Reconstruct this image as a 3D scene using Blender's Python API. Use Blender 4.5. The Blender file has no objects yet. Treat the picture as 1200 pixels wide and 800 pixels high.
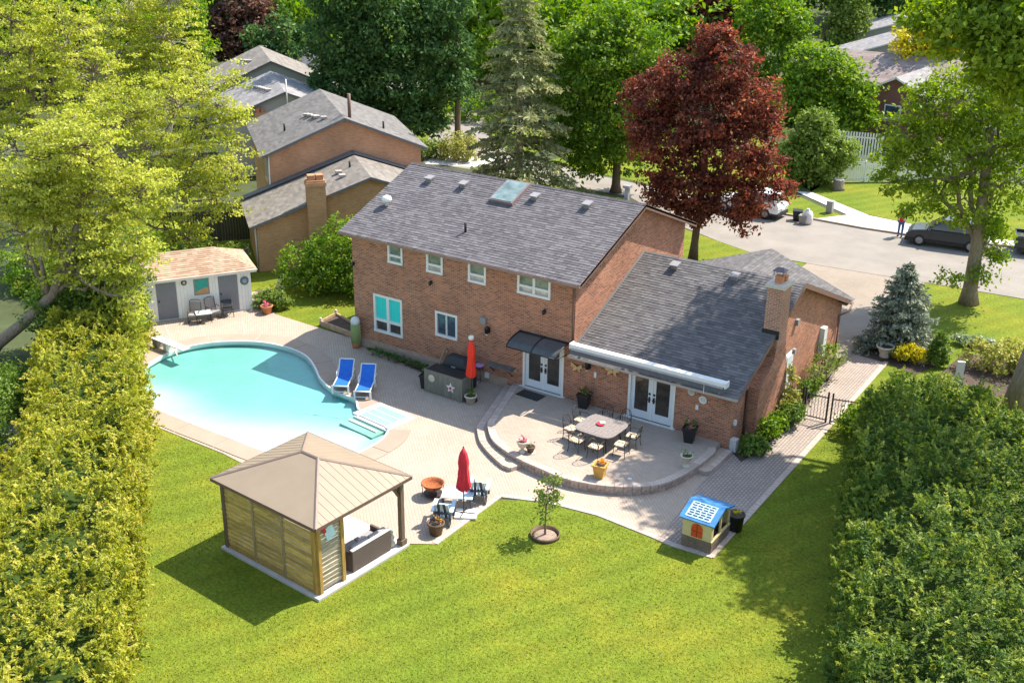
import bpy, bmesh, math, random
import numpy as np
from mathutils import Vector, Matrix
R = math.radians
rng = np.random.default_rng(7)
random.seed(7)
scn = bpy.context.scene
COL = scn.collection

# ------------------------------------------------------------------ camera
cam_d = bpy.data.cameras.new('camera')
cam = bpy.data.objects.new('camera', cam_d)
COL.objects.link(cam)
PITCH, YAW, ROLL = R(22.314), R(-33.440), R(-0.740)
_r = Vector((math.cos(YAW), -math.sin(YAW), 0))
_f = Vector((math.sin(YAW)*math.cos(PITCH), math.cos(YAW)*math.cos(PITCH), -math.sin(PITCH)))
_u = _r.cross(_f)
_cr, _sr = math.cos(ROLL), math.sin(ROLL)
_x = _r*_cr - _u*_sr
_y = _r*_sr + _u*_cr
cam.matrix_world = Matrix(((_x.x, _y.x, -_f.x, 21.116), (_x.y, _y.y, -_f.y, -36.537),
                           (_x.z, _y.z, -_f.z, 20.157), (0, 0, 0, 1)))
cam_d.sensor_width = 36.0
cam_d.lens = 36.0*1320.4/1200.0
cam_d.clip_start = 0.5
cam_d.clip_end = 3000
scn.camera = cam

# ------------------------------------------------------------------ light
SUN = Vector((0.33, 0.70, 1.0)).normalized()
w = bpy.data.worlds.new('World')
scn.world = w
w.use_nodes = True
nt = w.node_tree
bg = nt.nodes['Background']
sky = nt.nodes.new('ShaderNodeTexSky')
sky.sky_type = 'NISHITA'
sky.sun_disc = False
sky.sun_elevation = math.asin(SUN.z)
sky.sun_rotation = math.atan2(SUN.x, SUN.y)
sky.air_density = 1.5
sky.ozone_density = 0.2
sky.dust_density = 1.0
nt.links.new(sky.outputs[0], bg.inputs[0])
bg.inputs[1].default_value = 0.105
sd = bpy.data.lights.new('sun', 'SUN')
sd.energy = 3.6
sd.angle = R(0.5)
sd.color = (1.0, 0.91, 0.77)
sun = bpy.data.objects.new('sun', sd)
COL.objects.link(sun)
sun.rotation_euler = SUN.to_track_quat('Z', 'Y').to_euler()
sun.location = (30, 60, 80)
vs = scn.view_settings
vs.view_transform = 'Standard'
vs.look = 'None'
vs.exposure = 1.5
vs.gamma = 1.0
scn.cycles.max_bounces = 8
scn.cycles.transparent_max_bounces = 16

# ------------------------------------------------------------------ tagging
def tag(o, label=None, cat=None, group=None, kind=None):
    if label: o['label'] = label
    if cat: o['category'] = cat
    if group: o['group'] = group
    if kind: o['kind'] = kind
    return o

def thing(name, label, cat, loc=(0, 0, 0), rz=0.0, group=None):
    o = bpy.data.objects.new(name, None)
    COL.objects.link(o)
    o.empty_display_size = 0.2
    o.location = loc
    o.rotation_euler = (0, 0, rz)
    return tag(o, label, cat, group)

def copy_tree(o, parent=None):
    c = o.copy()
    COL.objects.link(c)
    if parent is not None:
        c.parent = parent
    for ch in list(o.children):
        copy_tree(ch, c)
    return c

# ------------------------------------------------------------------ mesh building
def set_uv(me):
    n = len(me.loops)
    if n == 0: return
    li = np.empty(n, np.int32); me.loops.foreach_get('vertex_index', li)
    co = np.empty(len(me.vertices)*3, np.float32); me.vertices.foreach_get('co', co); co = co.reshape(-1, 3)
    pn = np.empty(len(me.polygons)*3, np.float32); me.polygons.foreach_get('normal', pn); pn = pn.reshape(-1, 3)
    lt = np.empty(len(me.polygons), np.int32); me.polygons.foreach_get('loop_total', lt)
    N = np.repeat(pn, lt, axis=0)
    t = np.stack([-N[:, 1], N[:, 0], np.zeros(n)], 1)
    flat = np.abs(N[:, 2]) > 0.985
    t[flat] = (1, 0, 0)
    t /= np.maximum(np.linalg.norm(t, axis=1, keepdims=True), 1e-6)
    b = np.cross(N, t)
    p = co[li]
    uv = np.stack([(p*t).sum(1), (p*b).sum(1)], 1).astype(np.float32)
    lay = me.uv_layers.new(name='uv')
    lay.data.foreach_set('uv', uv.ravel())

class MB:
    def __init__(s): s.v = []; s.f = []; s.m = []; s.sm = []
    def add(s, vs_, fs, m=0, smooth=False):
        k = len(s.v)
        s.v += [tuple(float(q) for q in p) for p in vs_]
        for f in fs:
            s.f.append(tuple(i+k for i in f)); s.m.append(m); s.sm.append(smooth)
        return s
    def box(s, x0, x1, y0, y1, z0, z1, m=0):
        return s.add([(x0, y0, z0), (x1, y0, z0), (x1, y1, z0), (x0, y1, z0), (x0, y0, z1), (x1, y0, z1), (x1, y1, z1), (x0, y1, z1)],
              [(0, 3, 2, 1), (4, 5, 6, 7), (0, 1, 5, 4), (1, 2, 6, 5), (2, 3, 7, 6), (3, 0, 4, 7)], m)
    def cbox(s, c, sx, sy, sz, rz=0.0, m=0, tilt=0.0, roll=0.0):
        M_ = Matrix.Translation(c) @ Matrix.Rotation(rz, 4, 'Z') @ Matrix.Rotation(tilt, 4, 'X') @ Matrix.Rotation(roll, 4, 'Y')
        P = [M_ @ Vector((a*sx/2, b*sy/2, d*sz/2)) for d in (-1, 1) for a, b in ((-1, -1), (1, -1), (1, 1), (-1, 1))]
        return s.add(P, [(0, 3, 2, 1), (4, 5, 6, 7), (0, 1, 5, 4), (1, 2, 6, 5), (2, 3, 7, 6), (3, 0, 4, 7)], m)
    def prism(s, poly, z0, z1, m=0, bottom=True):
        n = len(poly)
        zz = (lambda z, i: z[i] if hasattr(z, '__len__') else z)
        V = [(p[0], p[1], zz(z0, i)) for i, p in enumerate(poly)] + [(p[0], p[1], zz(z1, i)) for i, p in enumerate(poly)]
        F = [tuple(range(n, 2*n))] + ([tuple(range(n-1, -1, -1))] if bottom else [])
        F += [(i, (i+1) % n, n+(i+1) % n, n+i) for i in range(n)]
        return s.add(V, F, m)
    def slab(s, pts, th, m=0):           # planar polygon (3D), counter-clockwise from above, thickened downwards along its normal
        P = [Vector(p) for p in pts]
        nrm = (P[1]-P[0]).cross(P[2]-P[0]).normalized()
        n = len(P)
        V = P + [p - nrm*th for p in P]
        F = [tuple(range(n)), tuple(range(2*n-1, n-1, -1))] + [((i+1) % n, i, n+i, n+(i+1) % n) for i in range(n)]
        return s.add(V, F, m)
    def tube(s, pts, rad, n=8, m=0, caps=True):
        P = [Vector(p) for p in pts]
        if not hasattr(rad, '__len__'): rad = [rad]*len(P)
        k = len(s.v); ref = None
        for i, p in enumerate(P):
            d = (P[min(i+1, len(P)-1)] - P[max(i-1, 0)])
            d = d.normalized() if d.length > 1e-9 else Vector((0, 0, 1))
            if ref is None:
                ref = Vector((0, 0, 1)) if abs(d.z) < 0.9 else Vector((1, 0, 0))
            a = d.cross(ref); a = a.normalized() if a.length > 1e-6 else d.orthogonal().normalized()
            b = d.cross(a); ref = -b if False else ref
            for j in range(n):
                t = 2*math.pi*j/n
                q = p + (a*math.cos(t)+b*math.sin(t))*rad[i]
                s.v.append((q.x, q.y, q.z))
        for i in range(len(P)-1):
            for j in range(n):
                s.f.append((k+i*n+j, k+i*n+(j+1) % n, k+(i+1)*n+(j+1) % n, k+(i+1)*n+j)); s.m.append(m); s.sm.append(True)
        if caps:
            s.f.append(tuple(k+j for j in range(n-1, -1, -1))); s.m.append(m); s.sm.append(False)
            e = k+(len(P)-1)*n
            s.f.append(tuple(e+j for j in range(n))); s.m.append(m); s.sm.append(False)
        return s
    def lathe(s, prof, c=(0, 0, 0), n=16, m=0, sq=False):
        k = len(s.v)
        for r_, z in prof:
            for j in range(n):
                t = 2*math.pi*(j+(0.5 if sq else 0))/n
                s.v.append((c[0]+r_*math.cos(t), c[1]+r_*math.sin(t), c[2]+z))
        for i in range(len(prof)-1):
            for j in range(n):
                s.f.append((k+i*n+j, k+i*n+(j+1) % n, k+(i+1)*n+(j+1) % n, k+(i+1)*n+j)); s.m.append(m); s.sm.append(not sq)
        s.f.append(tuple(k+j for j in range(n-1, -1, -1))); s.m.append(m); s.sm.append(False)
        e = k+(len(prof)-1)*n
        s.f.append(tuple(e+j for j in range(n))); s.m.append(m); s.sm.append(False)
        return s
    def ball(s, c, r_, n=10, m=0, sz=1.0):
        prof = [(max(0.01, r_*math.cos(a)), r_*sz*math.sin(a)) for a in np.linspace(-1.5, 1.5, max(5, n//2+1))]
        return s.lathe(prof, c, n, m)
    def mesh(s, name, mats):
        me = bpy.data.meshes.new(name)
        me.from_pydata(s.v, [], s.f)
        for q in (mats if isinstance(mats, (list, tuple)) else [mats]): me.materials.append(q)
        me.polygons.foreach_set('material_index', s.m)
        me.polygons.foreach_set('use_smooth', s.sm)
        me.update()
        set_uv(me)
        return me
    def build(s, name, mats, parent=None, kind=None, bevel=0.0):
        o = link(name, s.mesh(name, mats), parent, kind)
        if bevel:
            b = o.modifiers.new('bevel', 'BEVEL'); b.width = bevel; b.segments = 2; b.limit_method = 'ANGLE'
        return o

def link(name, me, parent=None, kind=None):
    o = bpy.data.objects.new(name, me)
    COL.objects.link(o)
    if parent is not None: o.parent = parent
    if kind: o['kind'] = kind
    return o

def np_mesh(name, V, F, mat, rnd=None, n=4):
    """V (k,3) verts, F (m,n) faces"""
    me = bpy.data.meshes.new(name)
    V = np.ascontiguousarray(V, np.float32); F = np.ascontiguousarray(F, np.int32)
    me.vertices.add(len(V)); me.vertices.foreach_set('co', V.ravel())
    me.loops.add(F.size); me.loops.foreach_set('vertex_index', F.ravel())
    me.polygons.add(len(F))
    me.polygons.foreach_set('loop_start', np.arange(0, F.size, n, dtype=np.int32))
    me.polygons.foreach_set('use_smooth', np.zeros(len(F), bool))
    me.update(calc_edges=True)
    if rnd is not None:
        a = me.attributes.new('rnd', 'FLOAT', 'FACE'); a.data.foreach_set('value', np.ascontiguousarray(rnd, np.float32))
    me.materials.append(mat)
    return me

# ------------------------------------------------------------------ materials
def _nodes(name):
    m = bpy.data.materials.new(name); m.use_nodes = True
    n = m.node_tree.nodes; l = m.node_tree.links
    return m, n, l, n['Principled BSDF']

def _ramp(n, stops, interp='LINEAR'):
    r_ = n.new('ShaderNodeValToRGB'); e = r_.color_ramp.elements
    r_.color_ramp.interpolation = interp
    while len(e) < len(stops): e.new(0.5)
    for q, (p, c) in zip(e, stops): q.position = p; q.color = (*c, 1)
    return r_

def mul(c, k): return tuple(min(1, max(0, q*k)) for q in c)

def mat(name, col, rough=0.7, var=0.18, scale=3.0, bump=0.0, bscale=40.0, metal=0.0, spec=0.4, stretch=None, objvar=0.0, detail=5, col2=None):
    m, n, l, p = _nodes(name)
    tc = n.new('ShaderNodeTexCoord'); mp = n.new('ShaderNodeMapping')
    l.new(tc.outputs['Object'], mp.inputs[0])
    if stretch: mp.inputs['Scale'].default_value = stretch
    nz = n.new('ShaderNodeTexNoise'); nz.inputs['Scale'].default_value = scale; nz.inputs['Detail'].default_value = detail
    nz.inputs['Roughness'].default_value = 0.65
    l.new(mp.outputs[0], nz.inputs['Vector'])
    rp = _ramp(n, [(0.3, mul(col, 1-var)), (0.7, mul(col2 or col, 1+var))])
    l.new(nz.outputs[0], rp.inputs[0])
    out = rp.outputs[0]
    if objvar:
        oi = n.new('ShaderNodeObjectInfo'); mr = n.new('ShaderNodeMapRange')
        mr.inputs[3].default_value = 1-objvar; mr.inputs[4].default_value = 1+objvar
        l.new(oi.outputs['Random'], mr.inputs[0])
        hs = n.new('ShaderNodeHueSaturation'); l.new(mr.outputs[0], hs.inputs['Value']); l.new(out, hs.inputs['Color'])
        out = hs.outputs[0]
    l.new(out, p.inputs['Base Color'])
    p.inputs['Roughness'].default_value = rough; p.inputs['Metallic'].default_value = metal
    p.inputs['Specular IOR Level'].default_value = spec
    if bump:
        n2 = n.new('ShaderNodeTexNoise'); n2.inputs['Scale'].default_value = bscale; n2.inputs['Detail'].default_value = 4
        l.new(mp.outputs[0], n2.inputs['Vector'])
        b = n.new('ShaderNodeBump'); b.inputs['Strength'].default_value = bump; b.inputs['Distance'].default_value = 0.02
        l.new(n2.outputs[0], b.inputs['Height']); l.new(b.outputs[0], p.inputs['Normal'])
    return m

def brickmat(name, c1, c2, mortar, bw, bh, ms=0.012, rough=0.85, dark=None, darkamt=0.35, bump=0.5, wash=0.0, washcol=(0.5, 0.4, 0.34), offset=0.5, rot=0.0, big=0.25, bigscale=0.35):
    m, n, l, p = _nodes(name)
    uv = n.new('ShaderNodeUVMap'); uv.uv_map = 'uv'
    mp = n.new('ShaderNodeMapping'); mp.inputs['Rotation'].default_value = (0, 0, rot)
    l.new(uv.outputs[0], mp.inputs[0])
    bt = n.new('ShaderNodeTexBrick')
    bt.inputs['Scale'].default_value = 1.0; bt.inputs['Brick Width'].default_value = bw; bt.inputs['Row Height'].default_value = bh
    bt.inputs['Mortar Size'].default_value = ms; bt.inputs['Mortar Smooth'].default_value = 0.2; bt.offset = offset
    bt.inputs['Color1'].default_value = (*c1, 1); bt.inputs['Color2'].default_value = (*c2, 1); bt.inputs['Mortar'].default_value = (*mortar, 1)
    bt.inputs['Bias'].default_value = -0.1
    l.new(mp.outputs[0], bt.inputs['Vector'])
    out = bt.outputs['Color']
    if dark:
        # occasional over-burnt bricks: a second brick lookup snapped to the same cells
        b2 = n.new('ShaderNodeTexBrick')
        for k, v in (('Scale', 1.0), ('Brick Width', bw), ('Row Height', bh), ('Mortar Size', ms), ('Bias', 0.0)): b2.inputs[k].default_value = v
        b2.offset = offset
        b2.inputs['Color1'].default_value = (0, 0, 0, 1); b2.inputs['Color2'].default_value = (1, 1, 1, 1); b2.inputs['Mortar'].default_value = (0, 0, 0, 1)
        l.new(mp.outputs[0], b2.inputs['Vector'])
        nz = n.new('ShaderNodeTexNoise'); nz.inputs['Scale'].default_value = 2.2; nz.inputs['Detail'].default_value = 3
        l.new(mp.outputs[0], nz.inputs['Vector'])
        ad = n.new('ShaderNodeMath'); ad.operation = 'MULTIPLY_ADD'; ad.inputs[1].default_value = 0.55
        l.new(b2.outputs['Color'], ad.inputs[0]); l.new(nz.outputs[0], ad.inputs[2])
        th = n.new('ShaderNodeMapRange'); th.inputs[1].default_value = 1.0-darkamt; th.inputs[2].default_value = 1.06-darkamt
        l.new(ad.outputs[0], th.inputs[0])
        mk = n.new('ShaderNodeMath'); mk.operation = 'MULTIPLY'
        inv = n.new('ShaderNodeMath'); inv.operation = 'SUBTRACT'; inv.inputs[0].default_value = 1.0
        l.new(bt.outputs['Fac'], inv.inputs[1]); l.new(th.outputs[0], mk.inputs[0]); l.new(inv.outputs[0], mk.inputs[1])
        mx = n.new('ShaderNodeMixRGB'); l.new(mk.outputs[0], mx.inputs[0]); l.new(out, mx.inputs[1]); mx.inputs[2].default_value = (*dark, 1)
        out = mx.outputs[0]
    nb = n.new('ShaderNodeTexNoise'); nb.inputs['Scale'].default_value = bigscale; nb.inputs['Detail'].default_value = 6; nb.inputs['Roughness'].default_value = 0.6
    l.new(mp.outputs[0], nb.inputs['Vector'])
    mr = n.new('ShaderNodeMapRange'); mr.inputs[1].default_value = 0.3; mr.inputs[2].default_value = 0.7
    mr.inputs[3].default_value = 1-big; mr.inputs[4].default_value = 1+big*0.6
    l.new(nb.outputs[0], mr.inputs[0])
    hs = n.new('ShaderNodeHueSaturation'); l.new(mr.outputs[0], hs.inputs['Value']); l.new(out, hs.inputs['Color'])
    out = hs.outputs[0]
    if wash:
        nw = n.new('ShaderNodeTexNoise'); nw.inputs['Scale'].default_value = 0.6; nw.inputs['Detail'].default_value = 5
        l.new(mp.outputs[0], nw.inputs['Vector'])
        m2 = n.new('ShaderNodeMapRange'); m2.inputs[1].default_value = 0.45; m2.inputs[2].default_value = 0.75; m2.inputs[4].default_value = wash
        l.new(nw.outputs[0], m2.inputs[0])
        mx = n.new('ShaderNodeMixRGB'); l.new(m2.outputs[0], mx.inputs[0]); l.new(out, mx.inputs[1]); mx.inputs[2].default_value = (*washcol, 1)
        out = mx.outputs[0]
    l.new(out, p.inputs['Base Color'])
    p.inputs['Roughness'].default_value = rough; p.inputs['Specular IOR Level'].default_value = 0.25
    inv2 = n.new('ShaderNodeMath'); inv2.operation = 'SUBTRACT'; inv2.inputs[0].default_value = 1.0; l.new(bt.outputs['Fac'], inv2.inputs[1])
    nf = n.new('ShaderNodeTexNoise'); nf.inputs['Scale'].default_value = 60; l.new(mp.outputs[0], nf.inputs['Vector'])
    a2 = n.new('ShaderNodeMath'); a2.operation = 'MULTIPLY_ADD'; a2.inputs[1].default_value = 0.25
    l.new(nf.outputs[0], a2.inputs[0]); l.new(inv2.outputs[0], a2.inputs[2])
    bp = n.new('ShaderNodeBump'); bp.inputs['Strength'].default_value = bump; bp.inputs['Distance'].default_value = 0.012
    l.new(a2.outputs[0], bp.inputs['Height']); l.new(bp.outputs[0], p.inputs['Normal'])
    return m

def leafmat(name, stops, trans=0.35, rough=0.45):
    m = bpy.data.materials.new(name); m.use_nodes = True
    n = m.node_tree.nodes; l = m.node_tree.links
    n.remove(n['Principled BSDF'])
    at = n.new('ShaderNodeAttribute'); at.attribute_name = 'rnd'
    rp = _ramp(n, stops); l.new(at.outputs['Fac'], rp.inputs[0])
    d = n.new('ShaderNodeBsdfDiffuse'); t = n.new('ShaderNodeBsdfTranslucent'); g = n.new('ShaderNodeBsdfGlossy')
    g.inputs['Roughness'].default_value = rough; g.inputs['Color'].default_value = (0.9, 0.95, 0.9, 1)
    l.new(rp.outputs[0], d.inputs[0])
    hs = n.new('ShaderNodeHueSaturation'); hs.inputs['Saturation'].default_value = 1.1; hs.inputs['Value'].default_value = 1.25
    l.new(rp.outputs[0], hs.inputs['Color']); l.new(hs.outputs[0], t.inputs[0])
    m1 = n.new('ShaderNodeMixShader'); m1.inputs[0].default_value = trans
    l.new(d.outputs[0], m1.inputs[1]); l.new(t.outputs[0], m1.inputs[2])
    m2 = n.new('ShaderNodeMixShader'); m2.inputs[0].default_value = 0.015
    l.new(m1.outputs[0], m2.inputs[1]); l.new(g.outputs[0], m2.inputs[2])
    l.new(m2.outputs[0], n['Material Output'].inputs[0])
    return m

def shinglemat(name, c1, c2, c3):
    m, n, l, p = _nodes(name)
    at = n.new('ShaderNodeAttribute'); at.attribute_name = 'rnd'
    rp = _ramp(n, [(0.0, c1), (0.5, c2), (1.0, c3)]); l.new(at.outputs['Fac'], rp.inputs[0])
    tc = n.new('ShaderNodeTexCoord')
    nz = n.new('ShaderNodeTexNoise'); nz.inputs['Scale'].default_value = 0.5; nz.inputs['Detail'].default_value = 8; nz.inputs['Roughness'].default_value = 0.7
    l.new(tc.outputs['Object'], nz.inputs['Vector'])
    mr = n.new('ShaderNodeMapRange'); mr.inputs[1].default_value = 0.3; mr.inputs[2].default_value = 0.7; mr.inputs[3].default_value = 0.9; mr.inputs[4].default_value = 1.1
    l.new(nz.outputs[0], mr.inputs[0])
    hs = n.new('ShaderNodeHueSaturation'); l.new(rp.outputs[0], hs.inputs['Color']); l.new(mr.outputs[0], hs.inputs['Value'])
    l.new(hs.outputs[0], p.inputs['Base Color']); p.inputs['Roughness'].default_value = 0.9; p.inputs['Specular IOR Level'].default_value = 0.2
    return m

def glassmat(name, col, rough=0.06):
    m, n, l, p = _nodes(name)
    tc = n.new('ShaderNodeTexCoord'); nz = n.new('ShaderNodeTexNoise'); nz.inputs['Scale'].default_value = 2.5
    l.new(tc.outputs['Object'], nz.inputs['Vector'])
    rp = _ramp(n, [(0.3, mul(col, 0.6)), (0.7, mul(col, 1.3))]); l.new(nz.outputs[0], rp.inputs[0]); l.new(rp.outputs[0], p.inputs['Base Color'])
    p.inputs['Roughness'].default_value = rough; p.inputs['Specular IOR Level'].default_value = 0.8
    return m

def grassmat(name, c):
    m, n, l, p = _nodes(name)
    tc = n.new('ShaderNodeTexCoord')
    a = n.new('ShaderNodeTexNoise'); a.inputs['Scale'].default_value = 0.45; a.inputs['Detail'].default_value = 8; a.inputs['Roughness'].default_value = 0.72
    b = n.new('ShaderNodeTexNoise'); b.inputs['Scale'].default_value = 9; b.inputs['Detail'].default_value = 6
    l.new(tc.outputs['Object'], a.inputs['Vector']); l.new(tc.outputs['Object'], b.inputs['Vector'])
    a.inputs['Scale'].default_value = 0.22; r1 = _ramp(n, [(0.28, (c[0]*0.70, c[1]*0.86, c[2]*0.8)), (0.5, c), (0.72, (c[0]*1.6, c[1]*1.2, c[2]*1.2))]); l.new(a.outputs[0], r1.inputs[0])
    mr = n.new('ShaderNodeMapRange'); mr.inputs[1].default_value = 0.3; mr.inputs[2].default_value = 0.7; mr.inputs[3].default_value = 0.75; mr.inputs[4].default_value = 1.25
    l.new(b.outputs[0], mr.inputs[0])
    hs = n.new('ShaderNodeHueSaturation'); l.new(r1.outputs[0], hs.inputs['Color']); l.new(mr.outputs[0], hs.inputs['Value'])
    wv = n.new('ShaderNodeTexWave'); wv.inputs['Scale'].default_value = 0.29; wv.inputs['Distortion'].default_value = 1.2; wv.inputs['Detail'].default_value = 2
    mw = n.new('ShaderNodeMapping'); mw.inputs['Rotation'].default_value = (0, 0, R(28)); l.new(tc.outputs['Object'], mw.inputs[0]); l.new(mw.outputs[0], wv.inputs['Vector'])
    m5 = n.new('ShaderNodeMapRange'); m5.inputs[3].default_value = 0.93; m5.inputs[4].default_value = 1.07; l.new(wv.outputs['Fac'], m5.inputs[0])
    h2 = n.new('ShaderNodeHueSaturation'); l.new(hs.outputs[0], h2.inputs['Color']); l.new(m5.outputs[0], h2.inputs['Value'])
    l.new(h2.outputs[0], p.inputs['Base Color']); p.inputs['Roughness'].default_value = 0.9; p.inputs['Specular IOR Level'].default_value = 0.1
    bp = n.new('ShaderNodeBump'); bp.inputs['Strength'].default_value = 0.9; bp.inputs['Distance'].default_value = 0.06
    c3 = n.new('ShaderNodeTexNoise'); c3.inputs['Scale'].default_value = 22; c3.inputs['Detail'].default_value = 6
    l.new(tc.outputs['Object'], c3.inputs['Vector']); l.new(c3.outputs[0], bp.inputs['Height']); l.new(bp.outputs[0], p.inputs['Normal'])
    return m

BRICK = brickmat('red_brick', (0.45, 0.165, 0.09), (0.17, 0.058, 0.04), (0.38, 0.265, 0.195), 0.21, 0.075, 0.012, wash=0.14, washcol=(0.44, 0.22, 0.14), big=0.20, bigscale=0.6)
BRICK_CH = brickmat('chimney_brick', (0.44, 0.185, 0.115), (0.26, 0.10, 0.065), (0.50, 0.37, 0.30), 0.21, 0.075, 0.014)
BRICK_N = brickmat('tan_brick', (0.48, 0.265, 0.125), (0.36, 0.19, 0.09), (0.42, 0.26, 0.15), 0.21, 0.075, 0.014, big=0.2, bump=0.4, bigscale=0.6)
BRICK_N2 = brickmat('rust_brick', (0.56, 0.27, 0.15), (0.42, 0.19, 0.105), (0.48, 0.29, 0.19), 0.21, 0.075, 0.014, big=0.2, bump=0.4, bigscale=0.6)
BRICK_D = brickmat('dark_brick', (0.20, 0.082, 0.07), (0.16, 0.066, 0.06), (0.18, 0.115, 0.10), 0.21, 0.075, 0.010, big=0.2)
PAVER = brickmat('pink_pavers', (0.425, 0.345, 0.275), (0.375, 0.30, 0.24), (0.28, 0.23, 0.20), 0.22, 0.11, 0.010, rough=0.9, wash=0.55, washcol=(0.425, 0.345, 0.275), bump=0.4, rot=R(45), big=0.1)
PAVER_T = brickmat('terrace_pavers', (0.41, 0.335, 0.27), (0.36, 0.29, 0.235), (0.28, 0.23, 0.20), 0.2, 0.1, 0.010, rough=0.9, wash=0.5, washcol=(0.415, 0.338, 0.273), bump=0.4, big=0.1)
PAVER_W = brickmat('walkway_pavers', (0.37, 0.31, 0.27), (0.30, 0.25, 0.225), (0.185, 0.155, 0.14), 0.20, 0.12, 0.016, rough=0.9, wash=0.3, washcol=(0.40, 0.34, 0.295), bump=0.5, rot=R(90), big=0.15)
PAVER_E = mat('edge_paver', (0.42, 0.34, 0.295), 0.9, 0.15, 6, 0.3, 60, objvar=0.12)
CONC = mat('pink_concrete', (0.335, 0.26, 0.205), 0.9, 0.08, 1.2, 0.15, 90, objvar=0.05)
CONC_D = brickmat('stamped_concrete', (0.53, 0.435, 0.365), (0.49, 0.40, 0.34), (0.44, 0.36, 0.30), 0.45, 0.45, 0.012, rough=0.9, wash=0.5, washcol=(0.56, 0.46, 0.385), bump=0.3, big=0.1)
JOINT = mat('white_joint', (0.43, 0.37, 0.32), 0.8, 0.1, 8)
WALLBLK = mat('terrace_block', (0.36, 0.27, 0.23), 0.95, 0.3, 9, 0.5, 50, objvar=0.2)
STREET = mat('street_asphalt', (0.235, 0.212, 0.188), 0.95, 0.18, 0.35, 0.3, 50, detail=10)
DRIVE = brickmat('driveway_pavers', (0.315, 0.265, 0.215), (0.275, 0.23, 0.19), (0.21, 0.175, 0.15), 0.24, 0.12, 0.012, rough=0.95, wash=0.4, washcol=(0.325, 0.275, 0.225), big=0.12)
APRON = mat('pale_concrete', (0.50, 0.485, 0.465), 0.9, 0.14, 1.2, 0.1, 60, detail=8)
GRASS = grassmat('lawn_grass', (0.142, 0.182, 0.018))
GROUND = mat('wood_floor_earth', (0.05, 0.065, 0.022), 0.95, 0.4, 0.3)
SOIL = mat('dark_soil', (0.075, 0.052, 0.040), 0.95, 0.4, 5, 0.8, 25)
WHITE = mat('white_paint', (0.66, 0.66, 0.65), 0.45, 0.04, 4)
WHITEP = mat('white_plastic', (0.66, 0.655, 0.65), 0.35, 0.03, 4)
POOLW = mat('pool_plaster', (0.46, 0.475, 0.48), 0.6, 0.06, 0.7)
BROWN = mat('brown_trim', (0.16, 0.095, 0.075), 0.6, 0.15, 5)
SOFFIT = mat('tan_soffit', (0.33, 0.235, 0.18), 0.7, 0.1, 5)
BLACK = mat('black_metal', (0.018, 0.018, 0.02), 0.45, 0.3, 8)
BLACKF = mat('black_cover_fabric', (0.022, 0.024, 0.028), 0.55, 0.4, 5, 0.6, 9)
GREYP = mat('grey_panel', (0.16, 0.155, 0.13), 0.5, 0.22, 2.5, stretch=(3, 3, 0.6))
BLUE = mat('blue_sling', (0.008, 0.12, 0.52), 0.65, 0.12, 6, 0.2, 120)
BLUEL = mat('pale_blue_slat', (0.47, 0.58, 0.68), 0.6, 0.2, 7, objvar=0.1)
NAVY = mat('dark_slate_frame', (0.055, 0.06, 0.085), 0.5, 0.2, 7)
REDF = mat('red_canvas', (0.62, 0.028, 0.05), 0.8, 0.2, 4, 0.3, 30)
ORF = mat('orange_red_canvas', (0.78, 0.038, 0.014), 0.75, 0.15, 4, 0.3, 30)
WOOD = mat('cedar_plank', (0.60, 0.41, 0.145), 0.8, 0.28, 2.2, 0.4, 30, stretch=(1.0, 1.0, 4), objvar=0.25)
WOODG = mat('weathered_plank', (0.42, 0.36, 0.28), 0.85, 0.3, 2.2, 0.4, 30, stretch=(1.2, 1.2, 14), objvar=0.2)
POST = mat('cedar_post', (0.40, 0.24, 0.065), 0.75, 0.3, 3, 0.3, 30, stretch=(8, 8, 0.8))
POSTD = mat('brown_post', (0.17, 0.115, 0.085), 0.75, 0.3, 3, 0.3, 30, stretch=(8, 8, 0.8))
TANROOF = mat('tan_metal_roof', (0.265, 0.205, 0.145), 0.5, 0.06, 1.5, objvar=0.03)
TANDARK = mat('brown_metal_edge', (0.14, 0.09, 0.075), 0.5, 0.1, 4)
WICKER = mat('brown_wicker', (0.115, 0.085, 0.075), 0.8, 0.35, 60, 0.6, 90)
CUSH = mat('light_cushion', (0.55, 0.52, 0.52), 0.9, 0.08, 6)
CUSHD = mat('grey_cushion', (0.30, 0.29, 0.31), 0.9, 0.12, 6)
FLORAL = mat('floral_cushion', (0.34, 0.20, 0.07), 0.85, 0.0, 17, col2=(0.80, 0.70, 0.56), detail=1)
IRON = mat('bronze_iron', (0.045, 0.034, 0.03), 0.5, 0.3, 9)
TABLET = mat('weathered_table_top', (0.22, 0.19, 0.18), 0.6, 0.25, 12)
RUST = mat('rusted_steel', (0.32, 0.095, 0.03), 0.85, 0.5, 14, 0.5, 40)
GREYM = mat('grey_metal', (0.25, 0.24, 0.23), 0.5, 0.15, 8)
CHROME = mat('steel_rail', (0.45, 0.33, 0.27), 0.25, 0.1, 5, metal=0.8)
TERRA = mat('terracotta', (0.48, 0.20, 0.10), 0.85, 0.2, 8)
ORPOT = mat('mustard_glaze', (0.56, 0.31, 0.07), 0.5, 0.15, 6)
STONEP = mat('cast_stone', (0.52, 0.47, 0.40), 0.9, 0.15, 9, 0.3, 50)
BLKPOT = mat('black_resin', (0.02, 0.02, 0.022), 0.4, 0.2, 8)
BROWNPOT = mat('brown_clay', (0.11, 0.065, 0.04), 0.6, 0.25, 8)
DOORG = mat('slate_blue_door', (0.20, 0.205, 0.235), 0.6, 0.06, 6)
SHEDW = mat('shed_siding', (0.76, 0.76, 0.745), 0.6, 0.05, 5, objvar=0.02)
GLASS = glassmat('window_glass', (0.05, 0.065, 0.06))
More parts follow.
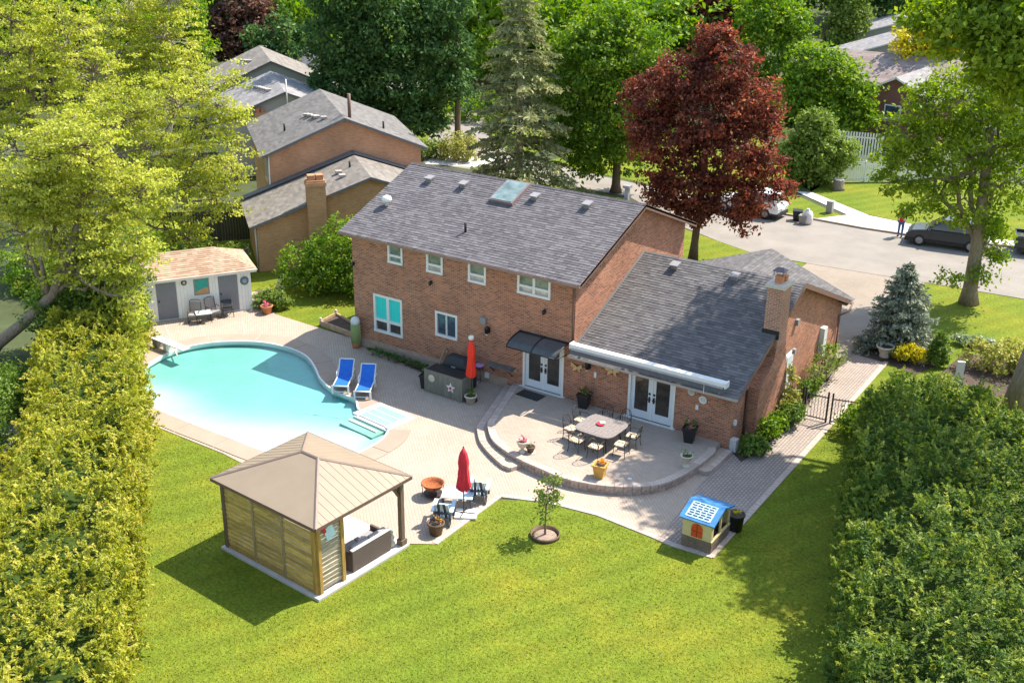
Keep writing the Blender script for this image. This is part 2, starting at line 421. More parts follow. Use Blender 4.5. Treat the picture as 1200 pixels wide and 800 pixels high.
GLASSG = glassmat('tree_reflection_pane', (0.19, 0.235, 0.205), 0.12)  # grey-green colour stands in for reflected trees over a light curtain
GLASSW = glassmat('curtained_pane', (0.50, 0.44, 0.42), 0.15)
GLASSB = glassmat('blue_black_pane', (0.045, 0.07, 0.105), 0.08)
GLASSD = glassmat('door_glass', (0.05, 0.042, 0.038), 0.1)
TEAL = mat('teal_blind', (0.03, 0.60, 0.56), 0.6, 0.08, 2, stretch=(12, 12, 0.5))
SKYGL = glassmat('skylight_glass', (0.17, 0.235, 0.23), 0.15)
CANOPY = mat('smoked_polycarbonate', (0.075, 0.08, 0.085), 0.25, 0.25, 1.2)
ALU = mat('grey_aluminium', (0.52, 0.50, 0.48), 0.45, 0.06, 8, metal=0.2)
GALV = mat('galvanised_vent', (0.235, 0.225, 0.235), 0.6, 0.1, 9)
BARK = mat('grey_bark', (0.22, 0.175, 0.13), 0.95, 0.4, 5, 0.8, 16, stretch=(3, 3, 0.7))
BARKL = mat('pale_bark', (0.40, 0.36, 0.31), 0.95, 0.3, 5, 0.5, 16, stretch=(2, 2, 0.7))
BARKD = mat('dark_bark', (0.12, 0.085, 0.055), 0.95, 0.35, 5, 0.8, 16, stretch=(3, 3, 0.7))
PLAYB = mat('blue_play_plastic', (0.04, 0.18, 0.40), 0.5, 0.2, 3)
PLAYL = mat('light_blue_play_plastic', (0.42, 0.60, 0.80), 0.45, 0.06, 3)
PLAYC = mat('cream_play_plastic', (0.56, 0.46, 0.24), 0.55, 0.08, 3)
PLAYS = mat('stone_play_plastic', (0.17, 0.125, 0.095), 0.75, 0.25, 7, 0.5, 20)
PLAYR = mat('red_play_plastic', (0.56, 0.07, 0.02), 0.5, 0.1, 4)
CARW = mat('white_car_paint', (0.72, 0.73, 0.74), 0.2, 0.02, 3)
CARB = mat('black_car_paint', (0.03, 0.033, 0.04), 0.2, 0.15, 3)
TYRE = mat('tyre_rubber', (0.02, 0.02, 0.02), 0.85, 0.2, 9)
LAMPR = mat('red_lens', (0.5, 0.02, 0.02), 0.2, 0.1, 5)
LAMPW = mat('clear_lens', (0.7, 0.7, 0.68), 0.15, 0.05, 5)
SKIN = mat('skin', (0.50, 0.30, 0.21), 0.6, 0.08, 9)
JEANS = mat('blue_jeans', (0.10, 0.155, 0.30), 0.85, 0.15, 20)
DARKTOP = mat('navy_top', (0.025, 0.035, 0.06), 0.85, 0.2, 12)
PINK = mat('pink_petal', (0.75, 0.16, 0.25), 0.6, 0.3, 20)
PURPLE = mat('lilac_vinyl', (0.50, 0.32, 0.62), 0.5, 0.08, 6)
GREYFENCE = mat('dark_weathered_fence', (0.065, 0.055, 0.055), 0.9, 0.3, 4, stretch=(6, 6, 0.6))
SIDING = mat('grey_siding', (0.34, 0.335, 0.33), 0.7, 0.08, 3, stretch=(0.3, 0.3, 9))
CACTUS = mat('ribbed_green_planter', (0.17, 0.24, 0.07), 0.7, 0.25, 4, stretch=(22, 22, 0.3), col2=(0.33, 0.38, 0.17))

SH_MAIN = shinglemat('slate_shingle', (0.095, 0.088, 0.099), (0.13, 0.122, 0.133), (0.168, 0.159, 0.170))
SH_LOW = shinglemat('grey_shingle', (0.09, 0.086, 0.092), (0.122, 0.117, 0.122), (0.158, 0.152, 0.156))
SH_BROWN = shinglemat('brown_shingle', (0.115, 0.109, 0.107), (0.15, 0.142, 0.138), (0.185, 0.175, 0.17))
SH_TAN = shinglemat('taupe_shingle', (0.15, 0.135, 0.122), (0.195, 0.177, 0.16), (0.24, 0.218, 0.198))
SH_GREY = shinglemat('pale_grey_shingle', (0.19, 0.182, 0.19), (0.24, 0.23, 0.236), (0.285, 0.274, 0.28))
SH_PINK = shinglemat('salmon_shingle', (0.29, 0.185, 0.125), (0.385, 0.265, 0.185), (0.46, 0.34, 0.25))
SH_MAUVE = shinglemat('mauve_shingle', (0.22, 0.17, 0.16), (0.27, 0.215, 0.20), (0.32, 0.258, 0.24))

L_LOCUST = leafmat('honey_locust_leaf', [(0, (0.20, 0.26, 0.030)), (0.5, (0.42, 0.45, 0.065)), (1, (0.64, 0.62, 0.14))], 0.48)
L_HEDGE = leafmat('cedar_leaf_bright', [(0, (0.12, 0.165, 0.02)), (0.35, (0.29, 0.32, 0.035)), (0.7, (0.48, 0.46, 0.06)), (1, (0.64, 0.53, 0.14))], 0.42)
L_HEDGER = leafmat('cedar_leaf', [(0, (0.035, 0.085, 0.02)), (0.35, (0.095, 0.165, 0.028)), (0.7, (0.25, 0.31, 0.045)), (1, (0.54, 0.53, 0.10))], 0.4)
L_MAPLE = leafmat('maple_leaf', [(0, (0.055, 0.125, 0.012)), (0.5, (0.135, 0.24, 0.02)), (1, (0.34, 0.43, 0.05))], 0.45)
L_STREET = leafmat('open_tree_leaf', [(0, (0.09, 0.16, 0.015)), (0.5, (0.20, 0.29, 0.025)), (1, (0.42, 0.48, 0.06))], 0.5)
L_DARK = leafmat('dark_leaf', [(0, (0.035, 0.085, 0.026)), (0.6, (0.075, 0.15, 0.04)), (1, (0.19, 0.27, 0.06))], 0.38)
L_LIGHT = leafmat('light_green_leaf', [(0, (0.10, 0.16, 0.025)), (0.5, (0.18, 0.255, 0.045)), (1, (0.30, 0.36, 0.075))], 0.38)
L_RED = leafmat('red_maple_leaf', [(0, (0.065, 0.023, 0.02)), (0.45, (0.155, 0.048, 0.036)), (0.8, (0.37, 0.105, 0.058)), (1, (0.60, 0.29, 0.16))], 0.46)
L_CHERRY = leafmat('bronze_cherry_leaf', [(0, (0.08, 0.04, 0.036)), (0.6, (0.17, 0.085, 0.06)), (1, (0.40, 0.21, 0.13))], 0.35)
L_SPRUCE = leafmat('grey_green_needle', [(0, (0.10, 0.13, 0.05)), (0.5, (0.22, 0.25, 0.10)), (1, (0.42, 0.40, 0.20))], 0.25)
L_BLUES = leafmat('blue_spruce_needle', [(0, (0.10, 0.125, 0.085)), (0.5, (0.20, 0.235, 0.175)), (1, (0.40, 0.42, 0.31))], 0.15)
L_GOLD = leafmat('golden_leaf', [(0, (0.30, 0.27, 0.012)), (0.5, (0.55, 0.47, 0.02)), (1, (0.70, 0.60, 0.06))], 0.35)
L_SHRUB = leafmat('shrub_leaf', [(0, (0.05, 0.105, 0.015)), (0.5, (0.12, 0.20, 0.03)), (1, (0.24, 0.32, 0.05))], 0.35)
L_CHART = leafmat('chartreuse_leaf', [(0, (0.20, 0.22, 0.05)), (0.5, (0.36, 0.36, 0.085)), (1, (0.52, 0.48, 0.15))], 0.35)
L_GRASSB = leafmat('grass_blade', [(0, (0.125, 0.165, 0.017)), (0.5, (0.15, 0.185, 0.019)), (1, (0.20, 0.215, 0.028))], 0.35)
L_FLOWER = leafmat('petals', [(0, (0.70, 0.05, 0.10)), (0.5, (0.75, 0.20, 0.30)), (1, (0.8, 0.35, 0.40))], 0.3)

# ------------------------------------------------------------------ generators
FWD = np.array([math.sin(YAW), math.cos(YAW), 0.0])
RGT = np.array([math.cos(YAW), -math.sin(YAW), 0.0])

def unit(a): return a/np.maximum(np.linalg.norm(a, axis=-1, keepdims=True), 1e-9)

def quads_at(C, bias, L, W, g, tdir=None):
    """rhombic leaves at C with normals scattered round bias"""
    N = len(C)
    nrm = unit(g.normal(size=(N, 3)) + bias)
    t = g.normal(size=(N, 3)) if tdir is None else tdir + g.normal(size=(N, 3))*0.35
    t = unit(t - nrm*(t*nrm).sum(1, keepdims=True))
    s_ = np.cross(nrm, t)
    L = np.asarray(L).reshape(-1, 1); W = np.asarray(W).reshape(-1, 1)
    V = np.empty((N, 4, 3))
    V[:, 0] = C - t*L*0.5
    V[:, 1] = C + s_*W*0.5 + t*L*0.05
    V[:, 2] = C + t*L*0.5 - nrm*L*0.12
    V[:, 3] = C - s_*W*0.5 + t*L*0.05
    return V.reshape(-1, 3)

def crown_mesh(name, blobs, m, n_clump, per, leaf, cr, seed, flat=0.6, shell=0.5, up=0.7, aspect=0.62, cvar=0.55, rough=0.24):
    g = np.random.default_rng(seed)
    B = np.array([b[:4] for b in blobs], float)
    p = B[:, 3]**2; p /= p.sum()
    k = g.choice(len(B), n_clump, p=p)
    d = unit(g.normal(size=(n_clump, 3)) + np.array([0, 0, 0.15]))
    rad = B[k, 3:4]*(shell + (1-shell)*g.random((n_clump, 1))**0.7)*(1-rough*.5+rough*g.random((n_clump, 1)))
    c = B[k, :3] + d*rad*np.array([1, 1, 0.88])
    c[:, 2] = np.maximum(c[:, 2], 0.25)
    ci = np.repeat(np.arange(n_clump), per)
    crr = cr*(0.6+0.8*g.random((n_clump, 1)))
    off = g.normal(size=(n_clump*per, 3))*np.array([0.46, 0.46, 0.46*flat])*crr[ci]
    C = c[ci] + off
    C[:, 2] = np.maximum(C[:, 2], 0.05)
    bias = d[ci]*0.7 + np.array([0, 0, up])
    L = leaf*(0.7+0.6*g.random(len(C)))
    V = quads_at(C, bias, L, L*aspect, g)
    cv = g.random(n_clump)
    rnd = np.clip(cvar*cv[ci] + (1-cvar)*g.random(len(C)), 0, 1)
    F = np.arange(len(V)).reshape(-1, 4)
    return np_mesh(name, V, F, m, rnd), c

def wig(a, b, n, amp, g):
    a = np.array(a, float); b = np.array(b, float)
    t = np.linspace(0, 1, n)[:, None]
    P = a+(b-a)*t
    P[1:-1] += g.normal(size=(n-2, 3))*amp
    return P

def limbs_mesh(name, m, trunk, r0, r1, targets, clumps, seed, limb_r=0.4, twigs=60, twig_r=0.02, nseg=8):
    """trunk: list of points; limbs spring from its upper part towards blob centres, twigs on to the leaf clumps"""
    g = np.random.default_rng(seed)
    mb = MB()
    T = np.array(trunk, float)
    tt = np.linspace(0, 1, len(T))
    rr = r0 + (r1-r0)*tt
    rr[0] *= 1.3
    mb.tube(T, list(rr), nseg)
    ends = []
    for q in targets:
        q = np.array(q[:3], float)
        f = g.uniform(0.45, 0.95)
        a = np.array([np.interp(f, tt, T[:, i]) for i in range(3)])
        ra = np.interp(f, tt, rr)*limb_r/0.5*0.62
        mid = (a+q)/2 + np.array([0, 0, -0.06*np.linalg.norm(q-a)])
        P = np.vstack([wig(a, mid, 3, 0.10*np.linalg.norm(q-a)*0.4, g), wig(mid, q, 4, 0.06*np.linalg.norm(q-a), g)[1:]])
        mb.tube(P, list(np.linspace(ra, max(ra*0.25, 0.015), len(P))), 6)
        ends.append(P)
    if clumps is not None and ends:
        allp = np.vstack(ends)
        for i in g.choice(len(clumps), min(twigs, len(clumps)), replace=False):
            c = clumps[i]
            j = np.argmin(((allp-c)**2).sum(1) + g.random(len(allp))*2)
            P = wig(allp[j], c, 4, 0.12, g)
            mb.tube(P, [twig_r*2.2, twig_r*1.6, twig_r, twig_r*0.6], 4, caps=False)
    return mb.mesh(name, m)

def off_blobs(bl):
    return [(b[0]+FWD[0]*b[4], b[1]+FWD[1]*b[4], b[2], b[3]) for b in bl]

def tree(name, label, cat, base, trunk, r0, blobs, m, bark, n_clump, per, leaf, cr, seed, group=None, twigs=60, flat=0.6, shell=0.5, r1=None, limb_r=0.4, twig_r=0.02, up=0.7, cvar=0.55, limbs=None, rough=0.24):
    base = np.array(base, float)
    t = thing(name, label, cat, tuple(base), 0, group)
    bl = [(b[0]-base[0], b[1]-base[1], b[2]-base[2], b[3]) for b in off_blobs(blobs)]
    cm, cl = crown_mesh('crown', bl, m, n_clump, per, leaf, cr, seed, flat, shell, up, cvar=cvar, rough=rough)
    T = [np.array(p, float)-base for p in trunk]
    tm = limbs_mesh('trunk', bark, T, r0, r1 if r1 else r0*0.4, (bl if limbs is None else [bl[i] for i in limbs]), cl, seed, limb_r, twigs, twig_r)
    link('trunk', tm, t); link('crown', cm, t)
    return t

def std_trunk(base, h, lean=(0, 0)):
    b = np.array(base, float)
    return [b+np.array([lean[0]*s_**1.5, lean[1]*s_**1.5, h*s_]) for s_ in (0, 0.08, 0.3, 0.55, 0.8, 1.0)]

def conifer(name, label, base, h, r0, m, bark, seed, whorls, nb, sprig, L, W, droop=0.25, group=None, z0=0.04, trunk_r=0.2, gap=0.0, power=1.0, cat='conifer', bare=0.15):
    g = np.random.default_rng(seed)
    t = thing(name, label, cat, base, 0, group)
    mb = MB()
    mb.tube([(0, 0, -0.1), (0.02, 0.02, h*0.3), (-0.03, 0.03, h*0.7), (0, 0, h*0.985)], [trunk_r*1.2, trunk_r, trunk_r*0.5, 0.015], 7)
    Cs, Bs, Ts, Rn = [], [], [], []
    for wv in range(whorls):
        f = z0 + (1-z0)*(wv/whorls)
        z = f*h
        rw = r0*((1-f)**power)*(0.82+0.36*g.random())
        a0 = g.random()*6.283
        for k in range(nb):
            if g.random() < gap: continue
            a = a0 + 6.283*k/nb + g.normal()*0.22
            Lb = rw*(0.72+0.5*g.random())+0.12
            d = np.array([math.cos(a), math.sin(a), 0])
            zz = z + g.normal()*h/whorls*0.5
            lift = 0.25*(f-0.35)
            tip = d*Lb + np.array([0, 0, zz + Lb*(lift-droop)])
            mid = d*Lb*0.5 + np.array([0, 0, zz + Lb*(lift*0.5-droop*0.3)])
            mb.tube([(0, 0, zz), mid, tip], [0.012+trunk_r*0.14*(1-f), 0.012, 0.005], 4, caps=False)
            ns = max(5, int(sprig*Lb/r0))
            s_ = bare + (1-bare)*g.random(ns)**0.75
            P = np.where(s_[:, None] < 0.5, np.array([0, 0, zz])+(mid-np.array([0, 0, zz]))*(s_[:, None]*2), mid+(tip-mid)*(s_[:, None]*2-1))
            side = np.array([-d[1], d[0], 0])
            lat = g.normal(size=ns)*0.30*Lb*(1.12-s_)
            P = P + side*lat[:, None] + g.normal(size=(ns, 3))*np.array([0.04, 0.04, 0.05])
            P[:, 2] -= np.abs(lat)*0.25
            Cs.append(P); Bs.append(np.tile(np.array([0, 0, 1.3])+d*0.25, (ns, 1)))
            Ts.append(d*0.8 + side*np.sign(lat)[:, None]*0.7 + np.array([0, 0, -0.25]))
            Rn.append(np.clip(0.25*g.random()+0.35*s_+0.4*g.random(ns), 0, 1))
    C = np.vstack(Cs); B_ = np.vstack(Bs); T_ = np.vstack(Ts)
    LL = L*(0.6+0.8*g.random(len(C)))
    V = quads_at(C, B_, LL, LL*W, g, T_)
    link('trunk', mb.mesh('trunk', bark), t)
    link('needles', np_mesh('needles', V, np.arange(len(V)).reshape(-1, 4), m, np.concatenate(Rn)), t)
    return t

def bush(name, label, base, blobs, m, n, leaf, seed, group=None, cat='shrub', cr=0.18, per=14, stems=9, flat=0.8, up=0.6, shell=0.6):
    """blobs relative to base"""
    t = thing(name, label, cat, base, 0, group)
    cm, cl = crown_mesh('foliage', blobs, m, max(4, n//per), per, leaf, cr, seed, flat, shell, up)
    g = np.random.default_rng(seed)
    mb = MB()
    for i in g.choice(len(cl), min(stems, len(cl)), replace=False):
        c = cl[i]
        mb.tube(wig((c[0]*0.25, c[1]*0.25, 0), c, 4, 0.04, g), [0.018, 0.014, 0.01, 0.006], 4, caps=False)
    link('stem', mb.mesh('stem', BARKD), t)
    link('foliage', cm, t)
    return t

def lerp(a, b, t): return a+(b-a)*t

def shingle_mesh(quads, m, expo=0.145, w=0.31, th=0.014, seed=1):
    g = np.random.default_rng(seed)
    VV, RN = [], []
    for q in quads:
        e0, e1, r1, r0 = [np.array(p, float) for p in q]
        nrm = unit(np.cross(e1-e0, r0-e0)[None])[0]
        Ls = np.linalg.norm((r0+r1)/2-(e0+e1)/2)
        rows = max(1, int(round(Ls/expo)))
        rowtone = g.random(rows)
        for i in range(rows):
            t0, t1 = i/rows - (0.35/rows if i == 0 else 0.0), min(1.0, (i+1.12)/rows)
            a0, a1 = lerp(e0, r0, t0), lerp(e1, r1, t0)
            b0, b1 = lerp(e0, r0, t1), lerp(e1, r1, t1)
            ln = np.linalg.norm(a1-a0)
            if ln < 0.1: continue
            x = -g.random()*w
            while x < ln:
                ww = w*(0.55+0.9*g.random())
                u0, u1 = max(0, x)/ln, min(ln, x+ww-0.006)/ln
                x += ww
                if u1-u0 < 0.004: continue
                h_ = min(0.003, th*.6)+th*(0.5+0.9*g.random())
                A, B_ = lerp(a0, a1, u0), lerp(a0, a1, u1)
                Cc, Dd = lerp(b0, b1, u1), lerp(b0, b1, u0)
                P = [A+nrm*(h_+0.002), B_+nrm*(h_+0.002), Cc+nrm*0.001, Dd+nrm*0.001, A+nrm*0.0005, B_+nrm*0.0005]
                VV.append(P); RN.append(np.clip(0.85*g.random()+0.15*rowtone[i], 0, 1))
    V = np.array(VV).reshape(-1, 3)
    n = len(VV)
    k = (np.arange(n)*6)[:, None]
    F = np.stack([k+np.array([0, 1, 2, 3]), k+np.array([4, 5, 1, 0])], 1).reshape(-1, 4)
    return np_mesh('shingles', V, F, m, np.repeat(np.array(RN), 2))

class WF:
    """frame on a wall: u along the wall, z up, d outwards"""
    def __init__(s, o, u):
        s.o = Vector(o); s.u = Vector(u).normalized(); s.n = s.u.cross(Vector((0, 0, 1)))
    def P(s, u, z, d=0.0): return s.o + s.u*u + Vector((0, 0, z)) + s.n*d
    def box(s, mb, u0, u1, z0, z1, d0, d1, m=0):
        V = [s.P(u, z, d) for d in (d0, d1) for u, z in ((u0, z0), (u1, z0), (u1, z1), (u0, z1))]
        mb.add(V, [(0, 3, 2, 1), (4, 5, 6, 7), (0, 1, 5, 4), (1, 2, 6, 5), (2, 3, 7, 6), (3, 0, 4, 7)], m)
        return mb
    def wall(s, mb, u0, u1, z0, z1, holes=(), depth=0.12, m=0):
        us = sorted({u0, u1, *[h[0] for h in holes], *[h[1] for h in holes]})
        zs = sorted({z0, z1, *[h[2] for h in holes], *[h[3] for h in holes]})
        for a, b in zip(us, us[1:]):
            for c, d in zip(zs, zs[1:]):
                mu, mz = (a+b)/2, (c+d)/2
                if any(h[0] < mu < h[1] and h[2] < mz < h[3] for h in holes): continue
                mb.add([s.P(a, c), s.P(b, c), s.P(b, d), s.P(a, d)], [(0, 1, 2, 3)], m)
        for h in holes:
            a, b, c, d = h
            for (p, q) in (((a, c), (b, c)), ((b, c), (b, d)), ((b, d), (a, d)), ((a, d), (a, c))):
                mb.add([s.P(p[0], p[1]), s.P(q[0], q[1]), s.P(q[0], q[1], -depth), s.P(p[0], p[1], -depth)], [(3, 2, 1, 0)], m)
        return mb

def window(parent, wf, u0, u1, z0, z1, panes, label=None, fw=0.085, out=0.025, rec=0.10, bars=()):
    """panes: (u0,u1,z0,z1,material) fractions of the opening"""
    mb = MB()
    wf.box(mb, u0, u1, z1-fw, z1, -rec, out); wf.box(mb, u0, u1, z0, z0+fw, -rec, out+0.02)
    wf.box(mb, u0, u0+fw, z0+fw, z1-fw, -rec, out); wf.box(mb, u1-fw, u1, z0+fw, z1-fw, -rec, out)
    W_, H_ = u1-u0-2*fw, z1-z0-2*fw
    for b in bars:          # ('v'|'h', fraction, width)
        if b[0] == 'v':
            c = u0+fw+W_*b[1]; wf.box(mb, c-b[2]/2, c+b[2]/2, z0+fw, z1-fw, -rec+0.02, out-0.008)
        else:
            c = z0+fw+H_*b[1]; wf.box(mb, u0+fw, u1-fw, c-b[2]/2, c+b[2]/2, -rec+0.03, out-0.012)
    f = mb.build('window', WHITE, parent)
    if label: f['label'] = label
    for p in panes:
        q = MB()
        wf.box(q, u0+fw+W_*p[0], u0+fw+W_*p[1], z0+fw+H_*p[2], z0+fw+H_*p[3], -rec+0.01, -rec+0.035 + (0.003 if p[0] > 0 else 0) + (0.006 if p[2] > 0 else 0))
        q.build('pane', p[4], f)
    return f

def inside(P, poly):
    x, y = P[:, 0], P[:, 1]; r_ = np.zeros(len(P), bool)
    n = len(poly)
    for i in range(n):
        x0, y0 = poly[i]; x1, y1 = poly[(i+1) % n]
        c = ((y0 > y) != (y1 > y)) & (x < (x1-x0)*(y-y0)/((y1-y0) if y1 != y0 else 1e-9)+x0)
        r_ ^= c
    return r_

def sheet(name, outer, z, m, holes=(), kind='structure', parent=None, sub=None):
    bm = bmesh.new()
    es = []
    for lp in [outer, *holes]:
        vs_ = [bm.verts.new((p[0], p[1], z)) for p in lp]
        es += [bm.edges.new((vs_[i], vs_[(i+1) % len(vs_)])) for i in range(len(vs_))]
    bmesh.ops.triangle_fill(bm, edges=es, use_beauty=True)
    bmesh.ops.recalc_face_normals(bm, faces=bm.faces)
    if sum(f.normal.z for f in bm.faces) < 0: bmesh.ops.reverse_faces(bm, faces=bm.faces)
    me = bpy.data.meshes.new(name); bm.to_mesh(me); bm.free()
    me.materials.append(m); set_uv(me)
    return link(name, me, parent, kind)

def catmull(P, k=6):
    P = [np.array(p[:2], float) for p in P]; n = len(P); out = []
    for i in range(n):
        a, b, c, d = P[i-1], P[i], P[(i+1) % n], P[(i+2) % n]
        for j in range(k):
            t = j/k
            out.append(0.5*((2*b)+(c-a)*t+(2*a-5*b+4*c-d)*t*t+(3*b-a-3*c+d)*t**3))
    return out

def resample(P, step):
    P = np.array(P); Q_ = np.vstack([P, P[:1]]); d = np.linalg.norm(np.diff(Q_, axis=0), axis=1); s_ = np.concatenate([[0], np.cumsum(d)])
    n = int(s_[-1]/step); t = np.arange(n)*s_[-1]/n
    return np.stack([np.interp(t, s_, Q_[:, 0]), np.interp(t, s_, Q_[:, 1])], 1)

def offset(P, dist):
    P = np.array(P); nx = np.roll(P, -1, 0)-np.roll(P, 1, 0)
    nn = np.stack([nx[:, 1], -nx[:, 0]], 1); nn /= np.linalg.norm(nn, axis=1, keepdims=True)
    A = 0.5*np.sum(P[:, 0]*np.roll(P[:, 1], -1)-np.roll(P[:, 0], -1)*P[:, 1])
    return P + nn*dist*(1 if A > 0 else -1)

def gable_roof(parent, name, x0, x1, y0, y1, ze, zr, axis, m, trim, th=0.14, sh=True, seed=1, expo=0.2, w=0.4, xm=None, both=True):
    """axis 'x': ridge along x. returns roof object (shingles as a stuff child)"""
    if axis == 'x':
        ym = (y0+y1)/2 if xm is None else xm
        A = [(x0, y0, ze), (x1, y0, ze), (x1, ym, zr), (x0, ym, zr)]
        B_ = [(x1, y1, ze), (x0, y1, ze), (x0, ym, zr), (x1, ym, zr)]
    else:
        mx = (x0+x1)/2 if xm is None else xm
        A = [(x0, y1, ze), (x0, y0, ze), (mx, y0, zr), (mx, y1, zr)]
        B_ = [(x1, y0, ze), (x1, y1, ze), (mx, y1, zr), (mx, y0, zr)]
    mb = MB(); mb.slab(A, th); mb.slab(B_, th)
    o = mb.build(name, trim, parent)
    s_ = link('shingles', shingle_mesh([A, B_] if both else [A], m, expo, w, th=.0008, seed=seed), o, 'stuff')
    return o

# ------------------------------------------------------------------ ground, pool, paving
pool_px = [(-17.248,-7.776,0), (-17.67,-6.92,0), (-17.882,-5.358,0), (-17.331,-3.975,0), (-16.39,-3.05,0), (-15.274,-2.437,0), (-13.903,-2.261,0), (-12.627,-2.5,0),
           (-11.462,-3.19,0), (-10.352,-4.007,0), (-8.999,-4.578,0), (-7.809,-4.69,0)]
pool_b = [(-5.575,-5.28,0), (-4.901,-6.015,0), (-4.538,-7.095,0), (-4.75, -8.9), (-5.6, -9.65), (-7.3, -10.02), (-9.5, -10.0), (-12.0, -9.98), (-14.1, -9.85), (-15.2, -9.4), (-16.4, -8.5)]
sm = catmull(pool_px + [(-7.0, -5.35), (-5.9, -5.55), (-5.15, -5.75)] + pool_b, 6)
POOL = resample(sm, 0.22)
if 0.5*np.sum(POOL[:, 0]*np.roll(POOL[:, 1], -1)-np.roll(POOL[:, 0], -1)*POOL[:, 1]) < 0: POOL = POOL[::-1]
COP = offset(POOL, 0.95)
HOLE = offset(POOL, 0.10)
HOLEL = [tuple(p) for p in HOLE]
STEP = [(-6.72, -5.62), (-4.92, -5.85), (-4.78, -4.68), (-6.50, -4.47)]     # step alcove of the pool

sheet('ground', [(-900, -300), (900, -300), (900, 1500), (-900, 1500)], -0.03, GROUND, [HOLEL])
LAWN = [(-13.4, -10.7), (-9.0, -10.75), (-4.5, -10.8), (-1.0, -10.5), (1.4, -8.2), (3.2, -7.0), (5.1, -6.7), (7.2, -6.8), (9.0, -6.6), (9.1, -2), (9.1, 4.6), (9.2, 13), (15, 16), (24, 4), (26, -20), (26, -60), (6, -60), (0.6, -23.0), (-6, -17.2)]
sheet('lawn', LAWN, -0.018, GRASS)
sheet('side_lawn', [(-19.729,1.439,0), (-17.519,0.609,0), (-14.154,0.471,0), (-11.7, 1.0), (-11.7, 10), (-19.5, 9.2)], -0.018, GRASS)
sheet('front_lawn', [(-30, 11), (0.9, 11.6), (0.9, 21.5), (1.5, 24.0), (-2.1, 24.05), (-4.7, 25.06), (-7.5, 26.2), (-14, 30.5), (-24, 30.5), (-33, 25), (-33, 14)], -0.018, GRASS)
sheet('side_front_lawn', [(9.3, 9), (9.6, 13.0), (8.2, 16.5), (7.75, 24.6), (12.1, 24.9), (20, 25.2), (50, 27), (50, 0), (24, 4), (16, 6)], -0.017, GRASS)
sheet('neighbour_lawn', [(-26, -2), (-20, 3), (-24, 8), (-31, 14), (-40, 8), (-34, 0)], -0.018, GRASS)
sheet('far_lawn', [(-24, 36.2), (-4.8, 33.6), (-1.9, 33.2), (0.3, 34.6), (-4.9, 38.4), (-5.2, 41), (-2.5, 44.5), (10, 47), (20, 46), (22, 37.2), (7, 36.2), (4, 38), (1.2, 40), (-4.2, 40), (-4, 52), (-24, 56)], -0.018, GRASS)
sheet('far_yard_lawn', [(-4.1, 39.5), (0.6, 36.4), (5.5, 35.6), (30, 37.5), (30, 52), (-4.5, 50)], -0.014, GRASS)
sheet('distant_lawn', [(-36, 34), (-26, 38), (-30, 46), (-44, 50), (-52, 44), (-42, 36)], -0.018, GRASS)

# street with kerbs
STR = [(60, 27.6), (12.2, 25.0), (7.75, 24.65), (1.3, 24.1), (-0.4, 24.06), (-2.1, 24.04), (-4.7, 25.06), (-7.5, 26.4), (-14, 31.0), (-24, 31.2), (-31.5, 30.5), (-48, 54), (-52, 52.5), (-58, 56), (-50, 62), (-40, 50), (-30, 38.5), (-24, 35.8), (-12, 34.0), (-4.5, 32.95), (-1.7, 32.95), (1.7, 32.8), (5.8, 33.1), (10.9, 34.4), (60, 38)]
sheet('street', STR, -0.010, STREET)
kb = MB()
for line in ([(-12, 34.0), (-4.5, 32.95), (-1.7, 32.95), (1.7, 32.8), (5.8, 33.1), (10.9, 34.4), (40, 36.5)],):
    for a, b in zip(line, line[1:]):
        d = np.array(b)-np.array(a); n_ = np.array([-d[1], d[0]])/np.linalg.norm(d)*0.16
        kb.prism([a, b, tuple(np.array(b)+n_), tuple(np.array(a)+n_)], -0.02, 0.10)
kb.build('kerb', CONC, None, 'structure')
sheet('pale_apron', [(-1.6, 33.12), (1.7, 32.98), (5.8, 33.28), (9.0, 34.0), (9.2, 35.8), (5.2, 35.5), (1.1, 36.1), (-4.0, 39.6), (-5.1, 39.2), (-0.1, 35.4)], 0.012, APRON)
sheet('far_sidewalk', [(9.2, 34.2), (60, 37.9), (60, 39.2), (9.2, 35.7)], 0.010, APRON)
sheet('driveway', [(1.0, 12.0), (7.3, 10.5), (8.2, 11.0), (8.35, 16.5), (7.75, 24.66), (1.3, 24.12)], -0.006, DRIVE)
q_ = MB(); q_.prism([(1.3, 24.02), (7.75, 24.56), (7.75, 24.62), (1.3, 24.08)], -.02, -.002); q_.build('driveway_seam', mat('tar_seam', (.09, .08, .07), .8), None, 'structure')
sheet('far_driveway', [(12.5, 35.9), (20, 36.4), (26, 62), (18, 62)], -0.006, STREET)
sheet('neighbour_path', [(-31.118,30.213,0), (-27.248,31.718,0), (-27.535,34.992,0), (-32.587,33.424,0)], -0.006, APRON)
sheet('neighbour_patio', [(-30, -7), (-24, -14), (-16.9, -13.4), (-14.2, -17.6), (-18, -22), (-40, -12)], -0.008, mat('grey_slabs', (0.42, 0.41, 0.42), 0.9, 0.12, 1.5))
sheet('neighbour_brick_path', [(-14.4, -17.7), (-12.5, -18.9), (-8.5, -23), (-13, -27), (-18, -22)], -0.006, mat('red_brick_path', (0.36, 0.19, 0.15), 0.9, 0.3, 1.2))

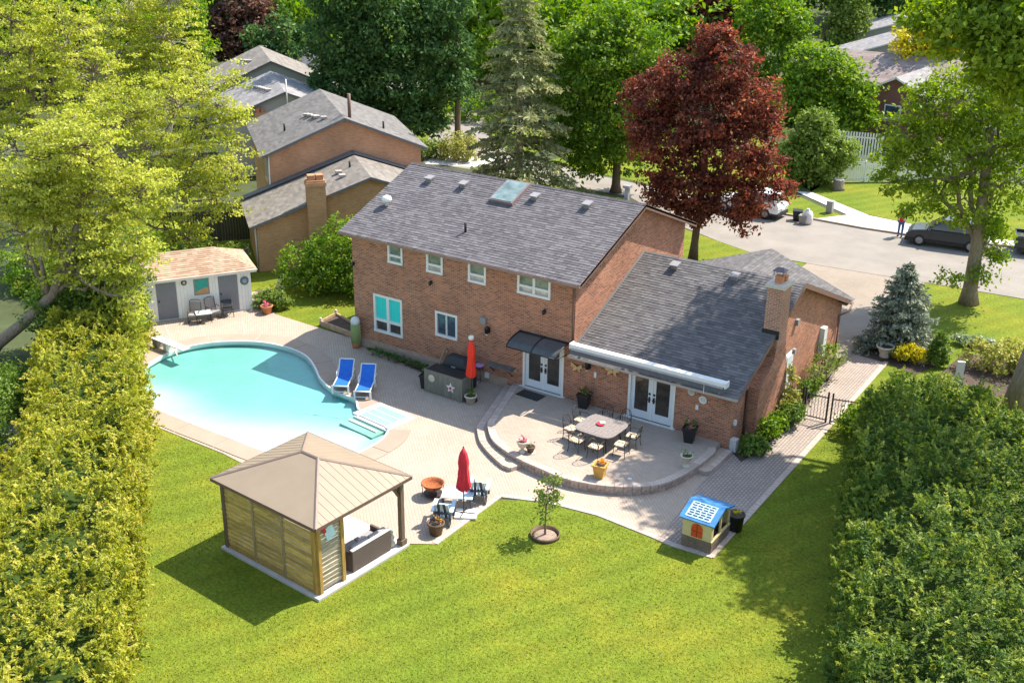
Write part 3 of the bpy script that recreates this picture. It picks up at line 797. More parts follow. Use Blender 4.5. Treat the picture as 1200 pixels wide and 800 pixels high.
# patio round the pool and along the house
ARC = [(1.72, -11.5), (1.72, -7.75), (3.24, -7.16), (5.14, -6.89), (7.19, -7.05), (8.05, -7.16), (9.5, -7.06), (9.45, 4.6)]
PATIO = [(-23.2, -4.4), (-19.6, -6.2), (-16.2, -9.7), (-14.9, -10.85), (-14.6, -11.0), (-8.7, -11.1), (-4.2, -11.6), (0.6, -12.2)] + ARC + [(7.0, 4.6), (7.0, -0.02), (-11.7, -0.02)] + [(-12.301,0.452,0)[:2], (-14.154,0.471,0)[:2], (-17.519,0.609,0)[:2], (-19.729,1.439,0)[:2], (-20.5, 3.2)]
sheet('patio', PATIO, 0.0, PAVER, [HOLEL])
sheet('walkway', [(7.55, -6.95), (9.32, -6.95), (9.30, 4.6), (9.25, 12.2), (7.9, 12.3), (7.35, 8.0), (7.0, 4.6), (7.0, -0.1), (7.0, -1.4)], 0.004, PAVER_W)
eb = MB()      # soldier course along the lawn edge of the paving
pts = ARC[:-1] + [(9.45, 4.6), (9.4, 12.3)]
for a, b in zip(pts, pts[1:]):
    a, b = np.array(a), np.array(b); L_ = np.linalg.norm(b-a); d = (b-a)/L_; n_ = np.array([-d[1], d[0]])
    k = int(L_/0.22)
    for i in range(k):
        p, q = a+d*(L_*i/k+0.006), a+d*(L_*(i+1)/k-0.006)
        j = rng.random()*0.006
        eb.prism([tuple(p-n_*0.04), tuple(q-n_*0.04), tuple(q+n_*0.17), tuple(p+n_*0.17)], -0.03, 0.012+j)
eb.build('paving_edge', PAVER_E, None, 'stuff')

# concrete deck on the shed side with pale expansion joints
jb = MB()
for a, b in (((-22.676,-2.337,0), (-17.34,-5.768,0)), ((-19.508,-2.516,0), (-17.524,-3.779,0)), ((-18.17,-1.003,0), (-16.258,-2.621,0)), ((-13.039,-2.232,0), (-12.892,-1.255,0)), ((-11.526,-2.956,0), (-11.104,-2.188,0)), ((-19.797,-5.903,0), (-17.792,-5.968,0))):
    a, b = np.array(a[:2]), np.array(b[:2]); d = (b-a)/np.linalg.norm(b-a); n_ = np.array([-d[1], d[0]])*0.028
    jb.prism([tuple(a-n_), tuple(b-n_), tuple(b+n_), tuple(a+n_)], -0.01, 0.006)
jb.build('expansion_joint', JOINT, None, 'structure')

# pool
pool = thing('swimming_pool', 'kidney shaped turquoise swimming pool with pink coping and white corner steps', 'pool', (-10.5, -7.0, 0))
PC = np.array([-10.5, -7.0])
def depth(x, y):
    line = -7.75 + 0.45*(x+9.0)
    sh = 1/(1+np.exp(-(line-y)/0.62))                               # floor rises to the near side; its paleness also stands for sky reflection
    sh2 = np.exp(-(((x+15.0)/2.3)**2+((y+9.0)/1.25)**2))*0.78        # raised floor at the left end, standing in for pale reflection on the water
    rim = np.exp(-(((x+4.75)/0.55)**2+((y+7.0)/1.3)**2))
    return 0.20*(1-np.clip(sh+sh2, 0, 0.95)) + 0.035 + 0.08*rim
def basin(scale_off, zoff, name, m, parent, top):
    rings = [1.0, 0.985, 0.93, 0.85, 0.75, 0.63, 0.5, 0.36, 0.2]
    base = offset(POOL, scale_off)
    n = len(base); V = []; F = []
    V += [(p[0]-PC[0], p[1]-PC[1], top) for p in base]
    for r_ in rings:
        q = PC + (base-PC)*r_
        dd = depth(q[:, 0], q[:, 1])
        V += [(a-PC[0], b-PC[1], -0.03-d_+zoff) for (a, b), d_ in zip(q, dd)]
    V.append((0, 0, -0.03-float(depth(*PC))+zoff))
    L_ = len(rings)
    for i in range(L_):
        for j in range(n):
            k = (j+1) % n
            F.append((i*n+j, i*n+k, (i+1)*n+k, (i+1)*n+j))
    c = len(V)-1
    for j in range(n): F.append((L_*n+j, L_*n+(j+1) % n, c))
    return V, F, n
V, F, n_ = basin(0.09, 0.0, 'basin', POOLW, pool, 0.0)
b_ = MB(); b_.add(V, F, 0, True); b_.build('basin', POOLW, pool)
V, F, n_ = basin(0.07, 0.012, 'water', None, None, -0.03)
def watermat():
    m = bpy.data.materials.new('pool_water'); m.use_nodes = True
    n = m.node_tree.nodes; l = m.node_tree.links; n.remove(n['Principled BSDF'])
    tr = n.new('ShaderNodeBsdfTransparent'); gl = n.new('ShaderNodeBsdfGlossy'); gl.inputs['Roughness'].default_value = 0.06
    fr = n.new('ShaderNodeFresnel'); fr.inputs['IOR'].default_value = 1.33
    tc = n.new('ShaderNodeTexCoord'); nz = n.new('ShaderNodeTexNoise'); nz.inputs['Scale'].default_value = 2.2; nz.inputs['Detail'].default_value = 4
    bp = n.new('ShaderNodeBump'); bp.inputs['Strength'].default_value = 0.45; bp.inputs['Distance'].default_value = 0.08
    l.new(tc.outputs['Object'], nz.inputs['Vector']); l.new(nz.outputs[0], bp.inputs['Height'])
    l.new(bp.outputs[0], gl.inputs['Normal']); l.new(bp.outputs[0], fr.inputs['Normal'])
    ge = n.new('ShaderNodeNewGeometry'); ml = n.new('ShaderNodeMath'); ml.operation = 'SUBTRACT'; ml.use_clamp = True
    l.new(fr.outputs[0], ml.inputs[0]); l.new(ge.outputs['Backfacing'], ml.inputs[1])
    mx = n.new('ShaderNodeMixShader'); l.new(ml.outputs[0], mx.inputs[0]); l.new(tr.outputs[0], mx.inputs[1]); l.new(gl.outputs[0], mx.inputs[2])
    l.new(mx.outputs[0], n['Material Output'].inputs['Surface'])
    va = n.new('ShaderNodeVolumeAbsorption'); va.inputs['Color'].default_value = (0.50, 0.90, 0.86, 1); va.inputs['Density'].default_value = 2.9
    l.new(va.outputs[0], n['Material Output'].inputs['Volume'])
    return m
WATER = watermat()
wb = MB(); wb.add(V[:n_], [tuple(range(n_))])
wo = wb.build('pool_water', WATER, None, 'structure'); wo.location = (-10.5, -7.0, 0)

# coping: white lip, joint bed, separate slabs (interrupted at the steps)
def ring(A, B_, z0, z1, skip=None):
    mb = MB(); n = len(A)
    A = A-PC; B_ = B_-PC
    V = [(p[0], p[1], z1) for p in A]+[(p[0], p[1], z1) for p in B_]+[(p[0], p[1], z0) for p in A]+[(p[0], p[1], z0) for p in B_]
    F = []
    for j in range(n):
        k = (j+1) % n
        if skip is not None and (skip[j] or skip[k]): continue
        F += [(j, n+j, n+k, k), (2*n+j, j, k, 2*n+k), (n+j, 3*n+j, 3*n+k, n+k)]
    return mb.add(V, F)
ins = np.array([((p[0] > -6.9) & (p[0] < -4.95) & (p[1] > -5.95)) for p in POOL])
ring(offset(POOL, 0.03), offset(POOL, 0.11), -0.16, 0.030, ins).build('coping_lip', WHITEP, pool)
ring(offset(POOL, 0.10), COP, -0.005, 0.008, ins).build('joint_bed', JOINT, pool)
inn, outr = offset(POOL, 0.113)-PC, COP-PC
N_ = len(POOL); nsl = 17
for s_ in range(nsl):
    a, b = int(N_*s_/nsl), int(N_*(s_+1)/nsl)
    idx = [i % N_ for i in range(a, b+1)]
    idx = [i for i in idx if not ins[i]]
    if len(idx) < 3: continue
    P_in = [inn[i] for i in idx]; P_out = [outr[i] for i in idx]
    def trim(P): 
        P = [p.copy() for p in P]
        d0 = P[1]-P[0]; P[0] = P[0]+d0/np.linalg.norm(d0)*0.025
        d1 = P[-2]-P[-1]; P[-1] = P[-1]+d1/np.linalg.norm(d1)*0.025
        return P
    P_in, P_out = trim(P_in), trim(P_out)
    mb = MB(); k = len(idx)
    V = [(p[0], p[1], 0.024) for p in P_in]+[(p[0], p[1], 0.024) for p in P_out]+[(p[0], p[1], 0.0) for p in P_in]+[(p[0], p[1], 0.0) for p in P_out]
    F = []
    for j in range(k-1): F += [(j, k+j, k+j+1, j+1), (2*k+j, j, j+1, 2*k+j+1), (k+j, 3*k+j, 3*k+j+1, k+j+1)]
    F += [(0, 2*k, 3*k, k), (k-1, 2*k-1, 4*k-1, 3*k-1)]
    mb.add(V, F); mb.build('coping_slab', CONC, pool)
# corner step unit: white rim standing on the deck, treads inside
S = [np.array(p) for p in STEP]
def bil(u, v): return (S[0]*(1-u)+S[1]*u)*(1-v)+(S[3]*(1-u)+S[2]*u)*v - PC
def sq(u0, u1, v0, v1): return [tuple(bil(u0, v0)), tuple(bil(u1, v0)), tuple(bil(u1, v1)), tuple(bil(u0, v1))]
rim = MB()
rim.prism(sq(-0.10, 0.06, -0.12, 1.10), -0.02, 0.055); rim.prism(sq(0.94, 1.10, -0.12, 1.10), -0.02, 0.055); rim.prism(sq(0.06, 0.94, 0.92, 1.10), -0.02, 0.052)
rim.build('step_rim', WHITEP, pool)
STEPG = mat('pale_turquoise_tread', (0.24, 0.40, 0.345), 0.4, 0.08, 3)
for i, (v0, v1) in enumerate(((0.62, 0.92), (0.30, 0.60), (-0.02, 0.28))):
    MB().prism(sq(0.06, 0.94, v0, v1), -0.01, 0.0415-0.005*i).build('step_tread', STEPG, pool)
    MB().prism(sq(0.06, 0.94, v0-0.035, v0-0.003), -0.01, 0.047-0.005*i).build('step_nosing', WHITEP, pool)
MB().prism(sq(-0.02, 1.0, -0.80, 0.9), -0.7, -0.085).build('step_platform', STEPG, pool)
MB().prism(sq(-0.03, 1.02, -0.20, -0.036), -0.5, -0.010).build('step_nosing', WHITEP, pool)
for i, v0 in enumerate((-0.40,)):
    MB().prism(sq(0.02+0.06*i, 0.90-0.03*i, v0-0.07, v0+0.03), -0.084, -0.04-0.015*i).build('underwater_tread', WHITEP, pool)

# raised terrace with curved front and two steps
TZ = 0.32
tl = [(-2.841,-0.152,0.32), (-1.592,-3.784,0.32), (-0.672,-4.791,0.32), (0.378,-5.328,0.32), (1.204,-5.568,0.32), (2.231,-5.721,0.32), (3.195,-5.817,0.32), (4.367,-5.561,0.32), (5.372,-5.044,0.32), (6.11,-4.344,0.32), (6.545,-3.17,0.32), (6.712,-1.712,0.32), (6.734,-0.54,0.32)]
tl = [np.array(p[:2]) for p in tl]
tp = [np.array((tl[0][0], -0.015))]+tl[1:-1]+[np.array((6.62, tl[-1][1])), np.array((6.62, -0.015))]
arc = catmull([tl[1]]+tl[1:-1]+[tl[-1]]*2, 5)[5:5*(len(tl)-1)]
outer = [tp[0]]+[np.array(p) for p in arc]+[np.array((6.62, -0.60)), np.array((6.62, -0.015))]
to = MB(); to.prism([tuple(p) for p in outer], -0.02, TZ-0.004, bottom=False); TERR = to.build('terrace', WALLBLK, None, 'structure')
sheet('terrace_paving', [tuple(p) for p in (offset(np.array(outer), -0.01))], TZ, PAVER_T, parent=TERR, kind=None)
def blocks(line, z0, z1, wd, parent, name, m, step=0.3, out=0.03):
    P = np.array(line); d = np.linalg.norm(np.diff(P, axis=0), axis=1); s_ = np.concatenate([[0], np.cumsum(d)])
    k = max(1, int(s_[-1]/step))
    me = None
    for i in range(k):
        t0, t1 = s_[-1]*i/k+0.008, s_[-1]*(i+1)/k-0.008
        a = np.array([np.interp(t0, s_, P[:, 0]), np.interp(t0, s_, P[:, 1])]); b = np.array([np.interp(t1, s_, P[:, 0]), np.interp(t1, s_, P[:, 1])])
        c = (a+b)/2; dv = b-a; L_ = np.linalg.norm(dv); ang = math.atan2(dv[1], dv[0])
        if me is None:
            mb = MB(); mb.box(-L_/2, L_/2, -out, wd, z0, z1); me = mb.mesh(name, m)
        o = link(name, me, parent); o.location = (c[0], c[1], rng.random()*0.006); o.rotation_euler = (0, 0, ang+rng.normal()*0.01)
front = [tuple(p) for p in outer[:-1]]
for lv in range(2):
    blocks([tuple(p) for p in front], 0.005+lv*0.13, 0.13+lv*0.13, 0.12, TERR, 'wall_block', WALLBLK, 0.32)
blocks([tuple(p) for p in front], 0.265, 0.335, 0.24, TERR, 'cap_block', PAVER_E, 0.32, 0.05)
# lower step on the pool side (follows the terrace edge) and at the walkway end
stp = [(-3.224,-0.1,0.16), (-1.94,-4.014,0.16), (-1.068,-4.995,0.16), (0.084,-5.745,0.16), (0.925,-6.082,0.16), (1.095,-5.685,0.16)]
stp = [np.array(p[:2]) for p in stp]; stp[0] = np.array((stp[0][0], -0.02))
back = [tl[4]+np.array((-0.02, -0.03)), tl[3], tl[2], tl[1], np.array((tl[0][0]-0.05, -0.02))]
sc_ = [stp[0]]+[np.array(p) for p in catmull([stp[1]]+stp[1:-1]+[stp[-1]]*2, 4)[4:4*5]]
sp_ = MB(); sp_.prism([tuple(p) for p in sc_]+[tuple(p) for p in back], -0.01, 0.15); STP = sp_.build('terrace_step', PAVER_T, None, 'structure')
blocks([tuple(p) for p in sc_], 0.01, 0.16, 0.22, STP, 'step_block', PAVER_E, 0.3, 0.04)
s2_ = MB(); s2_.prism([(6.65, -2.15), (7.12, -2.15), (7.12, -0.1), (6.65, -0.1)], -0.01, 0.16); ST2 = s2_.build('walkway_step', PAVER_T, None, 'structure')
blocks([(6.66, -2.2), (7.12, -2.2), (7.14, -0.1)], 0.0, 0.165, 0.2, ST2, 'step_block', PAVER_E, 0.3, 0.03)
# flower bed along the house front
sheet('flower_bed', [(-12.301,0.452,0)[:2], (-10.343,-0.196,0)[:2], (-6.867,-0.921,0)[:2], (-6.0, -0.03), (-11.7, -0.03)], 0.03, SOIL)
sheet('side_bed', [(7.02, 0.1), (7.7, -0.5), (7.95, 1.2), (8.15, 4.4), (7.6, 9.6), (7.9, 11.2), (7.02, 11.5)], 0.02, SOIL)
sheet('spruce_bed', [(8.1, 12.2), (9.3, 12.3), (10.8, 11.5), (11.4, 13.5), (10.4, 16.0), (8.3, 16.2)], 0.0, SOIL)
sheet('shrub_bed', [(11.5, 10.5), (13.5, 9.5), (16.2, 12.5), (15.5, 16.2), (12, 15.5)], -0.008, SOIL)

# ------------------------------------------------------------------ the brick house
house = thing('brick_house', 'two storey red brick house with grey shingle roof and lower wing, behind the pool patio', 'house', (0, 0, 0))
XL, WD, HE, HR = -11.72, 9.864, 5.42, 7.572
wf = WF((0, 0, 0), (1, 0, 0))
W1, W2, W3 = (-9.64, -8.80, 4.40, 5.30), (-7.49, -6.60, 4.40, 5.30), (-5.27, -4.35, 4.40, 5.30)
W4 = (-2.78, -1.18, 4.42, 5.31)
WBIG, WSM = (-10.56, -8.90, 0.94, 2.76), (-7.05, -5.85, 1.54, 2.70)
DOOR = (-2.44, -0.44, 0.34, 2.46)
mb = MB()
wf.wall(mb, XL, 0, -0.02, HE, [W1, W2, W3, W4, WBIG, WSM, DOOR], 0.14)
rk = (HR-5.502)/(4.932+.383)
def gab(x, y0, y1, ym, zb, ze_, zr, flip):
    P = [(x, y0, zb), (x, y1, zb), (x, y1, ze_), (x, ym, zr), (x, y0, ze_)]
    mb.add(P, [(0, 1, 2, 3, 4)] if flip else [(4, 3, 2, 1, 0)])
zs = 5.502+rk*0.383-0.10
gab(0, 0, WD, 4.932, -0.02, zs, HR-0.10, True)
gab(XL, 0, WD, 4.932, -0.02, zs, HR-0.10, False)
mb.add([(0, WD, -.02), (XL, WD, -.02), (XL, WD, zs), (0, WD, zs)], [(0, 1, 2, 3)])
mb.build('wall', BRICK, house)
fd = MB(); fd.box(XL-0.01, -3.2, -0.025, 0.0, -0.02, 0.42); fd.build('foundation', mat('parged_concrete', (0.36, 0.27, 0.20), 0.9, 0.2, 2.5), house)
# main roof
gx0, gx1 = XL-0.41, 0.41
A = [(gx0, -.383, 5.502), (gx1, -.383, 5.502), (gx1, 4.932, HR), (gx0, 4.932, HR)]
B_ = [(gx1, 10.247, 5.502), (gx0, 10.247, 5.502), (gx0, 4.932, HR), (gx1, 4.932, HR)]
mb = MB(); mb.slab(A, 0.10); mb.slab(B_, 0.10)
roof = mb.build('roof', BROWN, house)
link('shingles', shingle_mesh([A, B_], SH_MAIN, 0.15, 0.27, seed=3), roof, 'stuff')
cap = MB()
for i in range(43):
    x = gx0+0.01+i*(gx1-gx0)/43
    cap.add([(x, 4.932-.15, HR-.04), (x, 4.932, HR+.022), (x, 4.932+.15, HR-.04), (x+.30, 4.932-.15, HR-.028), (x+.30, 4.932, HR+.034), (x+.30, 4.932+.15, HR-.028)], [(0, 3, 4, 1), (1, 4, 5, 2), (3, 0, 1, 4)])
cap.build('ridge_cap', mat('ridge_shingle', (0.185, 0.168, 0.19), 0.9, 0.3, 6), roof, 'stuff')
for y0, z0, y1, z1 in ((-.40, 5.40, 4.932, 7.47), (10.26, 5.40, 4.932, 7.47)):
    for x in (gx0, gx1-0.04):
        fb = MB()
        fb.add([(x, y0, z0-.10), (x+.04, y0, z0-.10), (x+.04, y1, z1-.10), (x, y1, z1-.10), (x, y0, z0+.085), (x+.04, y0, z0+.085), (x+.04, y1, z1+.085), (x, y1, z1+.085)],
               [(0, 1, 2, 3), (7, 6, 5, 4), (0, 4, 5, 1), (1, 5, 6, 2), (2, 6, 7, 3), (3, 7, 4, 0)])
        fb.build('fascia', BROWN, roof)
sf = MB(); sf.box(0.0, gx1-0.05, 5.0, 10.2, 0, 0)
sof = MB()
for (ya, za, yb, zb) in ((-.38, 5.385, 4.93, 7.455), (10.24, 5.385, 4.934, 7.455)):
    sof.add([(0.0, ya, za), (gx1-.045, ya, za), (gx1-.045, yb, zb), (0.0, yb, zb)], [(0, 3, 2, 1), (0, 1, 2, 3)][:1] if ya < 0 else [(0, 1, 2, 3)])
sof.build('soffit', SOFFIT, roof)
gut = MB(); gut.box(gx0, gx1, -.47, -.385, 5.37, 5.475)
gut.build('gutter', mat('brown_gutter', (0.24, 0.15, 0.125), 0.45, 0.1, 4), roof)
ef = MB(); ef.box(XL, 0, -.38, -.002, 5.36, 5.40); ef.build('eave_soffit', SOFFIT, roof)
ds = MB(); ds.tube([(-0.06, -0.43, 5.38), (-0.06, -0.06, 5.2), (-0.06, -0.06, 2.75)], 0.045, 6); ds.build('downspout', BROWN, house)
# roof fittings
nR = Vector((0, -rk, 1)).normalized()
ang = math.atan(rk)
def box_vent(p, par, m=GALV, s_=0.38):
    v = MB(); v.cbox((p[0], p[1], p[2]+0.10), s_*0.72, s_*0.72, 0.16, 0, 0, ang); v.cbox((p[0], p[1]-0.02, p[2]+0.215), s_, s_*1.1, 0.06, 0, 0, ang*0.5)
    v.build('roof_vent', [m], par)
for p in ((-10.217,3.863,7.156), (-8.327,3.91,7.174), (-4.52,3.964,7.195), (-1.929,4.063,7.233)): box_vent(p, house)
p = (-11.091,1.772,6.341); v = MB(); v.lathe([(0.1, 0), (0.1, 0.18), (0.2, 0.2), (0.24, 0.3), (0.2, 0.42), (0.06, 0.48)], p, 12); v.build('turbine_vent', mat('bright_vent', (0.8, 0.78, 0.8), 0.3, 0.05, 5), house)
p = (-6.242,1.156,6.101); v = MB(); v.tube([p, (p[0], p[1], p[2]+0.42)], 0.055, 8); v.build('plumbing_stack', BLACK, house)
sk = [(-6.457,3.357,6.959), (-5.164,3.322,6.945), (-5.266,4.697,7.48), (-6.548,4.663,7.467)]
sc0 = np.mean(np.array(sk), 0)
s_o = MB(); s_o.cbox((sc0[0], sc0[1], sc0[2]+0.07), 1.24, 1.62, 0.20, 0, 0, ang); sky_f = s_o.build('skylight', mat('bronze_frame', (0.20, 0.15, 0.16), 0.5, 0.1, 5), house)
s_o = MB(); s_o.cbox((sc0[0], sc0[1]-.06, sc0[2]+0.165), 1.10, 1.46, 0.03, 0, 0, ang); s_o.build('pane', SKYGL, sky_f)
v = MB(); v.box(-0.95, -0.78, 5.5, 5.67, 7.25, 7.92); v.box(-1.02, -0.71, 5.43, 5.74, 7.95, 8.06); v.box(-0.99, -0.97, 5.46, 5.71, 7.92, 7.95); v.build('flue_vent', GALV, house)
# windows
for q, nm in ((W1, 'first upper window from the left with dark green lower pane'), (W2, None), (W3, None)):
    lowm = GLASSG if q is W1 else GLASSW
    window(house, wf, *q, [(0, 1, 0.36, 1, GLASSG), (0, 1, 0, 0.36, lowm)], nm, 0.10, bars=[('h', 0.36, 0.10)])
window(house, wf, *W4, [(0, 0.5, 0.36, 1, GLASSG), (0.5, 1, 0.36, 1, GLASSG), (0, 0.5, 0, 0.36, GLASSW), (0.5, 1, 0, 0.36, GLASSW)], 'double upper window', 0.10, bars=[('v', 0.5, 0.12), ('h', 0.36, 0.10)])
window(house, wf, *WBIG, [(0, 0.5, 0.3, 1, TEAL), (0.5, 1, 0.3, 1, TEAL), (0, 0.5, 0, 0.3, GLASSD), (0.5, 1, 0, 0.3, GLASSD)], 'large window with turquoise blinds', 0.11, bars=[('v', 0.5, 0.15), ('h', 0.31, 0.13)])
window(house, wf, *WSM, [(0, 0.5, 0, 1, GLASSB), (0.5, 1, 0, 1, GLASSB)], None, 0.10, bars=[('v', 0.5, 0.05)])

def french_door(parent, wf, q, label, open_=False, glass=(0.30, 0.72)):
    u0, u1, z0, z1 = q
    mb = MB(); t = 0.10
    wf.box(mb, u0, u0+t, z0, z1, -0.12, 0.03); wf.box(mb, u1-t, u1, z0, z1, -0.12, 0.03); wf.box(mb, u0+t, u1-t, z1-t, z1, -0.12, 0.03)
    wf.box(mb, u0-0.12, u1+0.10, z0-0.07, z0, -0.12, 0.14)
    f = mb.build('door_frame', WHITE, parent); f['label'] = label
    m_ = (u0+u1)/2
    for (a, b, s_) in ((u0+t, m_-0.01, 1), (m_+0.01, u1-t, -1)):
        d = MB(); ga, gb = a+(b-a)*(1-glass[1])*0.62, b-(b-a)*(1-glass[1])*0.62
        gz0, gz1 = z0+0.34, z1-t-0.16
        wf.box(d, a, ga, z0+.01, z1-t, -0.10, -0.05); wf.box(d, gb, b, z0+.01, z1-t, -0.10, -0.05)
        wf.box(d, ga, gb, z0+.01, gz0, -0.10, -0.05); wf.box(d, ga, gb, gz1, z1-t, -0.10, -0.05)
        dl = d.build('door_leaf', mat('door_white_%d' % len(bpy.data.materials), (0.60, 0.63, 0.68), 0.45, 0.03, 4), parent)
        g = MB(); wf.box(g, ga, gb, gz0, gz1, -0.09, -0.068); g.build('pane', GLASSD, dl)
        h = MB(); hu = (b-0.09) if s_ > 0 else (a+0.09)
        wf.box(h, hu-0.035, hu+0.035, z0+0.78, z0+1.02, -0.055, -0.02); wf.box(h, hu-0.04, hu+0.04, z0+1.10, z0+1.19, -0.055, -0.025); wf.box(h, hu-0.06, hu+0.06, z0+0.88, z0+0.92, -0.03, 0.0)
        h.build('handle', BLACK, dl)
    ac = MB(); wf.box(ac, m_-0.035, m_+0.035, z0+.01, z1-t, -0.052, -0.03); ac.build('astragal', WHITE, parent)
french_door(house, wf, DOOR, 'white double door under the smoked canopy')
# curved canopy over the door
cn = MB(); seg = 8
def cpt(t): return (-0.02-1.05*math.sin(t), 2.42+0.36*math.cos(t)**1.2)
P = [cpt(math.pi/2*i/seg) for i in range(seg+1)]
for x0, x1 in ((-2.56, -1.41), (-1.37, -0.24)):
    V = [(x0, y, z) for y, z in P]+[(x1, y, z) for y, z in P]+[(x0, y+.01, z-.02) for y, z in P]+[(x1, y+.01, z-.02) for y, z in P]
    n = seg+1; F = []
    for j in range(seg): F += [(j, j+1, n+j+1, n+j), (2*n+j, 3*n+j, 3*n+j+1, 2*n+j+1)]
    F += [(0, n, 3*n, 2*n), (seg, 2*n+seg, 3*n+seg, n+seg)]
    cn.add(V, F, 0, True)
cano = cn.build('door_canopy', CANOPY, house)
br = MB()
for x in (-2.58, -1.39, -0.22):
    br.tube([(x, y, z+0.012) for y, z in P], 0.03, 6, caps=True)
    br.tube([(x, -0.02, 2.30), (x, -0.55, 2.36), (x, -1.04, 2.42)], 0.022, 6)
br.tube([(-2.58, -1.07, 2.42), (-0.22, -1.07, 2.42)], 0.03, 6); br.tube([(-2.58, -0.03, 2.79), (-0.22, -0.03, 2.79)], 0.03, 6)
br.build('bracket', BLACK, cano)

# lower wing
X2, Y2, ZE2, ZR2, YR2 = 6.962, 12.404, 2.473, 5.221, 5.857
r2 = (ZR2-ZE2)/(YR2+.4)
FD = (2.56, 4.60, 0.34, 2.42)
mb = MB(); wf.wall(mb, 0.002, X2, -0.02, 2.55, [FD], 0.14)
wz = ZE2+r2*.4-0.08
gab(X2, 0, 12.4, YR2, -0.02, wz, ZR2-0.10, True)
mb.add([(X2, 12.4, -.02), (-1.0, 12.4, -.02), (-1.0, 12.4, 2.5), (X2, 12.4, 2.5)], [(0, 1, 2, 3)])
mb.add([(-1.0, 12.4, 2.45), (3.14, 12.402, 3.8), (X2, 12.4, 2.45)], [(2, 1, 0)])
mb.build('wall', BRICK, house)
french_door(house, wf, FD, 'white french doors of the lower wing beside the dining table')
ov = 7.312
A = [(0.003, -.4, ZE2), (ov, -.4, ZE2), (ov, YR2, ZR2), (0.003, YR2, ZR2)]
B_ = [(ov, 12.114, ZE2), (-1.2, 12.114, ZE2), (-1.2, YR2, ZR2), (ov, YR2, ZR2)]
B_ = [(ov, 12.6, ZE2-.02), (0.003, 12.6, ZE2-.02), (0.003, YR2, ZR2), (ov, YR2, ZR2)]
mb = MB(); mb.slab(A, 0.10); mb.slab(B_, 0.10)
roof2 = mb.build('roof', BROWN, house)
link('shingles', shingle_mesh([A, B_], SH_LOW, 0.15, 0.27, seed=4), roof2, 'stuff')
# garage cross gable towards the street
gxm, gz = 3.14, 4.05
A = [(-1.25, 13.0, 2.45), (-1.25, 8.0, 2.45), (gxm, 8.0, gz), (gxm, 13.0, gz)]
B_ = [(7.30, 12.05, 2.42), (7.30, 13.0, 2.42), (gxm, 13.0, gz), (gxm, 8.6, gz)]
mb = MB(); mb.slab(A, 0.09); mb.slab(B_, 0.09)
roof3 = mb.build('roof', BROWN, house)
link('shingles', shingle_mesh([A, B_], SH_LOW, 0.15, 0.27, seed=5), roof3, 'stuff')
for y0, z0, y1, z1 in ((-.41, ZE2-.09, YR2, ZR2-.09), (12.6, ZE2-.10, YR2, ZR2-.09)):
    x = ov-0.035
    fb = MB()
    fb.add([(x, y0, z0-.12), (x+.045, y0, z0-.12), (x+.045, y1, z1-.12), (x, y1, z1-.12), (x, y0, z0+.07), (x+.045, y0, z0+.07), (x+.045, y1, z1+.07), (x, y1, z1+.07)],
           [(0, 1, 2, 3), (7, 6, 5, 4), (0, 4, 5, 1), (1, 5, 6, 2), (2, 6, 7, 3), (3, 7, 4, 0)])
    fb.build('fascia', BROWN, roof2)
sof = MB()
sof.add([(X2, -.40, ZE2-.12), (ov-.04, -.40, ZE2-.12), (ov-.04, YR2, ZR2-.12), (X2, YR2, ZR2-.12)], [(0, 3, 2, 1)])
sof.add([(X2, 12.6, ZE2-.14), (ov-.04, 12.6, ZE2-.14), (ov-.04, YR2, ZR2-.12), (X2, YR2, ZR2-.12)], [(0, 1, 2, 3)])
sof.build('soffit', SOFFIT, roof2)
gut = MB(); gut.box(-0.02, ov, -.48, -.405, 2.36, 2.455); gut.build('gutter', mat('grey_gutter', (0.34, 0.31, 0.30), 0.45, 0.1, 4), roof2)
es = MB(); es.box(0, X2, -.40, -.002, 2.33, 2.36); es.build('eave_soffit', SOFFIT, roof2)
fl = MB()
fl.slab([(0.004, -.35, ZE2+.10), (0.09, -.35, ZE2+.06), (0.09, YR2, ZR2+.06), (0.004, YR2, ZR2+.10)], 0.02)
fl.build('wall_flashing', mat('dark_flashing', (0.05, 0.045, 0.05), 0.6, 0.2, 5), roof2)
a2_ = math.atan(r2)
for p in ((1.795,5.208,4.936), (4.484,5.274,4.965)):
    v = MB(); v.cbox((p[0], p[1], p[2]+0.10), .28, .28, 0.16, 0, 0, a2_); v.cbox((p[0], p[1]-.02, p[2]+0.21), .38, .42, 0.06, 0, 0, a2_*.5); v.build('roof_vent', GALV, house)
# awning cassette along the eave
aw = MB()
aw.box(0.12, 6.80, -.58, -.26, 2.84, 3.02); aw.box(0.10, 0.16, -.60, -.24, 2.80, 3.05); aw.box(6.78, 6.86, -.60, -.24, 2.80, 3.05)
awn = aw.build('awning_cassette', WHITEP, house, bevel=0.03)
ab = MB(); ab.box(0.2, 6.75, -.62, -.585, 2.80, 2.86)
for x in (0.5, 2.5, 4.5, 6.5): ab.box(x, x+.08, -.45, -.3, 2.5, 2.84)
ab.build('front_rail', mat('awning_grey', (0.33, 0.33, 0.37), 0.5, 0.1, 5), awn)
ab = MB()
ab.box(0.14, 6.78, -.56, -.40, 2.58, 2.835)  # dark box standing in for the shadow on the eave below the cassette
ab.build('eave_shadow_strip', mat('eave_shadow_slate', (0.10, 0.105, 0.13), 0.8, 0.15, 6), awn)
hk = MB(); hk.tube([(5.98, -.55, 2.8), (5.98, -.56, 2.45), (6.0, -.56, 2.42)], 0.014, 5); hk.build('crank_eye', WHITEP, awn)
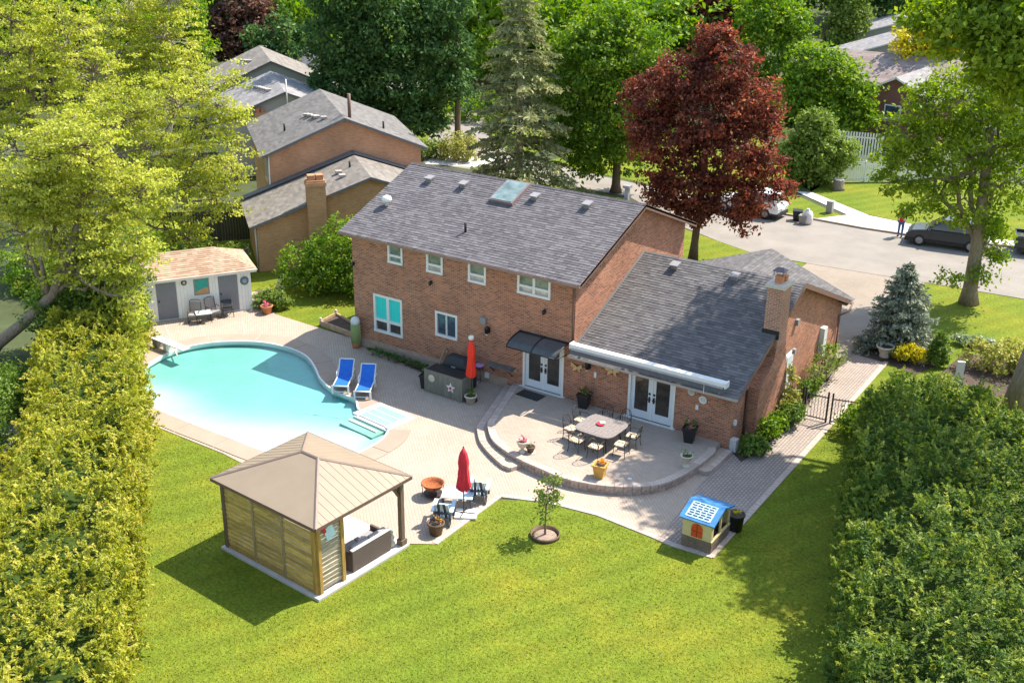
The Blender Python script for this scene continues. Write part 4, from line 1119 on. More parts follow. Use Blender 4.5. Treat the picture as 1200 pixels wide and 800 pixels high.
# chimney
ch = MB(); ch.box(6.78, 7.397, 2.93, 3.87, 1.9, 5.80)
chim = ch.build('chimney', BRICK_CH, house)
c2 = MB(); c2.box(6.70, 7.48, 2.85, 3.95, 5.80, 5.93); c2.build('chimney_cap', STONEP, chim)
c3 = MB(); c3.lathe([(0.2, 0), (0.2, 0.30), (0.17, 0.31)], (7.09, 3.3, 5.93), 4, sq=True); c3.lathe([(0.15, 0), (0.15, 0.22)], (7.16, 3.66, 5.93), 4, sq=True); c3.build('flue_tile', TERRA, chim)
c4 = MB(); c4.box(6.86, 7.32, 3.1, 3.5, 6.40, 6.43)
for a, b in ((6.9, 3.13), (7.26, 3.13), (6.9, 3.45), (7.26, 3.45)): c4.tube([(a, b, 6.22), (a, b, 6.41)], 0.015, 4)
c4.add([(6.84, 3.08, 6.43), (7.34, 3.08, 6.43), (7.34, 3.52, 6.43), (6.84, 3.52, 6.43), (7.0, 3.3, 6.55), (7.2, 3.3, 6.55)], [(0, 1, 5, 4), (1, 2, 5), (2, 3, 4, 5), (3, 0, 4)])
c4.build('chimney_cowl', mat('oxidised_cowl', (0.13, 0.10, 0.12), 0.5, 0.2, 8), chim)
c5 = MB(); c5.box(6.74, 7.44, 2.89, 2.93, 3.75, 4.1); c5.build('flashing', BLACK, chim)
bz = [(1.45, -.02), (4.45, -.02), (4.45, 1.6), (4.35, 2.1), (4.2, 2.5), (4.0, 3.0), (3.9, 3.4), (2.90, 3.4), (2.80, 3.0), (2.35, 2.62), (1.85, 2.42), (1.55, 2.15), (1.45, 1.75)]
bb = MB(); n = len(bz)
bb.add([(6.90, y, z) for y, z in bz]+[(7.40, y, z) for y, z in bz], [tuple(range(n-1, -1, -1)), tuple(range(n, 2*n))]+[(i, (i+1) % n, n+(i+1) % n, n+i) for i in range(n)])
bb.build('chimney_breast', BRICK, house)
dsp = MB(); dsp.tube([(6.98, -.44, 2.4), (7.02, 0.6, 2.30), (7.02, 1.25, 2.2), (7.02, 1.25, 0.1)], 0.05, 6); dsp.build('downspout', BROWN, house)
dsp = MB(); dsp.tube([(7.40, 12.6, 2.38), (7.36, 12.2, 2.05), (7.03, 12.0, 1.85), (7.03, 12.0, 0.1)], 0.05, 6); dsp.build('downspout', BROWN, house)
# side wall fittings
ws = WF((X2, 0, 0), (0, 1, 0))
def wbox(name, m, par, w_, *a):
    q = MB(); w_.box(q, *a); return q.build(name, m, par)
sd_ = wbox('side_door', mat('side_door_white', (0.62, 0.66, 0.68), 0.5, 0.04, 4), house, ws, 5.30, 6.15, 0.05, 2.15, 0.0, 0.06)
wbox('door_panel', mat('side_door_panel', (0.50, 0.56, 0.58), 0.5, 0.04, 4), sd_, ws, 5.42, 6.03, 0.2, 2.03, 0.06, 0.075)
wbox('meter_cabinet', mat('pale_meter_box', (0.56, 0.58, 0.55), 0.5, 0.1, 5), house, ws, 9.55, 9.95, 0.55, 2.0, 0.0, 0.22)
wbox('wall_vent', GALV, house, ws, 6.05, 6.3, 3.25, 3.5, 0.0, 0.14); wbox('wall_vent', GALV, house, ws, 4.6, 4.8, 2.6, 2.8, 0.5, 0.62)
wbox('hose_bib_box', WHITEP, house, ws, 0.22, 0.34, 1.05, 1.25, 0.0, 0.10); wbox('gas_meter', mat('grey_gas_meter', (0.46, 0.45, 0.45), 0.5, 0.2, 9), house, ws, -0.02, 0.28, 0.05, 0.55, 0.02, 0.28)
# front wall fittings
def lantern(u, z, par, m=BLACK):
    q = MB(); wf.box(q, u-.07, u+.07, z-.1, z+.16, 0, 0.05)
    c = wf.P(u, z+.05, 0.17); q.lathe([(0.02, .2), (0.12, .1), (0.10, .08), (0.085, -.14), (0.03, -.2)][::-1], c, 8); o = q.build('wall_lantern', m, par)
    g = MB(); g.lathe([(0.06, -.02), (0.085, .05)], (c.x, c.y, c.z-.19), 8); g.build('glass', STONEP, o)
p = (-4.193,0,2.415); lantern(p[0], p[2], house)
p = (0.743,0,2.337); lantern(p[0], p[2]-.32, house)
for p in ((-7.23,0,3.941), (-1.421,0,3.879), (-11.65,0,3.937)):
    q = MB(); wf.box(q, p[0]-.05, p[0]+.05, p[2]-.04, p[2]+.1, 0, .06); q.lathe([(0.05, -.1), (0.07, .06), (.03, .09)], wf.P(p[0], p[2], .12), 8); q.build('spot_light', BLACK, house)
p = (-4.437,0,2.826); wbox('dryer_vent', GALV, house, wf, p[0]-.16, p[0]+.14, p[2]-.14, p[2]+.14, 0, .12)
p = (-4.249,0,0.338); wbox('socket_box', WHITEP, house, wf, p[0]-.1, p[0]+.1, p[2]-.12, p[2]+.12, 0, .09)
p = (-2.821,0,0.943); wbox('hose_tap', mat('tan_tap', (.5, .42, .3), .5), house, wf, p[0]-.06, p[0]+.06, p[2]-.07, p[2]+.07, 0, .08)
p = (5.656,0,1.382)
# wall ornaments: things of their own
def plate(u, z, r_, label, m1, m2, name='wall_plate', cat='ornament'):
    c = wf.P(u, z, 0.0); t = thing(name, label, cat, c)
    q = MB(); q.lathe([(r_*.8, 0), (r_, .03), (r_*.9, .035)], (0, 0, 0), 16); o = q.build('rim', m1, t); o.rotation_euler = (R(90), 0, 0)
    q = MB(); q.lathe([(r_*.6, .036), (r_*.55, .05)], (0, 0, 0), 14); o = q.build('face', m2, t); o.rotation_euler = (R(90), 0, 0)
p = (5.261,0,2.069); plate(p[0], p[2], .15, 'round pale wall plate right of the french doors, the upper left one', mat('ceramic_grey', (.5, .47, .45), .5), mat('ceramic_dark', (.42, .40, .38), .5))
p = (5.758,0,1.869); plate(p[0], p[2], .17, 'round thermometer dial on brick near the right wall corner', WHITEP, mat('dial_grey', (.55, .57, .57), .4), 'thermometer', 'thermometer')
p = (5.556,0,1.517); q = MB(); wf.box(q, p[0]-.06, p[0]+.06, p[2]-.09, p[2]+.09, 0, .07); tag(q.build('outdoor_sensor', WHITEP), 'small white sensor box below the two round wall dials', 'sensor box')
p = (1.059,0,1.741); q = MB(); wf.box(q, p[0]-.05, p[0]+.05, p[2]-.14, p[2]+.1, 0, .06); tag(q.build('wall_thermometer', WHITEP), 'small white thermometer on brick between the two butterflies', 'thermometer')
def butterfly(p, label, sc):
    t = thing('butterfly_ornament', label, 'ornament', wf.P(p[0], p[2], 0.03))
    bm_ = MB(); bm_.tube([(0, -.02, -.14*sc), (0, -.02, .14*sc)], .02, 5); bm_.build('body', IRON, t)
    for s_ in (-1, 1):
        q = MB(); q.add([(0, -.02, .03), (s_*.27*sc, -.07, .22*sc), (s_*.3*sc, -.06, .02), (s_*.17*sc, -.05, -.02), (s_*.2*sc, -.06, -.2*sc), (0, -.02, -.08),
                         (0, -.035, .03), (s_*.27*sc, -.085, .22*sc), (s_*.3*sc, -.075, .02), (s_*.17*sc, -.065, -.02), (s_*.2*sc, -.075, -.2*sc), (0, -.035, -.08)],
                        [(0, 1, 2, 3, 4, 5), (11, 10, 9, 8, 7, 6)]+[(i, (i+1) % 6, 6+(i+1) % 6, 6+i) for i in range(6)]); q.build('wing', mat('brass_wing_%s%d' % (label[-4:], s_), (.50, .36, .18), .45, .25, 9, metal=.3), t)
butterfly((0.205,0,1.826), 'brass butterfly on the brick wall right of the canopied door', .9)
butterfly((1.833,0,2.089), 'brass butterfly on the brick wall left of the french doors', 1.05)

# ------------------------------------------------------------------ pool shed
sa = math.atan2(4.69, 2.94)
shed = thing('pool_shed', 'white pool shed with salmon hip roof and two grey doors', 'shed', (-21.91, -4.23, 0), sa)
SW, SD, SH = 5.55, 2.9, 2.2
sw = WF((0, 0, 0), (1, 0, 0))
D1, D2, WN = (-21.402,-3.306,0), (-20.988,-2.443,0), 0
dr1, dr2, wn_ = (0.98, 1.96, 0.06, 2.05), (3.95, 4.92, 0.06, 2.05), (2.78, 3.52, 1.10, 1.95)
for (u0, u1, a, b) in ((0, 0.98, 0, SH), (0.98, 1.96, 2.05, SH), (1.96, 2.78, 0, SH), (2.78, 3.52, 0, 1.1), (2.78, 3.52, 1.95, SH), (3.52, 3.95, 0, SH), (3.95, 4.92, 2.05, SH), (4.92, SW, 0, SH)):
    n = max(1, round((u1-u0)/0.15))
    for i in range(n):
        q = MB(); sw.box(q, u0+(u1-u0)*i/n+.006, u0+(u1-u0)*(i+1)/n-.006, a, b, -.03, 0.0); q.build('siding_board', SHEDW, shed)
q = MB(); q.box(0.01, SW-.01, .03, SD, 0, SH-.01); q.build('wall', SHEDW, shed)
wr = WF((SW, 0, 0), (0, 1, 0))
for i in range(18):
    q = MB(); wr.box(q, SD*i/18+.006, SD*(i+1)/18-.006, 0, SH, -.02, .012); q.build('siding_board', SHEDW, shed)
for dq in (dr1, dr2):
    q = MB(); sw.box(q, dq[0]+.02, dq[1]-.02, dq[2], dq[3], -.028, -.01); d = q.build('door', DOORG, shed)
    for i in range(7):
        q = MB(); a = dq[0]+.03+(dq[1]-dq[0]-.06)*i/7; sw.box(q, a+.006, a+(dq[1]-dq[0]-.06)/7-.006, dq[2]+.01, dq[3]-.01, -.01, .006); q.build('door_board', DOORG, d)
    q = MB(); sw.box(q, dq[0]+.07, dq[0]+.13, .98, 1.06, .006, .06); q.build('handle', BLACK, d)
PICT = mat('beach_picture', (.02, .28, .25), .5, .1, 3, col2=(.03, .33, .28))
q = MB(); sw.box(q, wn_[0], wn_[1], wn_[2], wn_[3], -.028, .015); f = q.build('window', GREYM, shed)
q = MB(); sw.box(q, wn_[0]+.06, wn_[1]-.06, wn_[2]+.06, wn_[3]-.06, .015, .022); q.build('pane', PICT, f)
q = MB(); u0, u1, z0 = wn_[0]+.06, wn_[1]-.06, wn_[2]+.06
q.add([sw.P(u0, z0, .024), sw.P(u1, z0, .024), sw.P(u1, z0+.32, .024), sw.P(u0+.25, z0+.22, .024), sw.P(u0, z0+.10, .024)], [(0, 1, 2, 3, 4)]); q.build('sand_print', mat('sand_print', (.50, .27, .13), .6, .15, 5), f)
oh = .28
e = [(-oh, -oh, SH-.05), (SW+oh, -oh, SH-.05), (SW+oh, SD+oh, SH-.05), (-oh, SD+oh, SH-.05)]; rz_ = SH+.82
ra, rb = (1.55, SD/2, rz_), (SW-1.55, SD/2, rz_)
mb = MB(); mb.slab([e[0], e[1], rb, ra], .06); mb.slab([e[2], e[3], ra, rb], .06); mb.slab([e[1], e[2], rb], .06); mb.slab([e[3], e[0], ra], .06)
rf = mb.build('roof', WHITE, shed)
link('shingles', shingle_mesh([(e[0], e[1], rb, ra), (e[2], e[3], ra, rb), (e[1], e[2], rb, rb), (e[3], e[0], ra, ra)], SH_PINK, .14, .3, seed=8), rf, 'stuff')
q = MB(); q.box(-oh, SW+oh, -oh-.03, -oh, SH-.16, SH-.03); q.build('fascia', WHITE, rf)
def shed_disc(u, z, r_, label, m1, m2, name, cat):
    c = shed.matrix_basis @ sw.P(u, z, 0.002)
    t = thing(name, label, cat, c, sa)
    q = MB(); q.lathe([(r_*.9, 0), (r_, .03), (r_*.85, .05)], (0, 0, 0), 16); o = q.build('rim', m1, t); o.rotation_euler = (R(90), 0, 0)
    q = MB(); q.lathe([(r_*.55, .052), (r_*.4, .06)], (0, 0, 0), 12); o = q.build('face', m2, t); o.rotation_euler = (R(90), 0, 0)
shed_disc(2.33, 1.83, .14, 'round bronze clock on the white shed between left door and window', IRON, STONEP, 'wall_clock', 'clock')
shed_disc(5.24, 1.55, .22, 'blue grey life ring on the white shed at its right end', mat('slate_ring', (.10, .16, .20), .6, .15, 6), mat('ring_centre', (.30, .36, .40), .6), 'life_ring', 'life ring')

# ------------------------------------------------------------------ gazebo
gz = thing('gazebo', 'tan metal roofed gazebo with cedar plank walls on a concrete slab', 'gazebo', (-1.386, -13.876, 0), R(-4.5))
q = MB(); q.box(-2.3, 2.3, -2.0, 2.0, -.03, .08); q.build('slab', mat('gazebo_slab', (.50, .46, .44), .9, .12, 2), gz, bevel=.02)
q = MB(); q.box(-2.28, 2.28, -1.98, 1.98, .081, .084)
px0, px1, py0, py1 = -2.12, 2.12, -1.82, 1.82
def gpost(name, x, y, m, s_=.15, h=2.45):
    q = MB(); q.box(x-s_/2, x+s_/2, y-s_/2, y+s_/2, .08, h); return q.build(name, m, gz, bevel=.012)
gpost('post', px0, py0, POSTD); gpost('post', px1-.09, py0, POST, .13); gpost('post', px1, py0+.09, POST, .13); gpost('post', px1-.11, py0+.14, BLACK, .14)
gpost('post', px1, py0+1.02, POST, .14)
for (x, y) in ((px1, py1), (px0, py1)):
    p_ = gpost('post', x, y, POSTD, .16)
    q = MB(); q.box(x-.12, x+.12, y-.12, y+.12, .08, .28); q.build('post_base', POSTD, p_)
for (x, y, dx, dy) in ((px1, py1, 0, -1), (px1, py1, -1, 0), (px0, py1, 1, 0), (px0, py1, 0, -1)):
    q = MB(); q.tube([(x+dx*.06, y+dy*.06, 1.85), (x+dx*.3, y+dy*.3, 2.22), (x+dx*.52, y+dy*.52, 2.42)], .055, 4); q.build('knee_brace', POSTD, gz)
bx = (px1-px0-.12)/3
for b in range(3):
    x0 = px0+.07+b*bx; x1 = x0+bx-.03
    for i in range(14):
        z0 = .16+i*.160
        q = MB(); j = rng.normal()*.006
        q.cbox(((x0+x1)/2, py0-.012+j, z0+.075), x1-x0, .03, .150, 0, 0, R(13+rng.normal()*2)); q.build('wall_plank', WOOD, gz)
    q = MB(); q.box(x1-.035, x1+.045, py0-.06, py0+.03, .10, 2.42); q.build('batten', mat('batten_wood', (.33, .25, .15), .8, .3, 3, stretch=(6, 6, .8)) if b == 0 else bpy.data.materials['batten_wood'], gz)
q = MB(); q.box(px0, px1-.05, py0-.045, py0+.02, .10, .155); q.build('wall_rail', POST, gz)
q = MB(); q.box(px0, px1-.05, py0-.045, py0+.02, 2.39, 2.46); q.build('wall_rail', POST, gz)
for i in range(14):
    z0 = .16+i*.160
    q = MB(); q.cbox((px1, py0+.56, z0+.075), .03, .80, .150, 0, 0, 0, R(13+rng.normal()*2)); q.build('wall_plank', WOODG, gz)
q = MB()
q.box(px0-.06, px1+.06, py0-.07, py0+.07, 2.462, 2.60); q.box(px0-.06, px1+.06, py1-.07, py1+.07, 2.462, 2.60); q.box(px0-.07, px0+.07, py0+.07, py1-.07, 2.462, 2.60); q.box(px1-.07, px1+.07, py0+.07, py1-.07, 2.462, 2.60)
q.build('roof_beam', POSTD, gz)
er = [(-2.42, -2.06, 2.585), (2.42, -2.06, 2.585), (2.42, 2.06, 2.585), (-2.42, 2.06, 2.585)]
g0, g1 = (-.36, 0, 3.38), (.36, 0, 3.38)
for nm, P in (('a', [er[0], er[1], g1, g0]), ('b', [er[1], er[2], g1]), ('c', [er[2], er[3], g0, g1]), ('d', [er[3], er[0], g0])):
    q = MB(); q.slab(P, .03); o = q.build('roof_panel', TANROOF, gz)
    a, b = Vector(P[0]), Vector(P[1]); top = Vector(P[2]) if len(P) == 3 else None
    if nm == 'a': continue
    k = 15; sm_ = MB()
    nrm = (Vector(P[1])-Vector(P[0])).cross(Vector(P[2])-Vector(P[0])).normalized()
    for i in range(1, k):
        t = i/k; s0 = a.lerp(b, t)
        up = (nrm.cross((b-a).normalized()))
        if up.z < 0: up = -up
        L_ = 5.0
        if len(P) == 3: L_ = (1-abs(2*t-1))*(top-(a+b)/2).length
        else:
            r0_, r1_ = Vector(P[3]), Vector(P[2]); ta = (r0_-a).dot((b-a).normalized())/(b-a).length; tb = (r1_-a).dot((b-a).normalized())/(b-a).length
            hh = ((r0_-a)-(b-a).normalized()*((r0_-a).dot((b-a).normalized()))).length
            L_ = hh*min(1, t/ta, (1-t)/(1-tb))
        if L_ < .1: continue
        s1 = s0+up*L_
        w_ = (b-a).normalized()*.007
        sm_.add([s0-w_+nrm*.001, s0+w_+nrm*.001, s1+w_+nrm*.001, s1-w_+nrm*.001, s0+nrm*.010, s1+nrm*.010], [(0, 4, 5, 3), (4, 1, 2, 5)])
    sm_.build('seam', TANROOF, o)
for a, b in ((er[0], g0), (er[1], g1), (er[2], g1), (er[3], g0), (g0, g1)):
    q = MB(); a, b = Vector(a), Vector(b); d = b-a; sd = d.cross(Vector((0, 0, 1))).normalized()*.05
    q.add([a-sd+Vector((0, 0, .004)), a+sd+Vector((0, 0, .004)), b+sd+Vector((0, 0, .004)), b-sd+Vector((0, 0, .004)), a+Vector((0, 0, .045)), b+Vector((0, 0, .045))], [(0, 4, 5, 3), (4, 1, 2, 5), (0, 1, 4), (3, 5, 2)])
    q.build('ridge_cap', mat('brown_ridge', (.24, .17, .14), .5, .1, 4) if 'brown_ridge' not in bpy.data.materials else bpy.data.materials['brown_ridge'], gz)
q = MB()
for a, b in zip(er, er[1:]+er[:1]):
    a, b = Vector(a), Vector(b); d = (b-a).normalized(); o_ = d.cross(Vector((0, 0, 1)))*.012
    q.add([a+o_+Vector((0, 0, -.1)), b+o_+Vector((0, 0, -.1)), b+o_+Vector((0, 0, .01)), a+o_+Vector((0, 0, .01)), a-o_+Vector((0, 0, -.1)), b-o_+Vector((0, 0, -.1)), b-o_+Vector((0, 0, .005)), a-o_+Vector((0, 0, .005))],
          [(0, 1, 2, 3), (7, 6, 5, 4), (0, 4, 5, 1), (3, 2, 6, 7)])
q.build('eave_trim', TANDARK, gz)
gM = gz.matrix_basis
# little flag hung at the corner
fl_ = thing('hanging_flag', 'small pale blue and red flag hung inside the near gazebo corner', 'flag', gM @ Vector((px1+.08, py0+.50, 2.35)), R(-4.5))
q = MB(); q.cbox((0, 0, -.28), .012, .36, .46, 0, 0, R(18)); q.build('cloth', mat('pale_flag', (.50, .66, .74), .8, .1, 6), fl_)
q = MB(); q.cbox((.005, -.22, -.12), .012, .12, .22, 0, 0, R(18)); q.build('corner_patch', REDF, fl_)
# outdoor sofa under the roof
so = thing('outdoor_sofa', 'brown wicker sofa with light cushions inside the gazebo, its back to the lawn', 'sofa', gM @ Vector((1.62, .50, .085)), R(-4.5))
q = MB(); q.box(-.42, .36, -.78, .78, .04, .34); q.box(.36, .48, -.86, .86, .02, .74); q.box(-.42, .36, -.88, -.78, .02, .62); q.box(-.42, .36, .78, .88, .02, .62); q.build('frame', WICKER, so, bevel=.02)
for a, b in ((-.76, -.01), (.01, .76)):
    q = MB(); q.box(-.40, .24, a, b, .345, .48); q.build('seat_cushion', CUSHD, so, bevel=.04)
    q = MB(); q.cbox((.28, (a+b)/2, .64), .15, abs(b-a), .40, 0, 0, 0, R(8)); q.build('back_cushion', CUSHD, so, bevel=.05)
q = MB(); q.box(.355, .49, -.865, .865, .745, .79); q.build('top_pad', CUSH, so, bevel=.02)
q = MB(); q.cbox((-.05, .15, .52), .28, .34, .05, .4); tag(q.build('folded_towel', CUSH), 'pale folded towel lying on the grey sofa cushions', 'towel'); o = bpy.data.objects['folded_towel']; o.matrix_world = so.matrix_basis.copy()
st = thing('stone_ornament', 'pale stacked stone ornament standing between wicker sofa and right gazebo post', 'ornament', gM @ Vector((1.95, 1.48, .08)))
q = MB(); q.ball((0, 0, .13), .15, 8, sz=.8); q.ball((.02, 0, .34), .12, 8, sz=.9); q.ball((0, .01, .52), .085, 8); q.build('stone', STONEP, st)

# ------------------------------------------------------------------ neighbouring houses
NG = math.atan2(.777, .63)          # direction along their gable ends
def nb_window(par, wf_, u0, u1, z0, z1): window(par, wf_, u0, u1, z0, z1, [(0, 1, 0, 1, GLASSB)], None, .08, bars=[('v', .5, .05)])
# rust coloured two-storey volume and its lower tan wing nearest the pool
def place(loc, rz): return dict(loc=loc, rz=rz)
n1 = thing('tan_brick_house', 'tan and rust brick house with two brown roofs behind the dark round bush', 'house', (-26.4, 9.4, 0), NG)
UW, UD, UE, UR = 9.1, 9.5, 5.25, 7.15
mb = MB(); w_ = WF((0, 0, 0), (1, 0, 0))
mb.add([(0, 0, 0), (UW, 0, 0), (UW, 0, UE), (UW/2, 0, UR-.1), (0, 0, UE)], [(0, 1, 2, 3, 4)]); mb.add([(0, UD, 0), (UW, UD, 0), (UW, UD, UE), (UW/2, UD, UR-.1), (0, UD, UE)], [(4, 3, 2, 1, 0)])
mb.add([(UW, 0, 0), (UW, UD, 0), (UW, UD, UE), (UW, 0, UE)], [(0, 1, 2, 3)])
mb.build('wall', BRICK_N2, n1)
mb = MB(); wl = WF((0, UD, 0), (0, -1, 0)); wl.wall(mb, 0, UD, 0, UE, [(7.6, 8.9, 3.4, 4.9), (7.9, 8.9, .2, 2.2)], .1); mb.build('wall', BRICK_N, n1)
nb_window(n1, wl, 7.6, 8.9, 3.4, 4.9)
q = MB(); wl.box(q, 7.9, 8.9, .2, 2.2, -.09, .03); q.build('door', WHITE, n1)
TRIMG = mat('slate_trim', (.12, .125, .14), .6, .1, 4)
r_ = gable_roof(n1, 'roof', -.35, UW+.35, -.3, UD+.3, UE-.1, UR, 'y', SH_BROWN, TRIMG, seed=11)
q = MB(); q.tube([(.05, -.05, 5.1), (.02, -.06, 3.2), (.02, -.06, .1)], .05, 6); q.build('downspout', WHITE, n1)
def on_roof(x, y): return (UE-.1)+(UR-UE+.1)*(1-abs(x-UW/2)/(UW/2+.35))
for x, y in ((2.9, 4.2), (3.05, 3.7), (3.2, 3.0), (3.3, 2.6), (3.6, 1.6)):
    q = MB(); q.cbox((x, y, on_roof(x, y)+.1), .36, .34, .14); q.build('roof_vent', mat('brown_vent', (.35, .31, .29), .6) if 'brown_vent' not in bpy.data.materials else bpy.data.materials['brown_vent'], n1)
for x, y, h in ((1.4, 3.1, .45), (5.0, .7, 1.4), (7.1, 1.2, .45)):
    q = MB(); z = on_roof(x, y); q.tube([(x, y, z-.05), (x, y, z+h)], .06 if h < 1 else .10, 8); q.build('roof_pipe', BLACK if h < 1 else BROWN, n1)
# wing in front (towards the camera)
WW, WDp, WE, WR = 12.6, 5.7, 2.75, 5.0
ox, oy = -1.35, -5.7
mb = MB()
mb.add([(ox, oy, 0), (ox+WW, oy, 0), (ox+WW, oy, WE), (ox+WW/2, oy, WR-.1), (ox, oy, WE)], [(0, 1, 2, 3, 4)])
mb.add([(ox, -.01, 0), (ox, oy, 0), (ox, oy, WE), (ox, -.01, WE)], [(0, 1, 2, 3)]); mb.add([(ox+WW, oy, 0), (ox+WW, -.01, 0), (ox+WW, -.01, WE), (ox+WW, oy, WE)], [(0, 1, 2, 3)])
mb.build('wall', BRICK_N, n1)
gable_roof(n1, 'roof', ox-.35, ox+WW+.35, oy-.3, -.02, WE-.1, WR, 'y', SH_TAN, TRIMG, seed=12)
q = MB(); q.slab([(ox-.35, -.55, WE-.02), (ox-.35, -.02, WE+.02), (ox+WW/2, -.02, WR+.14), (ox+WW/2, -.55, WR+.08)], .05); q.slab([(ox+WW+.35, -.02, WE+.02), (ox+WW+.35, -.55, WE-.02), (ox+WW/2, -.55, WR+.08), (ox+WW/2, -.02, WR+.14)], .05); q.build('valley_flashing', TRIMG, n1)
def wing_roof(x): return (WE-.1)+(WR-WE+.1)*(1-abs(x-(ox+WW/2))/(WW/2+.35))
q = MB(); q.box(ox+2.75, ox+3.75, oy-.62, oy+.10, 0, 5.05); c_ = q.build('chimney', BRICK_N, n1)
q = MB(); q.box(ox+2.70, ox+3.80, oy-.67, oy+.15, 4.75, 4.95); q.build('chimney_cap', BRICK_N2, c_)
for i in (0, 1):
    q = MB(); q.box(ox+2.84+.45*i, ox+3.22+.45*i, oy-.5, oy-.05, 5.05, 5.33); q.build('flue_tile', TERRA, c_)
q = MB(); q.box(ox+1.9, ox+2.75, oy-.25, oy, 0, 1.7); q.build('chimney_base', BRICK_N, n1)
for x, y in ((5.0, -2.9), (5.05, -3.9)):
    q = MB(); q.cbox((ox+x, y, wing_roof(ox+x)+.1), .36, .36, .14); q.build('roof_vent', bpy.data.materials['brown_vent'], n1)
q = MB(); z = wing_roof(ox+5.5); q.tube([(ox+5.7, -2.6, z), (ox+5.7, -2.6, z+.42)], .06, 8); q.build('roof_pipe', BLACK, n1)
q = MB(); q.tube([(ox-.05, oy+.3, 2.6), (ox-.05, oy+.3, .1)], .05, 6); q.build('downspout', WHITE, n1)

# the row of houses further along
def row_house(label, name, loc, w_, d_, e_, r_, shm, wallm, seed, chim=None, vents=(), rz=NG, cat='house', trim=TRIMG):
    h = thing(name, label, cat, loc, rz)
    mb = MB()
    mb.add([(0, 0, 0), (w_, 0, 0), (w_, 0, e_), (w_/2, 0, r_-.1), (0, 0, e_)], [(0, 1, 2, 3, 4)]); mb.add([(0, d_, 0), (w_, d_, 0), (w_, d_, e_), (w_/2, d_, r_-.1), (0, d_, e_)], [(4, 3, 2, 1, 0)])
    mb.add([(w_, 0, 0), (w_, d_, 0), (w_, d_, e_), (w_, 0, e_)], [(0, 1, 2, 3)]); mb.add([(0, d_, 0), (0, 0, 0), (0, 0, e_), (0, d_, e_)], [(0, 1, 2, 3)])
    mb.build('wall', wallm, h)
    gable_roof(h, 'roof', -.35, w_+.35, -.3, d_+.3, e_-.1, r_, 'y', shm, trim, seed=seed, expo=.3, w=.7)
    k = (r_-e_+.1)/(w_/2+.35)
    for x, y in vents:
        q = MB(); q.cbox((x, y, e_-.1+(x+.35)*k+.1), .4, .4, .14); q.build('roof_vent', bpy.data.materials['brown_vent'], h)
    wq = WF((0, 0, 0), (1, 0, 0))
    for u in (w_*.25, w_*.62):
        window(h, WF((0, -.02, 0), (1, 0, 0)), u, u+1.2, e_*.5, e_*.5+1.1, [(0, 1, 0, 1, GLASSB)], None, .08, rec=.0)
    if chim:
        q = MB(); q.box(chim[0], chim[0]+.8, -.4, .4, 0, chim[1]); c_ = q.build('chimney', BRICK_N2, h)
        for i in (0, 1):
            q = MB(); q.box(chim[0]+.1+.35*i, chim[0]+.35+.35*i, -.2, .2, chim[1], chim[1]+.3); q.build('flue_tile', TERRA, c_)
    return h
h2 = row_house('grey sided house with pale grey roof beyond the rust brick house', 'grey_sided_house', (-39.9, 18.3, 0), 9.0, 9.0, 4.2, 6.0, SH_GREY, SIDING, 13, (2.3, 4.6), [(3.0+.12*i, 5.4-.62*i) for i in range(6)])
q = MB(); q.tube([(4.6, -.4, 4.6), (4.6, -.4, 6.9)], .05, 6); q.build('antenna_mast', WHITE, h2)
h3 = row_house('house with tan brown roof, farthest of the row beside the bronze tree', 'tan_roof_house', (-51.5, 27.5, 0), 10.5, 9.0, 3.6, 6.0, SH_TAN, SIDING, 14, None, [(3.4+.15*i, 5.6-.6*i) for i in range(4)])
h4 = row_house('small white gabled house glimpsed among dark trees', 'white_gabled_house', (-53.0, 39.5, 0), 3.6, 6.0, 3.3, 5.0, SH_GREY, mat('white_siding', (.62, .60, .58), .7, .05, 3), 15)
# dark red brick house across the street
h5 = thing('dark_brick_house', 'dark red brick house with mauve roof and white fascia across the street', 'house', (-4.3, 58.0, 0), R(-4))
mb = MB()
mb.add([(-2.9, 0, 0), (3.2, 0, 0), (3.2, 0, 4.0), (.15, 0, 5.5), (-2.9, 0, 4.1)], [(0, 1, 2, 3, 4)]); mb.add([(3.2, 0, 0), (3.2, 9, 0), (3.2, 9, 4.0), (3.2, 0, 4.0)], [(0, 1, 2, 3)]); mb.add([(-2.9, 5, 0), (-2.9, 0, 0), (-2.9, 0, 4.1), (-2.9, 5, 4.1)], [(0, 1, 2, 3)])
mb.box(-12, -2.92, 5.0, 11, 0, 4.3); mb.build('wall', BRICK_D, h5)
gable_roof(h5, 'roof', -12.4, 3.6, 4.6, 12.4, 4.35, 6.3, 'x', SH_MAUVE, WHITE, seed=16, expo=.3, w=.7)
gable_roof(h5, 'roof', -3.3, 3.6, -.4, 8.0, 3.95, 5.7, 'y', SH_GREY, WHITE, seed=17, expo=.3, w=.7)
mb = MB(); mb.add([(-6.2, -4.5, 0), (-2.2, -4.5, 0), (-2.2, -4.5, 2.5), (-4.2, -4.5, 3.5), (-6.2, -4.5, 2.5)], [(0, 1, 2, 3, 4)]); mb.add([(-2.2, -4.5, 0), (-2.2, 4, 0), (-2.2, 4, 2.5), (-2.2, -4.5, 2.5)], [(0, 1, 2, 3)]); mb.add([(-6.2, 4, 0), (-6.2, -4.5, 0), (-6.2, -4.5, 2.5), (-6.2, 4, 2.5)], [(0, 1, 2, 3)]); mb.build('wall', BRICK_D, h5)
gable_roof(h5, 'roof', -6.5, -1.9, -4.8, 4.5, 2.45, 3.6, 'y', SH_GREY, WHITE, seed=18, expo=.3, w=.7)
window(h5, WF((0, -.02, 0), (1, 0, 0)), -.6, .8, 2.2, 3.4, [(0, 1, 0, 1, GLASSB)], None, .1, rec=0)
